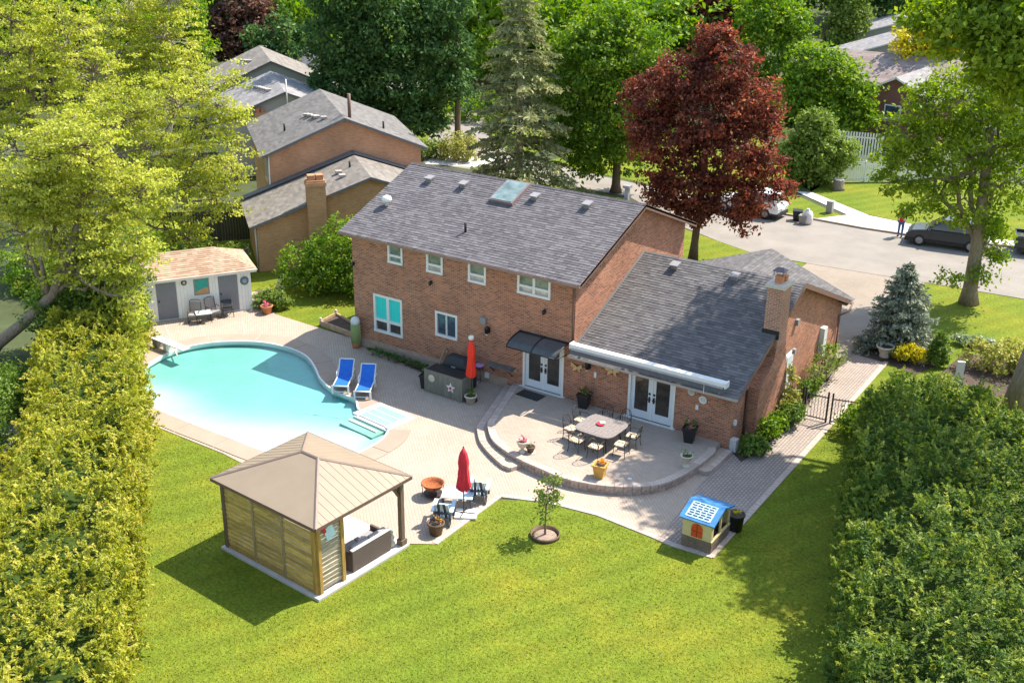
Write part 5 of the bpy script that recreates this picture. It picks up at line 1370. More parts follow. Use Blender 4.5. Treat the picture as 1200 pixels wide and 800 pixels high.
q = MB(); q.cbox((-7, 6, 5.3), .5, .5, .25); q.build('roof_vent', WHITE, h5)
for lab, loc, w__, d__ in (('low pale roofed house at the top right, the farther one', (-22.5, 104, 0), 12, 9), ('low pale roofed house behind the mauve roof', (-17.5, 84, 0), 11, 8)):
    row_house(lab, 'pale_roof_house', loc, w__, d__, 3.2, 5.0, SH_GREY, SIDING, 19, rz=R(20), trim=WHITE)

# fences and gate
def picket_fence(name, label, cat, a, b, h, step, m, pw, loc_z=0, rails=2, shared=True, gap=True):
    a, b = np.array(a[:2], float), np.array(b[:2], float); L_ = np.linalg.norm(b-a)
    t = thing(name, label, cat, (a[0], a[1], loc_z), math.atan2(b[1]-a[1], b[0]-a[0]))
    n = int(L_/step); me = None
    for i in range(n):
        if me is None:
            q = MB(); q.box(-pw/2, pw/2, -.012, .012, .05, h); me = q.mesh('picket', m)
        o = link('picket', me, t); o.location = (i*L_/n+step/2, 0, rng.normal()*.01)
    q = MB()
    for z in np.linspace(h*.18, h*.85, rails): q.box(0, L_, .012, .05, z-.04, z+.04)
    q.build('rail', m, t)
    k = max(1, int(L_/2.4))
    for i in range(k+1):
        q = MB(); q.box(-.05, .05, .05, .15, 0, h+.06); o = q.build('post', m, t); o.location = (i*L_/k, 0, 0)
    return t
picket_fence('white_fence', 'white picket fence at the back of the far lawn', 'fence', (-6.2, 41.5), (2.2, 48.2), 1.5, .16, WHITE, .12)
picket_fence('white_fence', 'white lattice topped fence panel left of the dark brick house', 'fence', (-5.6, 49.0), (-2.4, 49.8), 2.6, .2, WHITE, .12)
picket_fence('board_fence', 'dark weathered board fence beside the tan brick house', 'fence', (-31.0, 5.2), (-26.6, 9.6), 1.9, .16, GREYFENCE, .15)
picket_fence('board_fence', 'dark board fence behind the pool shed', 'fence', (-26.5, -.2), (-22.4, 3.6), 1.7, .16, GREYFENCE, .15)
def iron_fence(name, label, a, b, h, cat='fence', n=None):
    a, b = np.array(a, float), np.array(b, float); L_ = np.linalg.norm(b-a)
    t = thing(name, label, cat, (a[0], a[1], 0), math.atan2(b[1]-a[1], b[0]-a[0]))
    n = n or int(L_/.115); me = None
    for i in range(1, n):
        if me is None: q = MB(); q.tube([(0, 0, .08), (0, 0, h)], .011, 5); me = q.mesh('picket', BLACK)
        o = link('picket', me, t); o.location = (i*L_/n, 0, 0)
    for z in (.12, h-.06):
        q = MB(); q.box(0, L_, -.018, .018, z-.02, z+.02); q.build('rail', BLACK, t)
    for x in (0, L_):
        q = MB(); q.box(x-.035, x+.035, -.035, .035, 0, h+.12); q.ball((x, 0, h+.16), .045, 6); q.build('post', BLACK, t)
    return t
iron_fence('iron_fence', 'black iron fence between side door and garden gate', (7.0, 4.95), (8.14, 4.6), 1.15)
iron_fence('iron_gate', 'black iron garden gate across the paved walkway', (8.26, 4.58), (9.16, 4.62), 1.15, 'gate')
iron_fence('iron_fence', 'black iron fence from the gate into the right hedge', (9.34, 4.62), (11.2, 5.1), 1.15)

# ------------------------------------------------------------------ pool furniture
def lounger(label, loc, rz):
    t = thing('sun_lounger', label, 'sun lounger', loc, rz, 'blue sun loungers beside the pool')
    # local: foot end at y=0, back towards +y
    q = MB()
    for x in (-.31, .31):
        q.tube([(x, 0, .36), (x, 1.05, .36), (x, 1.62, .92)], .03, 6)
        q.tube([(x*1.12, .95, .05), (x*1.12, 1.0, .56), (x*1.12, 1.45, .56), (x*1.12, 1.55, .05)], .028, 6)
    q.tube([(-.31, 0, .36), (.31, 0, .36)], .03, 6); q.tube([(-.31, 1.62, .92), (.31, 1.62, .92)], .03, 6); q.tube([(-.33, 0.02, .10), (.33, .02, .10)], .025, 6)
    q.build('frame', WHITEP, t)
    for x in (-.33, .33):
        for y in (.03, 1.25):
            l = MB(); l.box(x-.035, x+.035, y-.04, y+.04, 0, .36); l.build('leg', WHITEP, t)
    pts = [(0.02, .375), (.55, .35), (1.05, .375), (1.35, .66), (1.61, .925)]
    q = MB(); V = [(x, y, z) for x in (-.285, .285) for y, z in pts]; n = len(pts)
    V += [(x, y+.004, z-.02) for x in (-.285, .285) for y, z in pts]
    F = []
    for j in range(n-1): F += [(j, n+j, n+j+1, j+1), (2*n+j, 2*n+j+1, 3*n+j+1, 3*n+j)]
    q.add(V, F); q.build('sling', BLUE, t)
    return t
lounger('left blue sun lounger with white frame at the pool edge', (-8.58, -4.62, 0.02), R(30))
lounger('right blue sun lounger with white frame, nearer the patio bar', (-7.47, -4.50, 0.02), R(30))

db = thing('diving_board', 'white diving board on the far left end of the pool', 'diving board', (-19.0, -5.55, 0), math.atan2(-.15, 2.0))
q = MB(); q.box(-.1, 2.25, -.21, .21, .42, .47); q.build('board', WHITEP, db, bevel=.01)
q = MB(); q.box(-.05, .30, -.17, .17, .0, .418); q.build('stand', GREYM, db)
q = MB(); q.box(.75, .98, -.17, .17, .0, .418); q.build('stand', mat('stand_grey', (.55, .54, .53), .6), db)
ld = thing('pool_ladder', 'bronze tinted steel pool ladder at the near left pool corner', 'ladder', (-14.4, -10.02, 0), 0)
for x in (-.26, .26):
    q = MB(); q.tube([(x, -.45, 0), (x, -.45, .45), (x, -.40, .62), (x, -.22, .72), (x, -.02, .66), (x, .10, .45), (x, .14, -.6)], .028, 7); q.build('rail', CHROME, ld)
for z in (-.25, -.5):
    q = MB(); q.box(-.26, .26, .09, .19, z, z+.03); q.build('tread', WHITEP, ld)

# shed front: two bent-tube chairs with a glass table, folded chair
def tube_chair(label, loc, rz, name='patio_chair'):
    t = thing(name, label, 'chair', loc, rz)
    for x in (-.27, .27):
        q = MB(); q.tube([(x, .24, 0), (x, -.26, .03), (x, -.28, .10), (x, -.26, .42), (x, -.20, .62), (x, .10, .64), (x, .24, .58)], .018, 6); q.build('side_frame', IRON, t)
        q = MB(); q.tube([(x, .22, .42), (x, .34, .98)], .018, 6); q.build('back_post', IRON, t)
    q = MB(); q.tube([(-.27, .34, .98), (-.14, .37, 1.02), (.14, .37, 1.02), (.27, .34, .98)], .018, 6); q.build('top_rail', IRON, t)
    q = MB(); q.slab([(-.26, -.26, .43), (.26, -.26, .43), (.26, .22, .41), (-.26, .22, .41)], .02); q.build('seat', mat('taupe_sling', (.28, .24, .22), .8, .1, 20) if 'taupe_sling' not in bpy.data.materials else bpy.data.materials['taupe_sling'], t)
    q = MB(); q.slab([(-.25, .235, .46), (.25, .235, .46), (.25, .335, .92), (-.25, .335, .92)], .015); q.build('backrest', bpy.data.materials['taupe_sling'], t)
    return t
c = (-19.936,-2.402,0); tube_chair('bent tube patio chair left of the glass table at the white shed', c, R(35))
c = (-19.544,-1.557,0); tube_chair('bent tube patio chair right of the glass table at the white shed', c, R(80))
c = (-19.583,-2.151,0); t = thing('glass_table', 'small glass topped table between two chairs at the white shed', 'table', c, R(55))
q = MB(); q.box(-.38, .38, -.30, .30, .48, .50); q.build('table_top', mat('frosted_glass', (.55, .58, .58), .15, .05, 4), t)
for x in (-.32, .32):
    for y in (-.25, .25):
        q = MB(); q.tube([(x*1.05, y*1.05, 0), (x, y, .48)], .016, 5); q.build('leg', IRON, t)
c = (-19.263,-0.925,0); t = thing('folding_chair', 'dark folding chair leaning open beside the right shed door', 'chair', c, R(60))
for s_ in (-.24, .24):
    q = MB(); q.tube([(s_, -.30, 0), (s_, .10, .80)], .018, 5); q.tube([(s_*.9, .30, 0), (s_*.9, -.18, .45)], .018, 5); q.build('side_frame', IRON, t)
q = MB(); q.slab([(-.24, -.02, .58), (.24, -.02, .58), (.24, .11, .83), (-.24, .11, .83)], .02); q.build('backrest', BLACKF, t)
q = MB(); q.slab([(-.24, -.22, .43), (.24, -.22, .43), (.24, .16, .40), (-.24, .16, .40)], .02); q.build('seat', BLACKF, t)

def pot(name, label, loc, r0, r1, h, m, sq=False, rim=.03, soil=SOIL, cat='plant pot', group=None):
    t = thing(name, label, cat, loc, R(10) if sq else 0, group)
    n = 4 if sq else 16; k = 1.35 if sq else 1
    q = MB(); q.lathe([(r0*k, 0), (r1*k, h-.06), ((r1+rim)*k, h-.06), ((r1+rim)*k, h), ((r1-.02)*k, h), ((r1-.03)*k, h-.05)], (0, 0, 0), n, sq=sq); q.build('pot', m, t)
    q = MB(); q.lathe([((r1-.04)*k, h-.06), ((r1-.05)*k, h-.035)], (0, 0, 0), n, sq=sq); q.build('soil', soil, t)
    return t
def plant_in(t, blobs, m, n, leaf, seed, name='foliage', cr=.08, up=.7):
    cm, cl = crown_mesh(name, blobs, m, max(3, n//8), 8, leaf, cr, seed, .8, .4, up); return link(name, cm, t)
# pots by the hosta bush
c = (-17.948,0.449,0); t = pot('plant_pot', 'terracotta pot with orange flowers in front of the light green bush', c, .2, .28, .42, TERRA); plant_in(t, [(0, 0, .48, .2)], L_FLOWER, 90, .09, 31)
c = (-18.833,0.856,0); t = thing('stone_bench', 'small pale stone bench left of the terracotta flower pot', 'bench', c, R(20))
q = MB(); q.box(-.42, .42, -.2, .2, .38, .47); q.build('seat', STONEP, t)
for x in (-.3, .3): q = MB(); q.box(x-.09, x+.09, -.16, .16, 0, .38); q.build('leg', STONEP, t)
# ribbed green planter column with white lid, beside the big window
c = (-11.42, -.34, 0); t = thing('ribbed_planter', 'tall ribbed green barrel with white lid at the left house corner', 'barrel', c); t.scale = (.68, .68, .82)
q = MB()
prof = [(.30, .30), (.30, 1.35), (.27, 1.5)]
q.lathe(prof, (0, 0, 0), 18); q.build('barrel', CACTUS, t)
for i in range(14):
    a = 2*math.pi*i/14; q = MB(); q.tube([(.30*math.cos(a), .30*math.sin(a), .30), (.305*math.cos(a), .305*math.sin(a), 1.40)], .035, 5); q.build('rib', CACTUS, t)
q = MB(); q.lathe([(.31, 1.45), (.32, 1.62), (.26, 1.78), (.10, 1.86), (.02, 1.87)], (0, 0, 0), 16); q.build('lid', WHITEP, t)
q = MB(); q.lathe([(.24, 0), (.33, .28), (.34, .30)], (0, 0, 0), 14); q.build('pot', TERRA, t)
bush('flower_bed_plant', 'small bright green plant at the foot of the ribbed green barrel', (-11.396,0.317,0), [(0, 0, .25, .22)], L_SHRUB, 150, .11, 33)
c0, c1, c2_ = (-14.848,0.803,0), (-14.693,2.046,0), (-12.842,1.133,0)
t = thing('raised_bed', 'low timber raised garden bed with bare soil on the side lawn', 'garden bed', (-13.922,1.185,0), 0)
cc = np.array((-13.922,1.185,0)); pr = [np.array(p)-cc for p in ((-14.67,0.791,0), (-14.801,2.041,0), (-13.102,1.493,0), (-12.405,0.51,0))]
for a, b in zip(pr, pr[1:]+pr[:1]):
    q = MB(); d = b-a; L_ = np.linalg.norm(d); q.cbox(tuple((a+b)/2+np.array((0, 0, .12))), L_, .08, .26, math.atan2(d[1], d[0])); q.build('board', mat('bed_board', (.42, .29, .19), .85, .3, 5) if 'bed_board' not in bpy.data.materials else bpy.data.materials['bed_board'], t)
for p in pr[:2]: q = MB(); q.lathe([(.07, 0), (.07, .36), (.05, .40)], (p[0], p[1], 0), 8); q.build('corner_post', STONEP, t)
q = MB(); q.prism([(p[0]*.93, p[1]*.93) for p in pr], 0, .14); q.build('soil', SOIL, t)
# flower bed edging plants along the house
g_ = np.random.default_rng(5)
for i in range(9):
    u = i/8; x = lerp(-10.2, -6.35, u); y = lerp(-.62, -.85, u)
    bush('ground_plant', 'low dark green plant in the bed along the brick wall', (x, y, .03), [(0, 0, .12, .22), (.2, .1, .12, .18)], L_DARK, 130, .10, 40+i, 'low plants along the house bed', 'plant', .1, 8, 4)
q = MB(); q.cbox((-8.0, -.06, .16), 7.2, .10, .26); q = q.build('bed_kerb', CONC, None, 'structure')

# patio bar (grey panel) with covered grill behind
bar = thing('patio_bar', 'grey panelled outdoor bar counter with star and disc ornaments', 'bar counter', (-5.92, -2.30, 0), R(-1))
q = MB(); q.box(0, 2.0, 0, .04, .02, 1.03); q.build('front_panel', GREYP, bar)
q = MB(); q.box(1.96, 2.0, .043, .75, .02, 1.03); q.build('side_panel', GREYP, bar)
q = MB(); q.box(0, .04, .043, .75, .02, 1.03); q.build('side_panel', GREYP, bar)
q = MB(); q.box(.045, 1.955, .03, .80, .98, 1.02); q.build('counter_top', BLACK, bar)
q = MB(); q.box(.05, 1.95, .70, .745, .05, .97); q.build('back_panel', BLACKF, bar)
for i in range(3):
    q = MB(); q.box(.06+.63*i, .67+.63*i, .10, .62, .40, .43); q.build('shelf', BLACK, bar)
barM = bar.matrix_basis
t = thing('star_ornament', 'white star pinwheel with red centre on the grey bar panel', 'ornament', barM @ Vector((1.42, -.025, .52)))
for i in range(5):
    a = 2*math.pi*i/5+.3; q = MB(); d = Vector((math.cos(a), 0, math.sin(a))); s_ = Vector((-d.z, 0, d.x))
    q.add([s_*.05, d*.10-s_*.06, d*.24, d*.10+s_*.06, s_*.05+Vector((0, .015, 0)), d*.10-s_*.06+Vector((0, .015, 0)), d*.24+Vector((0, .015, 0)), d*.10+s_*.06+Vector((0, .015, 0))], [(0, 1, 2, 3), (7, 6, 5, 4), (0, 4, 5, 1), (1, 5, 6, 2), (2, 6, 7, 3), (3, 7, 4, 0)]); q.build('petal', WHITEP, t)
q = MB(); q.ball((0, -.02, 0), .06, 8); q.build('centre', REDF, t)
t = thing('disc_ornament', 'pale filigree disc ornament on the left of the grey bar panel', 'ornament', barM @ Vector((.42, -.02, .70)))
q = MB(); q.lathe([(.10, 0), (.17, 0), (.17, .02), (.10, .02)], (0, 0, 0), 18); o = q.build('ring', STONEP, t); o.rotation_euler = (R(90), 0, 0)
q = MB(); q.lathe([(.05, 0), (.06, .03)], (0, 0, 0), 8); o = q.build('centre', STONEP, t); o.rotation_euler = (R(90), 0, 0)
gr = thing('covered_grill', 'barbecue grill under a black fabric cover between grey bar and brick wall', 'grill', (-5.10, -1.0, 0), R(3))
q = MB()
prof = [(0, .78, .36, .05), (0, .80, .37, .85), (0, .62, .34, 1.05), (0, .52, .27, 1.28), (.0, .36, .15, 1.38)]
rings = []
for (_, a, b, z) in prof:
    rings.append([(a*math.copysign(abs(math.cos(t_))**.35, math.cos(t_))*(1+.03*math.sin(5*t_+z*4)), b*math.copysign(abs(math.sin(t_))**.35, math.sin(t_)), z+.02*math.sin(3*t_)) for t_ in np.linspace(0, 2*math.pi, 20, endpoint=False)])
V = [p for r_ in rings for p in r_]; n = 20
F = [(i*n+j, i*n+(j+1) % n, (i+1)*n+(j+1) % n, (i+1)*n+j) for i in range(len(rings)-1) for j in range(n)]+[tuple((len(rings)-1)*n+j for j in range(n))]
q.add(V, F, 0, True); q.build('cover', BLACKF, gr)
q = MB(); q.box(-.1, .1, -.375, -.36, .9, 1.0); q.build('label_patch', mat('grey_patch', (.35, .36, .36), .5), gr)
for x in (-.62, .62): q = MB(); q.box(x-.04, x+.04, -.25, .25, 0, .06); q.build('caster', BLACK, gr)
c = (-6.056,-2.206,0); t = pot('planter_box', 'square black planter left of the grey bar', (c[0], c[1]+.2, 0), .16, .22, .62, BLKPOT, True); plant_in(t, [(0, 0, .75, .18)], L_SHRUB, 50, .09, 61)
c = (-3.619,-2.143,0); t = pot('plant_pot', 'rounded beige pot with green plant at the right end of the grey bar', c, .17, .24, .36, STONEP); plant_in(t, [(0, 0, .45, .2)], L_SHRUB, 120, .09, 62)
c = (-4.069,-2.157,0); um = thing('closed_umbrella', 'closed orange red patio umbrella behind the grey bar', 'umbrella', (-3.72, -1.95, 0))
def closed_umbrella(t, h, hb, r_, m, pole, seed, tie):
    g = np.random.default_rng(seed)
    q = MB(); q.tube([(0, 0, 0), (0, 0, h+.05)], .024, 7); q.build('pole', pole, t)
    q = MB(); n = 24; rr = []
    zz = np.linspace(hb, h, 9)
    for i, z in enumerate(zz):
        f = i/8
        rad = r_*(1-.15*f) if f < .15 else (r_*(1.0-.35*f) if f < .8 else r_*(.72*(1-f)/.2+.12))
        if abs(f-tie) < .07: rad *= .86
        rr.append([((rad*(1+.32*(1-f*.6)*math.cos(8*t_+.4*i)))*math.cos(t_), (rad*(1+.32*(1-f*.6)*math.cos(8*t_+.4*i)))*math.sin(t_), z+(.07*math.cos(8*t_) if i == 0 else 0)) for t_ in np.linspace(0, 2*math.pi, n, endpoint=False)])
    V = [p for r__ in rr for p in r__]
    q.add(V, [(i*n+j, i*n+(j+1) % n, (i+1)*n+(j+1) % n, (i+1)*n+j) for i in range(8) for j in range(n)]+[tuple(8*n+j for j in range(n))], 0, True); q.build('canopy', m, t)
closed_umbrella(um, 2.75, 1.12, .18, ORF, IRON, 3, .45)
q = MB(); q.lathe([(.03, 2.78), (.10, 2.76), (.12, 2.86), (.09, 2.92), (.02, 2.93)], (0, 0, 0), 10); q.build('finial', WHITEP, um)
q = MB(); q.lathe([(.26, 0), (.26, .06), (.05, .10)], (0, 0, 0), 14); q.build('base', BLACK, um)
# shelf-bench on the wall and lilac stool
a, b = (-4.1,-0.25,0.947), (-2.763,-0.25,0.93)
t = thing('wall_shelf', 'narrow grey wood fold-down shelf on the brick wall left of the door', 'shelf', (a[0], -.02, 0))
q = MB(); q.box(0, b[0]-a[0], -.42, -.0, .98, 1.03); q.build('board', mat('grey_board', (.14, .125, .115), .8, .25, 5), t)
for x in (.2, b[0]-a[0]-.2): q = MB(); q.tube([(x, 0, .6), (x, -.35, .97)], .02, 5); q.build('bracket', BLACK, t)
c = (-4.606,-0.102,0); t = thing('bar_stool', 'bar stool with lilac round seat below the wall shelf', 'stool', c)
q = MB(); q.lathe([(.19, .70), (.2, .74), (.17, .77)], (0, 0, 0), 14); q.build('seat', PURPLE, t)
for i in range(4):
    a = math.pi/4+i*math.pi/2; q = MB(); q.tube([(.2*math.cos(a), .2*math.sin(a), 0), (.12*math.cos(a), .12*math.sin(a), .70)], .014, 5); q.build('leg', IRON, t)
c = (-7.108,1.484,0); q = MB(); q.tube([(-6.7, -.25, .05), (-6.62, -.22, .55), (-6.5, -.12, .95), (-6.42, -.1, 1.08), (-6.34, -.12, .98), (-6.38, -.14, .80)], .028, 6); q.tube([(-6.5, -.02, .98), (-6.44, -.10, 1.1)], .03, 6); tag(q.build('garden_hose', mat('tan_hose', (.42, .33, .22), .5, .2, 7)), 'tan garden hose looped from the wall tap behind the grill', 'hose')
# door mat, black planters
q = MB(); q.cbox((-1.62, -.66, TZ+.012), 1.10, .62, .022, R(-3)); tag(q.build('door_mat', BLACKF), 'black door mat before the white double door', 'door mat')
def black_planter(label, loc, seed):
    t = pot('black_planter', label, loc, .17, .25, .62, BLKPOT, True, group='tall black planters by the lower wing')
    plant_in(t, [(0, 0, .72, .22)], L_SHRUB, 110, .10, seed); plant_in(t, [(.02, -.05, .78, .2)], L_FLOWER, 34, .08, seed+1, 'flower')
c = (0.766,-0.37,0.32); black_planter('tall black planter with green plant between the two white doors', (c[0], min(c[1], -.32), TZ), 70)
c = (5.601,-0.651,0.32); black_planter('tall black planter with pink flowers right of the french doors', (c[0], min(c[1], -.32), TZ), 72)

# dining set on the terrace
dt = thing('dining_table', 'square bronze grey metal dining table with rounded corners on the terrace', 'table', (2.9, -2.72, TZ), R(-2))
q = MB(); P = []
for i in range(48):
    a = 2*math.pi*i/48; c_, s_ = math.cos(a), math.sin(a); P.append((.83*math.copysign(abs(c_)**.42, c_), .83*math.copysign(abs(s_)**.42, s_)))
q.prism(P, .70, .735); q.build('table_top', TABLET, dt)
for i in range(-4, 5):
    q = MB(); w_ = .74; q.box(i*.165-.074, i*.165+.074, -w_, w_, .736, .742); q.build('slat', TABLET, dt)
for a, b in ((-.55, -.55), (.55, -.55), (.55, .55), (-.55, .55)):
    q = MB(); q.tube([(a*1.05, b*1.05, 0), (a*.9, b*.9, .35), (a, b, .70)], .025, 6); q.build('leg', IRON, dt)
t = thing('red_dish', 'small red dish with white cloth at the centre of the dining table', 'dish', (2.82, -2.66, TZ+.745))
q = MB(); q.lathe([(.10, 0), (.17, .05), (.16, .055)], (0, 0, 0), 14); q.build('dish', REDF, t)
q = MB(); q.cbox((.05, .05, .075), .2, .16, .04, .5); q.build('napkin', WHITEP, t)
def dining_chair(label, x, y, rz):
    t = thing('dining_chair', label, 'chair', (x, y, TZ), rz, 'wrought iron dining chairs round the terrace table')
    # local: front towards -y
    q = MB(); q.box(-.23, .23, -.23, .22, .40, .425); q.build('seat_frame', IRON, t)
    q = MB(); q.box(-.235, .235, -.235, .22, .43, .49); q.build('seat_cushion', FLORAL, t, bevel=.025)
    for x_ in (-.22, .22):
        for y_ in (-.22, .22):
            l = MB(); l.tube([(x_*1.08, y_*1.15, 0), (x_*.95, y_, .2), (x_, y_, .42)], .014, 5); l.build('leg', IRON, t)
        l = MB(); l.tube([(x_*1.05, .22, .42), (x_*1.1, .20, .64), (x_*1.15, -.12, .66), (x_*1.1, -.20, .60), (x_*1.02, -.20, .44)], .013, 5); l.build('arm', IRON, t)
    q = MB(); n = 11
    arch = [(.23*math.cos(math.pi*i/(n-1)), .24+.10*(math.sin(math.pi*i/(n-1))), .62+.34*math.sin(math.pi*i/(n-1))) for i in range(n)]
    q.tube([(.21, .22, .42)]+arch+[(-.21, .22, .42)], .015, 5); q.build('back_frame', IRON, t)
    q = MB()
    for xx in (-.13, -.045, .045, .13): q.tube([(xx, .23, .44), (xx*1.3, .29, .66), (xx*.6, .335, .92)], .007, 4)
    for z, w_ in ((.58, .2), (.74, .2)): q.tube([(-w_, .26, z), (-w_*.3, .29, z+.07), (w_*.3, .29, z-.03), (w_, .26, z+.03)], .007, 4)
    o = q.build('back_lattice', IRON, t, 'stuff')
    return t
DCH = [('left', 2.45, -3.78, 180, 'floral cushioned iron chair on the lawn side of the table, left one'), ('', 3.28, -3.82, 180, 'floral cushioned iron chair on the lawn side of the table, behind the mustard planter'),
       ('', 3.98, -3.12, 270+8, 'iron chair at the right side of the table, nearer the lawn'), ('', 4.00, -2.25, 270, 'iron chair at the right side of the table, nearer the french doors'),
       ('', 1.80, -3.08, 90, 'iron chair at the pool side of the table, nearer the lawn'), ('', 1.72, -2.2, 90, 'iron chair at the pool side of the table, nearer the brick wall'),
       ('', 2.42, -1.62, 0, 'iron chair in shade between table and brick wall, left one'), ('', 3.22, -1.60, 0, 'iron chair in shade before the french doors, right one')]
for _, x, y, a, lab in DCH: dining_chair(lab, x, y, R(a + rng.normal()*4))
c = (4.152,-5.186,0.32); t = pot('square_planter', 'mustard glazed square planter with orange flowers at the terrace front edge', (c[0], c[1]+.18, TZ), .16, .23, .52, ORPOT, True, .035)
q = MB()
plant_in(t, [(.05, 0, .62, .14)], leafmat('orange_petal', [(0, (.8, .25, .02)), (1, (.85, .42, .03))], .3), 50, .09, 81, 'flower')
def urn(label, loc, s_, seed, fl):
    t = thing('stone_urn', label, 'urn', loc, 0)
    q = MB(); q.lathe([(.14, 0), (.14, .05), (.06, .10), (.06, .16), (.16, .26), (.21, .42), (.24, .44), (.24, .47), (.19, .47), (.17, .43)], (0, 0, 0), 14); o = q.build('urn', STONEP, t); 
    q = MB(); q.lathe([(.16, .42), (.15, .44)], (0, 0, 0), 12); q.build('soil', SOIL, t)
    plant_in(t, [(0, 0, .56, .16)], fl, 60, .09, seed)
    return t
c = (0.845,-5.167,0.32); urn('small stone urn with pink flowers at the left terrace edge', (c[0], c[1]+.12, TZ), 1, 83, L_FLOWER)
c = (6.372,-2.668,0.32); urn('stone urn with green plant at the right terrace edge', (c[0], c[1]+.12, TZ), 1, 84, L_SHRUB)
c = (1.107,-4.984,0.32); t = pot('clay_pot', 'small dark clay pot on a saucer beside the left urn', (c[0], c[1]+.1, TZ), .11, .15, .26, BROWNPOT); plant_in(t, [(0, 0, .30, .1)], L_SHRUB, 40, .07, 85)
q = MB(); q.lathe([(.17, .0), (.2, .02)], (0, 0, 0), 12); q.build('saucer', STONEP, t)
c = (5.139,-4.382,0.32); q = MB(); q.cbox((c[0], c[1]-.2, TZ+.02), .14, .10, .05, .3); tag(q.build('path_light', WHITEP), 'tiny white path light at the front rim of the terrace', 'path light')
# small planters along the brick wall by the terrace: grey rail of the back chairs hides them

# fire pit, adirondack corner
fp = thing('fire_pit', 'rusty steel bowl fire pit on iron legs on the sunny pavers', 'fire pit', (-0.292,-9.05,0)); fp.scale = (.9, .9, .9)
q = MB(); q.lathe([(.05, .28), (.25, .31), (.38, .42), (.43, .54), (.46, .55), (.46, .57), (.41, .56), (.36, .46), (.22, .38), (.02, .36)], (0, 0, 0), 22); q.build('bowl', RUST, fp)
for i in range(4):
    a = math.pi/4+i*math.pi/2; q = MB(); q.tube([(.44*math.cos(a), .44*math.sin(a), 0), (.40*math.cos(a), .40*math.sin(a), .30), (.45*math.cos(a), .45*math.sin(a), .54)], .016, 5); q.build('leg', IRON, fp)
q = MB(); q.lathe([(.36, .10), (.38, .10), (.38, .12), (.36, .12)], (0, 0, 0), 18); q.build('ring', IRON, fp)
def adirondack(label, loc, rz):
    t = thing('adirondack_chair', label, 'chair', loc, rz, 'slatted blue grey chairs beside the red umbrella')
    # local: front towards +y
    for x in (-.27, .27):
        q = MB(); q.cbox((x, -.02, .20), .035, 1.0, .12, 0, 0, R(14)); q.build('side_rail', NAVY, t)
        q = MB(); q.box(x-.05, x+.05, .32, .40, 0, .52); q.build('leg', NAVY, t)
        q = MB(); q.box(x*1.15-.07, x*1.15+.07, -.38, .45, .53, .56); q.build('armrest', BLUEL, t)
        q = MB(); q.box(x-.03, x+.03, -.36, -.29, .05, .53); q.build('leg', NAVY, t)
    for i in range(5):
        q = MB(); q.cbox((0, .38-.13*i, .37-.032*i), .54, .115, .022, 0, 0, R(14)); q.build('seat_slat', BLUEL, t)
    for i in range(5):
        x = (i-2)*.105; h = .82-.05*abs(i-2)
        q = MB(); q.cbox((x*1.05, -.36, .56), .095, .024, h, 0, 0, R(24), R(-(i-2)*3)); q.build('back_slat', NAVY if i % 2 else BLUEL, t)
    q = MB(); q.cbox((0, -.40, .50), .56, .04, .08, 0, 0, R(24)); q.build('back_rail', NAVY, t)
    return t
c = (1.015,-10.164,0); adirondack('slatted lounge chair near the brown pot, left of the red umbrella', c, R(28))
c = (1.157,-8.257,0); adirondack('slatted lounge chair at the lawn corner, right of the red umbrella', c, R(28))
c = (0.784,-9.016,0); t = thing('slatted_table', 'pale blue slatted low table between the two slatted chairs', 'table', c, R(28))
for i in range(7): q = MB(); q.box(-.55, .55, -.40+.115*i, -.30+.115*i, .42, .445); q.build('slat', BLUEL, t)
for x in (-.48, .48):
    for y in (-.34, .34): q = MB(); q.box(x-.035, x+.035, y-.035, y+.035, 0, .42); q.build('leg', NAVY, t)
c = (1.345,-9.46,0); um = thing('closed_umbrella', 'closed red umbrella on a white square base beside the lawn corner', 'umbrella', c)
closed_umbrella(um, 2.55, .98, .205, REDF, BLACK, 5, .55)
q = MB(); q.cbox((.1, 0, .035), .75, .6, .07, R(28)); q.build('base', WHITEP, um)
q = MB(); q.tube([(-.45, -.2, .08), (.4, .15, .08)], .02, 5); q.tube([(-.1, .3, .08), (.1, -.35, .08)], .02, 5); q.build('cross_foot', BLACK, um)
c = (1.324,-10.999,0); t = pot('plant_pot', 'dark brown pot with small orange flowers beside the slatted chair', c, .2, .27, .44, BROWNPOT); plant_in(t, [(0, 0, .50, .2)], leafmat('mixed_petal', [(0, (.10, .15, .03)), (.6, (.3, .18, .08)), (1, (.8, .35, .05))], .3), 90, .09, 91)

# playhouse
pl = thing('playhouse', 'childs plastic playhouse with blue roof and red arched window on the paving corner', 'playhouse', (8.84, -6.20, 0))
hw, hd = .52, .74
q = MB()
q.box(-hw, hw, -hd, -hd+.05, .02, .42); q.box(-hw, hw, hd-.05, hd, .02, .42); q.box(-hw, -hw+.05, -hd+.05, hd-.05, .02, .42); q.box(hw-.05, hw, -hd+.05, hd-.05, .02, .42); q.build('stone_base', PLAYS, pl)
for r_ in range(3):
    for i in range(4):
        for (side, sgn) in (('y', -1), ('x', 1)):
            w_ = (2*hw if side == 'y' else 2*hd)/4; off = (r_ % 2)*.5*w_
            a = (-hw if side == 'y' else -hd)+i*w_+.008; b = a+w_-.016
            z = .04+r_*.125
            q = MB()
            if side == 'y': q.box(a, b, -hd-.012, -hd-.001, z, z+.11)
            else: q.box(hw+.001, hw+.012, a, b, z, z+.11)
            q.build('moulded_stone', PLAYS, pl)
q = MB(); q.box(-hw+.01, hw-.01, -hd+.005, -hd+.045, .421, 1.12); q.box(-hw+.01, hw-.01, hd-.045, hd-.005, .421, 1.12); q.box(-hw+.005, -hw+.045, -hd+.05, hd-.05, .421, 1.12)
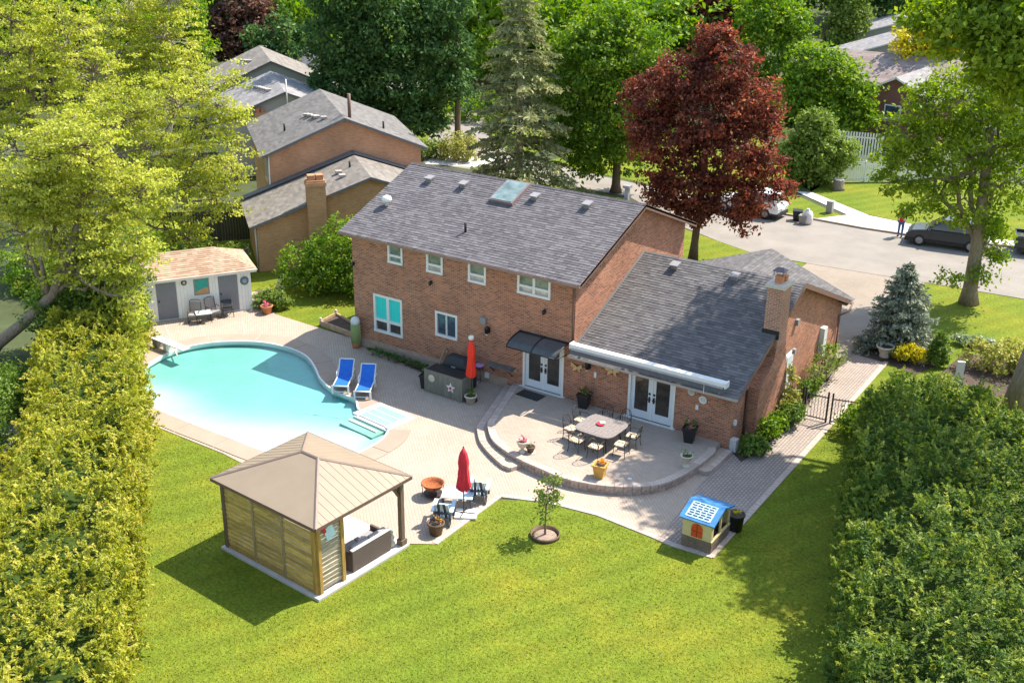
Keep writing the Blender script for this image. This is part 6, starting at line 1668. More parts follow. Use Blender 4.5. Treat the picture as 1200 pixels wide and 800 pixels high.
q.build('wall', PLAYC, pl)
for y in (-hd+.05, -.04, hd-.13):
    q = MB(); q.box(hw-.06, hw-.005, y, y+.10, .421, 1.14); q.build('corner_post', PLAYC, pl)
q = MB(); q.box(hw-.06, hw+.02, -hd, hd, .40, .45); q.build('sill', PLAYC, pl)
q = MB(); P = [(-.20, .46), (.20, .46), (.20, .80)]+[(.20*math.cos(a), .80+.17*math.sin(a)) for a in np.linspace(0, math.pi, 9)[1:-1]]+[(-.20, .80)]
n = len(P); q.add([(x, -hd-.006, z) for x, z in P]+[(x, -hd+.004, z) for x, z in P], [tuple(range(n)), tuple(range(2*n-1, n-1, -1))]+[((i+1) % n, i, n+i, n+(i+1) % n) for i in range(n)]); dw = q.build('arched_shutter', PLAYR, pl)
q = MB(); q.box(-.012, .012, -hd-.016, -hd-.006, .48, .94); q.box(-.19, .19, -hd-.014, -hd-.006, .66, .685); q.build('shutter_bar', mat('dark_red_plastic', (.30, .03, .015), .5), dw)
e = [(-hw-.10, -hd-.10, 1.10), (hw+.10, -hd-.10, 1.10), (hw+.10, 0, 1.40), (-hw-.10, 0, 1.40)]; e2 = [(hw+.10, hd+.10, 1.10), (-hw-.10, hd+.10, 1.10), (-hw-.10, 0, 1.40), (hw+.10, 0, 1.40)]
q = MB(); q.slab(e, .05); q.slab(e2, .05); q.add([(hw-.02, -hd, 1.08), (hw-.02, hd, 1.08), (hw-.02, 0, 1.36)], [(0, 1, 2)]); rf = q.build('roof', PLAYB, pl)
q = MB(); q.slab([(-hw+.06, -hd+.0, 1.155), (hw-.10, -hd+.0, 1.155), (hw-.10, -.10, 1.385), (-hw+.06, -.10, 1.385)], .03); q.build('roof_panel', PLAYL, rf)
for i in range(6):
    f = (i+.5)/6; q = MB(); y = -hd+.03+(hd-.14)*f; z = 1.165+.222*(y+hd)/(hd-.10)
    for k in range(4): q.cbox((-hw+.19+.20*k+(i % 2)*.03, y, z+.006), .16, .022, .02, 0, 0, math.atan(.34))
    q.build('louvre', NAVY, rf)
c = (9.331,-5.236,0); t = pot('plant_pot', 'black bucket planter with sprouting plant behind the playhouse', (9.42, -5.05, 0), .22, .27, .62, BLKPOT, False, .03); plant_in(t, [(0, 0, .62, .14)], L_GOLD, 26, .10, 95)

# white ring tree bed
c = (4.357,-9.018,0); t = thing('tree_ring', 'brown edging ring with mulch round the young lawn tree', 'garden edging', c)
q = MB(); q.lathe([(.50, -.02), (.50, .10), (.46, .10), (.46, -.02)], (0, 0, 0), 26); q.build('edging', BROWNPOT, t)
q = MB(); q.lathe([(.46, -.02), (.30, .03), (.02, .05)], (0, 0, 0), 20); q.build('mulch', mat('grey_mulch', (.26, .19, .15), .95, .35, 12, .5, 40), t)

# concrete urn by the walkway
c = (9.065,12.825,0)
t = thing('concrete_urn', 'large concrete bowl planter on the paving beside the blue spruce', 'planter', c)
q = MB(); q.lathe([(.22, 0), (.24, .08), (.20, .12), (.36, .46), (.42, .50), (.42, .56), (.36, .56), (.33, .48)], (0, 0, 0), 18); q.build('bowl', STONEP, t)
q = MB(); q.lathe([(.34, .46), (.33, .49)], (0, 0, 0), 16); q.build('soil', SOIL, t)
c = (12.671,11.441,0); t = thing('garden_marker', 'upright pale stone marker between the right hedge and the chartreuse shrub', 'marker', c, R(20))
q = MB(); q.prism([(-.16, -.06), (.16, -.06), (.16, .06), (-.16, .06)], 0, 1.15); q.build('stone', mat('pale_marker', (.60, .58, .55), .8, .1, 5), t)
q = MB(); q.box(-.2, .2, -.09, .09, 0, .06); q.build('foot', STONEP, t)

# ------------------------------------------------------------------ street things
def car(name, label, loc, rz, paint, L_=4.6, W_=1.8, kind='sedan'):
    t = thing(name, label, 'car' if kind != 'pickup' else 'pickup truck', loc, rz)
    # local: front towards +x
    if kind == 'pickup':
        side = [(-2.5, .45), (-2.5, .95), (-.45, .97), (-.40, 1.02), (1.15, 1.05), (2.3, .95), (2.55, .80), (2.6, .45)]
        cab = [(-.45, 1.0), (-.25, 1.72), (.85, 1.74), (1.45, 1.05)]
    elif kind == 'suv':
        side = [(-2.25, .42), (-2.32, .75), (-2.25, 1.05), (-1.2, 1.08), (1.05, 1.05), (1.95, .92), (2.25, .72), (2.28, .42)]
        cab = [(-2.2, 1.06), (-1.95, 1.66), (.2, 1.70), (1.15, 1.05)]
    else:
        side = [(-2.25, .40), (-2.3, .70), (-2.2, .98), (-1.5, 1.00), (1.05, .98), (1.95, .84), (2.25, .68), (2.28, .40)]
        cab = [(-1.75, .99), (-1.05, 1.42), (.25, 1.46), (1.15, .99)]
    def loft(P, w0, w1, zt):
        n = len(P); q = MB()
        z0, z1 = min(p[1] for p in P), max(p[1] for p in P)
        ww = [lerp(w0, w1, (p[1]-z0)/(z1-z0)) for p in P]
        V = [(x, -w_, z) for (x, z), w_ in zip(P, ww)]+[(x, w_, z) for (x, z), w_ in zip(P, ww)]
        q.add(V, [tuple(range(n)), tuple(range(2*n-1, n-1, -1))]+[((i+1) % n, i, n+i, n+(i+1) % n) for i in range(n)]); return q
    loft(side, W_/2, W_/2-.05, 0).build('body', paint, t, bevel=.06)
    loft(cab, W_/2-.06, W_/2-.24, 0).build('cabin', paint, t, bevel=.05)
    g = MB(); gl = [(lerp(cab[0][0], cab[1][0], .15)+.15, cab[0][1]+.05), (cab[1][0]+.12, cab[1][1]-.09), (cab[2][0]-.08, cab[2][1]-.09), (cab[3][0]-.22, cab[3][1]+.05)]
    for s_ in (-1, 1):
        w0, w1 = W_/2-.055, W_/2-.205
        g.add([(x, s_*(w_+.012), z) for (x, z), w_ in zip(gl, (w0-.012, w1, w1, w0-.012))], [(0, 3, 2, 1) if s_ > 0 else (0, 1, 2, 3)])
    g.build('side_glass', GLASSD, t)
    for nm, (p, q_) in (('rear_window', (cab[0], cab[1])), ('windscreen', (cab[3], cab[2]))):
        sx = -1 if nm == 'rear_window' else 1
        a = Vector((lerp(p[0], q_[0], .14)+sx*.03, 0, lerp(p[1], q_[1], .14)+.02)); b = Vector((lerp(p[0], q_[0], .88)+sx*.03, 0, lerp(p[1], q_[1], .88)+.02))
        wa, wb_ = W_/2-.16, W_/2-.28
        q = MB(); q.add([(a.x, -wa, a.z), (a.x, wa, a.z), (b.x, wb_, b.z), (b.x, -wb_, b.z)], [(0, 1, 2, 3) if sx > 0 else (3, 2, 1, 0)]); q.build(nm, GLASSD, t)
    for x in (-1.45, 1.45):
        for s_ in (-1, 1):
            q = MB(); q.lathe([(.20, -.11), (.33, -.11), (.35, -.06), (.35, .06), (.33, .11), (.20, .11)], (0, 0, 0), 18); w_ = q.build('wheel', TYRE, t); w_.location = (x, s_*(W_/2-.10), .35); w_.rotation_euler = (R(90), 0, 0)
            q = MB(); q.lathe([(.21, -.115), (.21, .115)], (0, 0, 0), 12); q.build('rim', GREYM, w_)
    for s_ in (-1, 1):
        q = MB(); q.cbox((-2.27, s_*.68, .80), .06, .34, .14); q.build('tail_light', LAMPR, t)
        q = MB(); q.cbox((2.22, s_*.66, .68), .08, .36, .13); q.build('headlight', LAMPW, t)
        q = MB(); q.cbox((.95, s_*(W_/2+.07), 1.05), .14, .16, .11); q.build('mirror', paint, t)
    q = MB(); q.box(-2.34, -2.26, -.26, .26, .58, .70); q.build('number_plate', WHITEP, t)
    q = MB(); q.box(-2.33, 2.31, -W_/2+.08, W_/2-.08, .24, .44); q.build('bumper', BLACK, t)
    if kind == 'pickup':
        q = MB(); q.box(-2.4, -.55, -.72, .72, .955, .985); q.build('bed_floor', BLACK, t)
        for s_ in (-1, 1): q = MB(); q.box(-2.48, -.5, s_*.82-.05, s_*.82+.05, .96, 1.15); q.build('bed_side', paint, t)
        q = MB(); q.box(-2.5, -2.43, -.8, .8, .96, 1.15); q.build('tailgate', paint, t)
    return t
c = (-4.216,32.623,-0); car('parked_car', 'white car parked at the kerb, half hidden by the red maple', (-5.6, 32.1, 0), R(178), CARW, kind='suv')
c = (6.7,31.619,0); car('parked_car', 'black car parked at the far kerb behind the big tree trunk', (6.9, 32.35, 0), R(188), CARB, kind='suv')
car('pickup_truck', 'black pickup truck with open bed at the right picture edge', (12.9, 34.2, 0), R(14), CARB, kind='pickup')
def bin_(label, loc, rz, m, w_=.34, h=.95):
    t = thing('refuse_bin', label, 'bin', loc, rz)
    q = MB(); q.add([(-w_*.8, -w_*.8, 0), (w_*.8, -w_*.8, 0), (w_*.8, w_*.8, 0), (-w_*.8, w_*.8, 0), (-w_, -w_, h), (w_, -w_, h), (w_, w_, h), (-w_, w_, h)], [(0, 3, 2, 1), (4, 5, 6, 7), (0, 1, 5, 4), (1, 2, 6, 5), (2, 3, 7, 6), (3, 0, 4, 7)]); q.build('body', m, t, bevel=.03)
    q = MB(); q.box(-w_*1.06, w_*1.06, -w_*1.06, w_*1.1, h+.003, h+.07); q.build('lid', m, t)
c = (-2.379,32.233,0); bin_('low black refuse bin left of the clear bag at the kerb', c, .3, BLACK, .3, .6)
c = (-1.783,31.704,0); bin_('small grey refuse bin at the kerb corner', c, .1, GREYM, .26, .5)
c = (-1.583,31.85,0); t = thing('refuse_bag', 'pale clear refuse bag beside the bins at the kerb', 'bag', c)
q = MB(); q.lathe([(.30, 0), (.36, .2), (.34, .6), (.26, .8), (.08, .9), (.1, .98)], (0, 0, 0), 12); q.build('bag', mat('pale_bag', (.60, .55, .56), .4, .2, 12, .5, 20), t)
c = (-2.833,41.54,0); t = thing('tree_stump', 'round brown tree stump on the far lawn before the white fence', 'stump', (c[0], c[1], 0)); t.scale = (.8, .8, .8)
q = MB(); q.lathe([(.62, 0), (.5, .2), (.47, .85), (.42, .9)], (0, 0, 0), 14); q.build('wood', BARK, t)
q = MB(); q.lathe([(.43, .9), (.40, .915)], (0, 0, 0), 14); q.build('cut_face', STONEP, t)
c = (-1.285,35.27,0); t = thing('utility_box', 'grey utility pedestal on the grass corner by the far drive', 'utility box', c)
q = MB(); q.box(-.2, .2, -.2, .2, 0, .75); q.build('cabinet', GREYM, t, bevel=.02); q = MB(); q.box(-.22, .22, -.22, .22, .752, .80); q.build('lid', mat('utility_lid', (.34, .35, .36), .5), t)
# lamp at the front yard behind the house ridge
c = (-7.887,19.084,4.293)
# pedestrian
def skin_obj(name, pts, edges, rads, m, parent, root=0, sub=1):
    me = bpy.data.meshes.new(name); me.from_pydata(pts, edges, []); me.update(); me.materials.append(m)
    o = link(name, me, parent)
    sk_ = o.modifiers.new('skin', 'SKIN')
    for v_, r_ in zip(me.skin_vertices[0].data, rads): v_.radius = (r_, r_)
    me.skin_vertices[0].data[root].use_root = True
    o.modifiers.new('sub', 'SUBSURF').levels = sub; o.modifiers['sub'].render_levels = sub
    return o
per = thing('person', 'person in dark top and blue jeans walking on the sunlit pale apron', 'person', (4.12, 32.5, 0.012), R(100))
# local: facing +x
bp_ = [(0, 0, .95), (0, 0, 1.15), (0, 0, 1.40), (.02, 0, 1.52), (.03, 0, 1.60), (.04, 0, 1.72),
       (0, .10, .90), (.12, .11, .50), (.02, .11, .09), (.18, .11, .04),
       (0, -.10, .90), (-.02, -.11, .48), (-.24, -.11, .12), (-.10, -.11, .06),
       (0, .19, 1.42), (-.06, .24, 1.15), (.08, .23, .93), (.14, .22, .84),
       (0, -.19, 1.42), (.05, -.25, 1.16), (.22, -.20, 1.02), (.30, -.18, .98)]
be = [(0, 1), (1, 2), (2, 3), (3, 4), (4, 5), (0, 6), (6, 7), (7, 8), (8, 9), (0, 10), (10, 11), (11, 12), (12, 13), (2, 14), (14, 15), (15, 16), (16, 17), (2, 18), (18, 19), (19, 20), (20, 21)]
br_ = [.13, .125, .15, .055, .085, .095, .085, .06, .04, .035, .085, .06, .04, .035, .06, .045, .035, .03, .06, .045, .035, .03]
skin_obj('body', bp_, be, br_, SKIN, per)
skin_obj('trousers', [bp_[i] for i in (0, 6, 7, 8, 10, 11, 12)], [(0, 1), (1, 2), (2, 3), (0, 4), (4, 5), (5, 6)], [.15, .105, .078, .062, .105, .078, .062], JEANS, per)
skin_obj('top', [(0, 0, .98)]+[bp_[i] for i in (1, 2, 14, 15, 18, 19)], [(0, 1), (1, 2), (2, 3), (3, 4), (2, 5), (5, 6)], [.145, .145, .17, .075, .06, .075, .06], DARKTOP, per)
q = MB(); q.ball((.03, 0, 1.70), .105, 10, sz=1.05); q.build('hair', mat('dark_hair', (.03, .02, .015), .6), per)
for s_ in (-1, 1):
    q = MB(); q.cbox(((.10 if s_ > 0 else -.16), s_*.11, .045 if s_ > 0 else .075), .26, .09, .07); q.build('shoe', BLACK, per)
    q = MB(); q.cbox((.03, s_*.115, 1.66), .03, .02, .05); q.build('ear', SKIN, per)
bk = thing('red_backpack', 'small red backpack on the back of the walking person', 'backpack', (4.15, 32.27, 1.02), R(100))
q = MB(); q.box(-.09, .07, -.13, .13, 0, .40); q.build('bag', REDF, bk, bevel=.04); q = MB(); q.box(-.12, -.09, -.10, .10, .05, .22); q.build('pocket', REDF, bk)

# ------------------------------------------------------------------ hedges
def hedge(name, label, base, foot, hfun, m, nclump, per, leaf, cr, seed, core, cat='hedge', sidew=1.0):
    g = np.random.default_rng(seed)
    t = thing(name, label, cat, base)
    foot = np.array(foot, float)
    lo, hi = foot.min(0), foot.max(0)
    C = []; D_ = []
    need = nclump
    area = 0.5*abs(np.sum(foot[:, 0]*np.roll(foot[:, 1], -1)-np.roll(foot[:, 0], -1)*foot[:, 1]))
    per_len = np.linalg.norm(np.diff(np.vstack([foot, foot[:1]]), axis=0), axis=1)
    side_area = per_len.sum()*2.6*sidew
    ntop = int(need*area/(area+side_area)); nsd = need-ntop
    P = lo+(hi-lo)*g.random((ntop*4, 2)); P = P[inside(P, foot)][:ntop]
    tips = lo-1+(hi-lo+2)*g.random((int((hi-lo+2).prod()/0.8), 2))
    hv = .25+.5*g.random(len(tips))
    def bump(Q):
        out = np.zeros(len(Q))
        for tp_, h_ in zip(tips, hv): out = np.maximum(out, h_*np.exp(-((Q-tp_)**2).sum(1)/.16))
        return out
    h = np.array([hfun(x, y) for x, y in P])+bump(P)-.15; depth_ = g.random(len(P))**2*0.8
    C.append(np.column_stack([P, h-depth_])); D_.append(np.tile([0, 0, 1.0], (len(P), 1)))
    cum = np.concatenate([[0], np.cumsum(per_len)])
    s_ = g.random(nsd)*cum[-1]; k = np.clip(np.searchsorted(cum, s_)-1, 0, len(foot)-1); f = (s_-cum[k])/per_len[k]
    a, b = foot[k], foot[(k+1) % len(foot)]
    Q_ = a+(b-a)*f[:, None]; d = (b-a)/per_len[k][:, None]
    A = 0.5*np.sum(foot[:, 0]*np.roll(foot[:, 1], -1)-np.roll(foot[:, 0], -1)*foot[:, 1])
    n_ = np.column_stack([d[:, 1], -d[:, 0]])*(1 if A > 0 else -1)
    hh = np.array([hfun(x, y) for x, y in Q_])+bump(Q_)-.15; zf = g.random(nsd)**0.8
    z = 0.08+zf*(hh-.1)
    bulge = 0.18*np.sin(s_*1.9)+0.14*np.sin(s_*4.3+1)+0.12*g.normal(size=nsd) - 0.55*np.clip(zf-.75, 0, 1)*2
    Q2 = Q_+n_*bulge[:, None]
    C.append(np.column_stack([Q2, z])); D_.append(np.column_stack([n_, np.full(nsd, .35)]))
    C = np.vstack(C)-np.array(base); D_ = np.vstack(D_)
    n = len(C); ci = np.repeat(np.arange(n), per)
    # each clump is a flat feathery spray: leaves set along a short stem, younger and paler at the tip
    ax = unit(D_*.32+np.array([0, 0, .16])+g.normal(size=(n, 3))*.6)
    lat = unit(np.cross(ax, g.normal(size=(n, 3))))
    s_ = g.random(n*per)**.8; ln = cr*(.7+.7*g.random(n))
    sd_ = g.choice([-1.0, 1.0], n*per)
    PP = C[ci]+ax[ci]*((s_-.35)*ln[ci]*2)[:, None]+lat[ci]*(sd_*ln[ci]*.55*(1.05-s_)*g.random(n*per))[:, None]+g.normal(size=(n*per, 3))*.012
    PP[:, 2] = np.maximum(PP[:, 2], .04)
    L = leaf*(0.7+0.6*g.random(n*per))
    nb_ = np.cross(ax, lat); nb_ *= np.sign((nb_*D_).sum(1, keepdims=True)+1e-6)
    V = quads_at(PP, nb_[ci]*1.6+D_[ci]*.7+np.array([0, 0, .3]), L, L*.42, g, ax[ci]*.9+lat[ci]*(sd_*.75)[:, None])
    rnd = np.clip(.42*(g.random(n)**1.4)[ci]+.42*s_**1.5+.18*g.random(n*per), 0, 1)
    link('foliage', np_mesh('foliage', V, np.arange(len(V)).reshape(-1, 4), m, rnd), t, 'stuff')
    q = MB(); cen = foot.mean(0); ins = [tuple(cen+(p-cen)*(1-.45/max(np.linalg.norm(p-cen), .5))-np.array(base[:2])) for p in foot]
    q.prism(ins, 0.0, [hfun(*p)-.75 for p in foot]); q.build('inner_twigs', core, t)
    return t
CORE = mat('hedge_twigs', (.035, .06, .012), .95, .5, 6, .8, 12, spec=.1)
def hl(x, y): return 2.75+.22*math.sin(x*1.3+y*.7)+.18*math.sin(x*2.9-y*2.1)+.14*math.sin(x*6.1+y*4.7)
HLF = [(3.6, -25.7), (-0.9, -21.75), (-7.8, -15.75), (-12.8, -11.25), (-15.6, -9.9), (-17.6, -7.7), (-19.6, -5.6), (-22.0, -7.6), (-18.2, -11.9), (-15.2, -13.9), (-10.2, -18.5), (-3.6, -24.3), (1.1, -28.5)]
hedge('cedar_hedge', 'sunlit yellow green cedar hedge along the left edge of the lawn', (-8.8, -17.0, 0), HLF, hl, L_HEDGE, 9000, 26, .125, .24, 101, CORE)
def hr(x, y):
    h = 2.85+.25*math.sin(x*1.1+y*.6)+.22*math.sin(x*2.3-y*1.7)+.2*math.sin(x*4.1+y*3.3)
    if y > 1.0: h -= .13*(y-1.0)
    return max(1.2, h)
HRF = [(11.7, 5.6), (11.5, 2.2), (12.5, -2.2), (13.6, -6.4), (16.1, -14.2), (18.5, -21.5), (28, -20), (25.5, -10), (20.6, -2.6), (18.2, 1.2), (15.2, 4.6), (13.4, 6.0)]
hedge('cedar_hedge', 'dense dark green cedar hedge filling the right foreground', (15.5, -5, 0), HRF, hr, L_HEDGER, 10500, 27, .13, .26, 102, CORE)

# ------------------------------------------------------------------ grass blades on the back lawn
GB = np.random.default_rng(9)
LP = np.array([(-12.8, -11.3), (-8.6, -11.3), (-4.2, -11.8), (-3.9, -16.0), (0.9, -16.3), (1.1, -12.3), (1.9, -11.6), (1.95, -8.0), (3.2, -7.4), (5.1, -7.1), (7.2, -7.25), (9.7, -7.3), (9.7, 4.0), (11.3, 3.5), (13.2, -6.0), (18, -20), (14, -27), (3.5, -25.6), (-0.9, -21.75), (-7.8, -15.75)])
N = 150000
P = np.array([-13, -27])+np.array([31, 32])*GB.random((N, 2)); P = P[inside(P, LP)]
n = len(P); hgt = .02+.035*GB.random(n)**1.5; az = GB.random(n)*6.283; wd = .009+.012*GB.random(n)
ln = GB.normal(size=(n, 2))*.03
V = np.empty((n, 3, 3)); dx = np.column_stack([np.cos(az), np.sin(az)])*wd[:, None]
V[:, 0, :2] = P-dx; V[:, 1, :2] = P+dx; V[:, 2, :2] = P+ln; V[:, :2, 2] = -.018; V[:, 2, 2] = -.018+hgt
patch = .5+.5*np.sin(P[:, 0]*.9+1.3*np.sin(P[:, 1]*.7))*np.sin(P[:, 1]*.8+np.sin(P[:, 0]*1.1))
o = link('lawn_grass_blades', np_mesh('lawn_grass_blades', V.reshape(-1, 3), np.arange(n*3).reshape(-1, 3), L_GRASSB, np.clip(.45*patch+.55*GB.random(n), 0, 1), 3), None, 'stuff')
tag(o, 'short bright green mown grass of the back lawn', 'grass')

# ------------------------------------------------------------------ trees
# honey locusts on the left
b = (-24.0, -11.0, 0)
tree('honey_locust', 'bright yellow green locust with leaning dark trunk, nearest at the left edge', 'tree', b,
     [b, (-23.371,-10.585,0.806), (-22.295,-9.874,1.801), (-21.068,-9.064,3.141), (-20.305,-8.56,4.91), (-19.774,-8.21,6.366)], .30,
     [(-20.567,-8.733,5.29,2.058,0.5), (-18.831,-7.587,4.934,1.877,-0.5), (-17.915,-6.982,7.403,1.916,1), (-21.182,-9.139,7.721,2.162,0), (-17.659,-6.813,5.337,1.083,-1.2), (-17.618,-6.786,3.474,0.782,-2), (-19.16,-7.804,9.746,1.914,0), (-19.441,-7.989,7.194,1.863,0.3), (-22.132,-9.766,7.336,1.986,0), (-18.194,-7.166,4.558,1.365,-0.5), (-20.428,-8.641,9.009,1.941,0.5)],
     L_LOCUST, BARK, 1050, 32, .15, .42, 201, twigs=420, flat=.32, rough=.75, r1=.16, limb_r=.45, twig_r=.016, shell=.35)
b = (-31.5, 0.5, 0)
tree('honey_locust', 'broad yellow green locust spreading over the shed and neighbouring roofs', 'tree', b, std_trunk(b, 8.5, (.8, -.5)), .32,
     [(-27.959,2.838,3.636,2.562,0), (-25.808,4.259,6.27,2.412,-0.5), (-28.689,2.356,6.225,2.695,1), (-26.92,3.525,8.995,2.502,0), (-25.049,4.76,8.799,1.431,0), (-31.302,0.631,6.879,2.584,0.5), (-25.281,4.607,4.014,1.262,-1), (-26.867,3.56,1.709,1.679,-0.6), (-24.685,5.001,6.982,0.862,0), (-28.571,2.434,1.188,1.598,-1), (-24.226,5.304,8.133,0.952,0), (-24.314,5.245,10.15,1.042,0), (-24.412,5.181,5.356,0.962,-0.5), (-26.322,3.919,4.617,1.946,-0.5), (-30.592,1.1,4.55,2.493,0), (-29.041,2.124,8.512,2.146,0), (-24.658,5.018,3.448,0.776,-0.5)],
     L_LOCUST, BARK, 1150, 32, .16, .44, 202, twigs=420, flat=.32, rough=.75, shell=.35, twig_r=.018)
b = (-40.0, 3.0, 0)
tree('honey_locust', 'tall yellow green locust with dark bare limbs in the top left corner', 'tree', b, std_trunk(b, 11, (.5, 1)), .35,
     [(-39.745,3.168,10.571,3.331,0), (-37.331,4.762,11.808,2.837,0.5), (-38.625,3.908,7.887,3.048,0), (-41.811,1.804,7.588,2.831,0), (-36.155,5.539,9.408,2.177,0), (-39.458,3.358,14.36,2.755,0), (-40.883,2.417,5.064,2.265,0)],
     L_LOCUST, BARK, 720, 32, .18, .52, 203, twigs=300, flat=.32, rough=.75, shell=.35, twig_r=.022)
b = (-43.0, 11.0, 0)
tree('honey_locust', 'pale stemmed yellow green tree at the top left with white upright branches', 'tree', b, std_trunk(b, 11, (.6, -.4)), .26,
     [(-41.508,11.985,9.734,3.328,0), (-39.371,13.396,10.307,2.754,0), (-38.286,14.113,7.755,1.676,0), (-42.752,11.164,6.685,2.816,0.5), (-40.394,12.721,6.722,2.664,0), (-40.962,12.346,12.942,3.004,0), (-38.794,13.778,12.711,2.024,0), (-39.516,13.301,8.673,2.403,0)],
     L_LOCUST, BARKL, 720, 32, .19, .52, 204, twigs=300, flat=.32, rough=.75, shell=.35, twig_r=.024, limb_r=.6)
b = (-56.0, 22.0, 0)
tree('leafy_tree', 'mid green tree behind the locust crowns beside the bronze tree', 'tree', b, std_trunk(b, 7), .25, [(-50.802,25.433,7.528,2.031,0), (-51.176,25.186,9.811,2.172,0), (-50.675,25.517,4.859,1.31,0), (-52.188,24.517,5.845,2.192,0)], L_MAPLE, BARK, 300, 24, .3, .7, 205)
# under-storey on the left
b = (-20.6, -8.3, 0)
tree('leafy_tree', 'darker green leafy tree under the locust at the far end of the sunlit hedge', 'tree', b, std_trunk(b, 2.5), .12, [(-19.364,-7.483,2.835,1.518,0.4), (-20.685,-8.356,1.683,1.626,0.2), (-18.846,-7.142,1.713,0.882,0), (-20.12,-7.983,0.459,1.061,0), (-21.573,-8.943,2.195,1.47,0.6), (-18.532,-6.934,3.644,0.79,0.4), (-20.112,-7.978,4.012,1.197,0.6)], L_SHRUB, BARK, 700, 26, .16, .36, 198)
b = (-27.5, -3.0, 0)
tree('leafy_tree', 'dark leafy understorey tree behind the pool shed', 'tree', b, std_trunk(b, 3), .15, [(-29.145,-4.086,-1.217,2.165,1), (-26.713,-2.48,0.707,2.108,1), (-25.11,-1.422,2.116,1.381,0.5), (-29.963,-4.627,1.118,1.913,1)], L_MAPLE, BARK, 420, 22, .2, .45, 206)
bush('leafy_shrub', 'light green rounded shrub right behind the pool shed roof', (-24.3, 2.6, 0), [(0, 0, 1.0, 1.2), (.8, .9, 1.0, 1.0), (-.8, -.9, 1.1, 1.1)], L_LIGHT, 3600, .16, 207)

bush('leafy_shrub', 'twiggy dark green shrub on the neighbour side of the sunlit hedge, upper one', (-18.9, -13.2, 0), [(0, 0, .9, 1.0), (1.2, -.9, 1.0, 1.1), (-.8, .5, .8, .9)], L_SHRUB, 5000, .15, 218, cr=.3)
bush('leafy_shrub', 'twiggy dark green shrub on the neighbour side of the sunlit hedge, lower one', (-15.9, -16.2, 0), [(0, 0, 1.0, 1.1), (-1.2, .9, 1.1, 1.2)], L_SHRUB, 3400, .15, 219, cr=.3)

# bronze cherry, dark trees beyond the row
b = (-66.0, 47.0, 0)
tree('bronze_tree', 'round bronze purple tree beyond the tan roofed house', 'tree', b, std_trunk(b, 7), .3, [(-67.029,46.32,5.39,3.877,0), (-64.963,47.685,4.831,3.126,0), (-68.883,45.096,4.771,2.597,0), (-66.382,46.748,7.575,2.759,0), (-64.115,48.245,3.142,2.023,0), (-65.977,47.015,2.514,2.771,0)], L_CHERRY, BARKD, 680, 24, .42, .8, 208)
def simple(name, label, bx, by, blobs, m, ncl, seed, leaf=.34, cr=.75, group=None, bark=BARKD, h=6, per=24, flat=.7, twigs=40):
    return tree(name, label, 'tree', (bx, by, 0), std_trunk((bx, by, 0), h), .3, blobs, m, bark, ncl, per, leaf, cr, seed, group, twigs, flat=flat)
simple('leafy_tree', 'mid green tree right of the bronze tree at the top edge', -66, 62, [(-71.301,58.499,6.486,2.826,0), (-69.819,59.478,4.199,2.421,0), (-70.178,59.241,1.662,1.821,0)], L_MAPLE, 330, 209)
simple('dark_tree', 'tall very dark tree behind the rust brick house, left of three', -41, 30, [(-39.648,30.893,8.545,2.911,0), (-40.066,30.617,4.937,2.372,0), (-38.64,31.558,5.622,2.641,-0.5), (-39.059,31.282,1.579,1.822,0), (-40.74,30.172,2.235,1.545,0), (-39.539,30.965,11.411,2.486,0)], L_DARK, 620, 210, h=9)
simple('dark_tree', 'tall very dark tree behind the rust brick house, middle of three', -36, 33, [(-36.438,32.711,8.944,2.886,0), (-36.247,32.837,5.366,2.764,0), (-37.168,32.229,2.338,2.088,0), (-35.462,33.355,2.703,1.942,0), (-36.639,32.578,11.79,2.74,0), (-38.13,31.593,7.629,2.071,0)], L_DARK, 640, 211, h=9)
simple('dark_tree', 'dark tree with brown tinged lower branches left of the tall spruce', -33, 37, [(-34.167,36.229,7.8,2.654,0), (-34.769,35.832,4.79,2.387,0), (-33.344,36.773,4.812,1.823,0), (-35.548,35.317,9.414,2.372,0), (-33.859,36.433,10.73,2.504,0), (-35.092,35.618,2.052,1.553,0)], L_DARK, 560, 212, h=9)
simple('leafy_tree', 'sunlit green tree top left of the spruce tip', -42, 62, [(-50.864,56.146,7.213,2.682,0), (-48.007,58.033,6.425,2.858,0), (-46.572,58.981,3.077,2.509,0), (-47.641,58.275,8.909,2.495,0)], L_MAPLE, 330, 213)
bush('weeping_shrub', 'yellow green dome shaped weeping shrub left of the spruce foot', (-29.697,32.669,0), [(0, 0, 1.1, 1.3), (.7, .3, .8, 1.0), (-.7, -.2, .8, 1.0)], L_CHART, 2600, .2, 214, cr=.3)
bush('leafy_shrub', 'pinkish flowering shrub beside the distant driveway', (-43.634,55.57,0), [(0, 0, .9, 1.3), (1.6, .4, .8, 1.1)], leafmat('blush_leaf', [(0, (.16, .15, .05)), (.6, (.34, .26, .14)), (1, (.55, .40, .30))], .3), 1500, .26, 215, cr=.35)
bush('leafy_shrub', 'small light green shrub at the house corner of the rust brick house', (-32.227,31.859,0), [(0, 0, .7, .9), (.9, .4, .6, .8)], L_LIGHT, 1300, .2, 216, cr=.3)
bush('leafy_shrub', 'green shrubs under the dark trees beyond the rust brick house', (-40.347,39.935,0), [(0, 0, .8, 1.2), (2.2, .8, .8, 1.2), (-2.4, -.6, .9, 1.3)], L_LIGHT, 1800, .26, 217, cr=.4)
bush('leafy_shrub', 'green shrub hiding the distant drive left of the spruce', (-39.136,45.562,0), [(0, 0, 1.3, 1.9), (2.4, 1.0, 1.2, 1.8), (-2.2, -.6, 1.4, 1.8)], L_MAPLE, 2600, .3, 196, cr=.45)
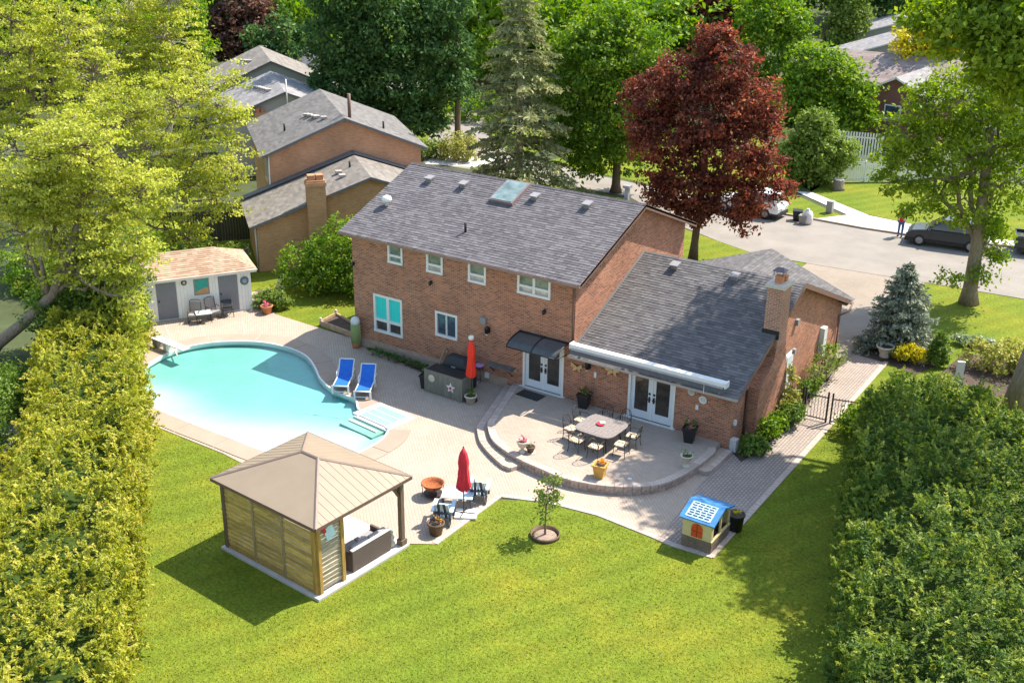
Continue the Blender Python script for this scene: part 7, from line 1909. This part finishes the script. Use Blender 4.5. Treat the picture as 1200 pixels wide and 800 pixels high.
# tall spruce behind the main roof
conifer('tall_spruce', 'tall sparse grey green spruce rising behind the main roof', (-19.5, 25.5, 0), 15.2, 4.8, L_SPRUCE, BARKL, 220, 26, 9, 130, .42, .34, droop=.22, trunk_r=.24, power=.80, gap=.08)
# green maple right of it
b = (-15.3, 31.5, 0)
tree('green_maple', 'dense deep green maple between tall spruce and red maple', 'tree', b, std_trunk(b, 7), .36,
     [(-16.664,30.599,8.761,2.831,0), (-14.558,31.99,9.631,2.598,0), (-17.944,29.754,6.76,2.129,0), (-15.13,31.612,6.229,2.732,-0.5), (-16.761,30.535,4.463,2.381,0), (-13.273,32.839,7.685,2.019,0), (-17.657,29.943,10.139,1.881,0), (-14.52,32.015,3.321,2.036,0), (-15.808,31.165,11.266,1.881,0), (-16.939,30.417,2.391,1.676,0), (-18.451,29.419,3.85,1.31,0)],
     L_MAPLE, BARKD, 1150, 26, .28, .62, 221, twigs=60)
# red maple
b = (-4.3, 20.7, 0)
tree('red_maple', 'large deep red maple in front of the street with crown over the roof ridge', 'tree', b, [b, (-4.273,20.718,1.015), (-4.171,20.785,3.277), (-4.087,20.841,5.72), (-4.161,20.792,8.091), (-4.156,20.795,10.396)], .26,
     [(-5.38,19.987,10.286,1.819,0), (-3.512,21.22,11.084,1.826,0), (-6.681,19.128,9.351,1.626,0), (-4.293,20.705,8.322,2.413,0), (-2.206,22.083,9.051,1.746,0.4), (-6.035,19.554,6.647,1.932,-0.3), (-2.974,21.576,6.218,2.245,0), (-1.325,22.665,7.76,1.173,0.4), (-5.03,20.218,4.249,1.66,-0.4), (-3.002,21.557,3.79,1.575,-0.3), (-1.209,22.741,5.38,1.281,0.4), (-6.867,19.005,7.58,1.249,0), (-1.594,22.487,3.713,1.188,0.3), (-7.558,18.548,9.061,0.86,0), (-6.023,19.562,4.135,1.17,-0.3), (-2.09,22.159,2.313,0.894,0), (-0.316,23.331,4.225,0.695,0.2), (-4.052,20.864,12.283,1.148,0), (-4.341,20.673,2.777,1.083,0)],
     L_RED, BARKD, 1500, 26, .22, .46, 222, twigs=110, r1=.12)
simple('dark_red_tree', 'distant dark red tree above the red maple at the top edge', -24, 72, [(-26.294,70.485,7.904,3.031,0), (-23.911,72.058,7.122,2.15,0), (-28.419,69.082,8.117,1.954,0), (-25.746,70.847,10.178,2.672,0), (-24.67,71.558,4.88,1.793,0)], L_RED, 380, 223, leaf=.42, cr=.85)
simple('leafy_tree', 'shaded green tree right behind the red maple', -15, 62, [(-16.249,61.175,6.688,3.035,0), (-16.895,60.748,2.944,2.405,0), (-15.152,61.899,8.533,2.398,0), (-17.113,60.605,9.588,2.225,0), (-15.716,61.527,0.284,2.099,0)], L_MAPLE, 520, 224, leaf=.36)
simple('green_maple', 'rounded sunlit green maple before the dark brick house', -9, 53, [(-10.019,52.327,4.811,2.168,0), (-7.922,53.712,5.518,2.325,0), (-8.716,53.188,3.126,2.328,0), (-6.265,54.806,4.393,1.464,0), (-9.356,52.765,6.835,1.876,0), (-5.695,55.183,2.828,1.03,0), (-7.211,54.182,2.46,1.757,0)], L_MAPLE, 620, 225, leaf=.34)
simple('young_tree', 'small light green tree on the far lawn left of the white fence', -5.0, 42.0, [(-5.005,41.997,2.693,2.178,0), (-6.205,41.204,1.87,1.534,0), (-3.582,42.936,2.221,1.418,0), (-5.162,41.893,4.34,1.276,0), (-4.583,42.275,0.96,1.547,0), (-5.683,41.549,0.629,1.028,0)], L_LIGHT, 560, 226, leaf=.26, cr=.5, h=3)
simple('leafy_tree', 'tall narrow light green tree at the top edge left of the pale roofs', -24, 98, [(-21.818,99.441,5.608,2.605,0), (-22.572,98.943,3.156,2.171,0), (-20.986,99.991,1.7,1.964,0), (-23.048,98.629,1.172,1.738,0), (-21.871,99.406,8.491,2.383,0)], L_LIGHT, 380, 227, leaf=.42, cr=.8)
simple('golden_tree', 'bright golden yellow tree behind the mauve roof', -2.5, 70, [(-4.448,68.714,6.893,2.479,0), (-3.34,69.445,8.007,2.321,0), (-5.816,67.81,5.766,1.811,0), (-4.606,68.609,4.669,1.656,0), (-6.541,67.332,7.594,0.983,0)], L_GOLD, 360, 228, leaf=.34)
# big tree by the drive (trunk in the front lawn)
b = (10.53, 22.61, 0)
tree('street_tree', 'big green tree with leaning trunk on the front lawn by the drive', 'tree', b, [b, (10.492,22.585,0.801), (10.466,22.568,2.563), (10.401,22.525,4.82), (10.268,22.437,7.01), (10.138,22.351,9.137)], .42,
     [(6.954,20.248,7.174,1.634,0), (8.36,21.177,8.053,2.01,0), (10.024,22.276,8.715,2.123,0), (11.603,23.319,6.381,1.883,0), (9.415,21.873,5.469,1.673,0), (7.628,20.694,5.441,1.193,-0.3), (6.634,20.037,8.662,1.352,0), (8.894,21.529,10.572,2.003,0), (10.698,22.721,11.214,2.119,0), (6.099,19.684,6.294,0.815,0), (11.283,23.107,3.714,0.759,0.5), (7.566,20.653,10.139,1.355,0), (12.294,23.775,8.75,1.879,0), (9.228,21.75,1.713,0.613,-1), (10.766,22.766,1.739,0.572,-0.5), (11.267,23.097,2.576,0.667,0), (10.837,22.813,4.292,0.755,-0.3)],
     L_STREET, BARK, 950, 26, .20, .46, 229, twigs=150, r1=.2, up=.5, limbs=range(13))
# near tree: trunk at right edge, crown mostly above the frame
b = (15.39, 9.75, 0)
tree('shade_tree', 'thick grey trunk at the right edge behind the hedge with overhanging crown', 'tree', b, [b, (15.5, 9.72, 2), (15.9, 9.6, 5), (16.5, 9.3, 9), (16.9, 9.0, 13), (17.0, 8.8, 17)], .52,
     [(12.762,8.015,15.647,1.725,0), (11.53,7.201,15.332,1.364,0), (13.678,8.619,13.855,1.574,0), (10.579,6.573,15.762,0.946,0.5), (14.074,8.881,16.982,3.14,0), (12.469,7.821,14.142,0.967,0),
      (8.9, 11.0, 17.2, 1.3, 0), (10.2, 11.2, 16.8, 1.7, 0), (9.0, 13.0, 17.6, 1.1, 0), (11.3, 9.8, 16.6, 1.3, 0), (12.0, 12.4, 18.0, 1.9, 0), (12.7, 6.6, 15.4, 1.2, 0), (14.4, 6.6, 15.0, 2.2, 0), (16.6, 4.6, 14.2, 2.3, 0), (16.6, 2.2, 13.4, 1.5, 0), (18.8, 7.0, 16, 2.0, 0), (14.5, 10.5, 18.5, 2.8, 0), (17.5, 10, 18, 3.0, 0)],
     L_STREET, BARK, 2000, 26, .24, .5, 231, twigs=120, r1=.2, up=.5, limbs=[1, 2, 4, 7, 9, 11, 12, 13, 14, 15, 16])

# ------------------------------------------------------------------ shrubs round the house
bush('burning_bush', 'large dark green rounded bush at the left house corner', (-17.6, 4.9, 0), [(0, 0, 1.5, 1.9), (1.4, 1.0, 1.7, 1.8), (-1.2, -.9, 1.3, 1.5), (.5, .5, 2.7, 1.5), (2.6, 1.8, 1.5, 1.6), (-.3, -.9, .8, 1.2), (1.6, .2, 1.0, 1.3)], L_MAPLE, 17000, .16, 240, cr=.26, per=18)
bush('hosta_shrub', 'light green rounded shrub beside the right shed corner', (-18.381,1.179,0), [(0, 0, .42, .62), (.5, .3, .4, .5), (-.35, -.3, .36, .5)], L_LIGHT, 2400, .15, 241, cr=.16)
conifer('blue_spruce', 'small blue green spruce beside the brick driveway', (9.2, 14.4, 0), 4.1, 1.95, L_BLUES, BARKD, 242, 17, 15, 80, .22, .40, droop=.10, trunk_r=.07, z0=.03, power=.85, cat='spruce', bare=.1)
bush('golden_shrub', 'bright golden yellow shrub at the foot of the blue spruce', (10.144,12.861,0), [(0, 0, .42, .5), (.4, .1, .4, .42), (-.35, -.1, .38, .4)], L_GOLD, 1900, .13, 243, cr=.14)
bush('dwarf_cypress', 'dark conical dwarf cypress right of the golden shrub', (11.308,13.208,0), [(0, 0, .35, .5), (0, 0, .8, .42), (0, 0, 1.2, .30), (0, 0, 1.5, .17)], L_SHRUB, 2600, .12, 244, cr=.13, up=1.2)
bush('variegated_hosta', 'white edged leafy hosta left of the chartreuse shrub', (12.145,16.518,0), [(0, 0, .2, .42), (.7, .2, .2, .38), (-.6, -.1, .18, .34)], leafmat('variegated_leaf', [(0, (.10, .18, .06)), (.5, (.3, .38, .2)), (1, (.6, .62, .5))], .3), 900, .17, 245)
bush('chartreuse_shrub', 'wide chartreuse yellow green shrub at the right edge by the thick trunk', (13.879,14.09,0), [(0, 0, .6, .9), (1.1, .3, .6, .9), (-1.0, -.1, .55, .8), (.3, 1.0, .6, .9), (1.6, 1.2, .6, .8)], L_CHART, 5200, .14, 246, cr=.2)
bush('fern', 'bright green fern between concrete bowl and blue spruce', (8.557,13.715,0), [(0, 0, .3, .38)], L_SHRUB, 380, .17, 247, cr=.14)
bush('low_juniper', 'low grey green juniper at the left foot of the blue spruce', (7.964,13.294,0), [(0, 0, .2, .5), (.5, .3, .2, .45)], L_BLUES, 900, .14, 248, cr=.16)
bush('side_yard_shrub', 'loose yellow green flowering shrub against the brick side wall', (7.7, 8.3, 0), [(0, 0, .9, .55), (.1, .8, 1.0, .55), (0, -.8, .7, .5), (0, .3, 1.5, .35)], L_LIGHT, 900, .13, 249, cr=.28, per=8, stems=26)
bush('side_yard_shrub', 'dark green low shrub under the loose yellow one by the side wall', (7.75, 6.6, 0), [(0, 0, .4, .45), (0, .6, .4, .4)], L_SHRUB, 700, .13, 250)
bush('yellow_vine', 'yellow green climbing vine at the chimney breast by the iron fence', (7.75, 4.3, 0), [(0, 0, .9, .40), (.1, -.5, .6, .45), (-.15, .1, 1.5, .28), (-.2, .15, 2.0, .18)], L_CHART, 1500, .13, 251, cr=.18, cat='vine')
bush('ornamental_grass', 'rounded grey green grassy shrub at the near brick wall corner', (7.75, .35, 0), [(0, 0, .32, .45), (.2, .3, .3, .38)], L_SHRUB, 1100, .14, 252, up=1.2)
bush('side_yard_shrub', 'dark green shrub between grassy shrub and yellow vine', (7.8, 1.9, 0), [(0, 0, .45, .5), (0, .7, .45, .45)], L_MAPLE, 1500, .13, 253)
bush('side_yard_shrub', 'dense green shrub before the iron fence at the walkway', (8.1, 3.4, 0), [(0, 0, .55, .5), (-.1, .5, .5, .45)], L_SHRUB, 1600, .12, 254)
bush('leafy_shrub', 'loose green shrub at the gate end of the right hedge', (10.3, 4.2, 0), [(0, 0, .6, .6), (.6, .6, .8, .7), (.9, -.5, .7, .7)], L_MAPLE, 2600, .14, 255, cr=.22)
bush('leafy_shrub', 'leafy shrub behind the iron fence reaching the dwarf cypress', (11.5, 7.0, 0), [(0, 0, .8, 1.0), (.8, 1.2, .8, .9), (1.8, -.2, .9, 1.0), (1.2, 2.2, .7, .8), (2.6, .8, .8, .9)], L_HEDGER, 6500, .14, 256, cr=.24)
# young tree on the lawn
b = (4.357,-9.018,0)
tree('young_lawn_tree', 'slender young tree in a mulch ring on the back lawn', 'tree', b, [b, (b[0], b[1], .5), (b[0]+.02, b[1], 1.1), (b[0]+.02, b[1]+.02, 1.9)], .035,
     [(b[0]+.05, b[1], 1.75, .42, 0), (b[0]-.15, b[1], 1.35, .30, 0), (b[0]+.30, b[1]+.1, 1.35, .30, 0), (b[0]-.12, b[1]-.12, .80, .28, 0), (b[0]+.2, b[1]+.2, 2.05, .25, 0)], L_LIGHT, BARK, 56, 8, .13, .20, 260, twigs=30, twig_r=.006, r1=.012)

# ------------------------------------------------------------------ woodland along the top edge: each tree its own object, three shared kinds
def arche(seed, m, n):
    g = np.random.default_rng(seed)
    bl = [(g.normal()*1.6, g.normal()*1.6, 4.5+g.random()*4.5, 1.9+g.random()*1.0) for _ in range(9)]
    cm, cl = crown_mesh('crown', bl, m, n, 18, .62, 1.1, seed, .7)
    return cm, limbs_mesh('trunk', BARKD, std_trunk((0, 0, 0), 7), .28, .12, bl[:5], cl, seed, .4, 10)
AR = [arche(301, L_MAPLE, 150), arche(302, L_DARK, 150), arche(303, L_LIGHT, 150)]
g_ = np.random.default_rng(77)
def wood(x, y, k, s_, label, grp):
    t = thing('woodland_tree', label, 'tree', (x, y, 0), g_.random()*6.28, grp)
    t.scale = (s_, s_, s_*(.9+.3*g_.random()))
    link('trunk', AR[k][1], t); link('crown', AR[k][0], t)
WL = ['mid green tree of the wood along the top edge', 'dark green tree of the wood along the top edge', 'light green tree of the wood along the top edge']
camx, camy = 21.1, -36.5
spots = []
for dist in (118, 132, 148, 168, 190, 215, 245):
    k = int(dist*1.05/6.5)
    for i in range(k):
        a = math.degrees(YAW)*-1
        ang = R(-33.4-31+62*(i+.5+g_.normal()*.25)/k)
        d = dist*(1+g_.normal()*.03)
        x, y = camx+math.sin(ang)*d, camy+math.cos(ang)*d
        th = math.degrees(ang)+33.4
        if dist < 150 and 10.5 < th < 24: continue      # keep the far roofs and the golden tree in view
        spots.append((x, y, dist))
for x, y, dist in spots:
    k = int(g_.choice([0, 1, 2], p=[.5, .35, .15]))
    wood(x, y, k, (.85+.45*g_.random())*(1.0 if dist < 170 else 1.25), WL[k], ['mid green wood trees', 'dark green wood trees', 'light green wood trees'][k])
# nearer gap fillers between the houses and the wood
GL = [((-57.626,41.947,0), 1, .7, 'dark green tree just right of the small white gabled house'), ((-40.989,54.698,0), 0, .8, 'mid green tree behind the left half of the tall spruce'), ((-44.033,68.145,0), 2, .9, 'light green tree between tall spruce and deep green maple'), ((-57.882,86.146,0), 0, 1.0, 'mid green tree above the right side of the tall spruce'),
      ((-26.633,65.701,0), 0, .9, 'mid green tree between deep green maple and red maple'), ((-63.356,103.452,0), 2, 1.1, 'tall light green tree above the deep green maple'), ((-62.95,82.092,0), 0, 1.0, 'mid green tree behind the spruce tip'), ((-72.554,74.408,0), 1, 1.0, 'dark tree at the top edge above the rust brick house')]
for (u, k, s_, lab) in GL: wood(u[0], u[1], k, s_, lab, 'single trees before the wood')
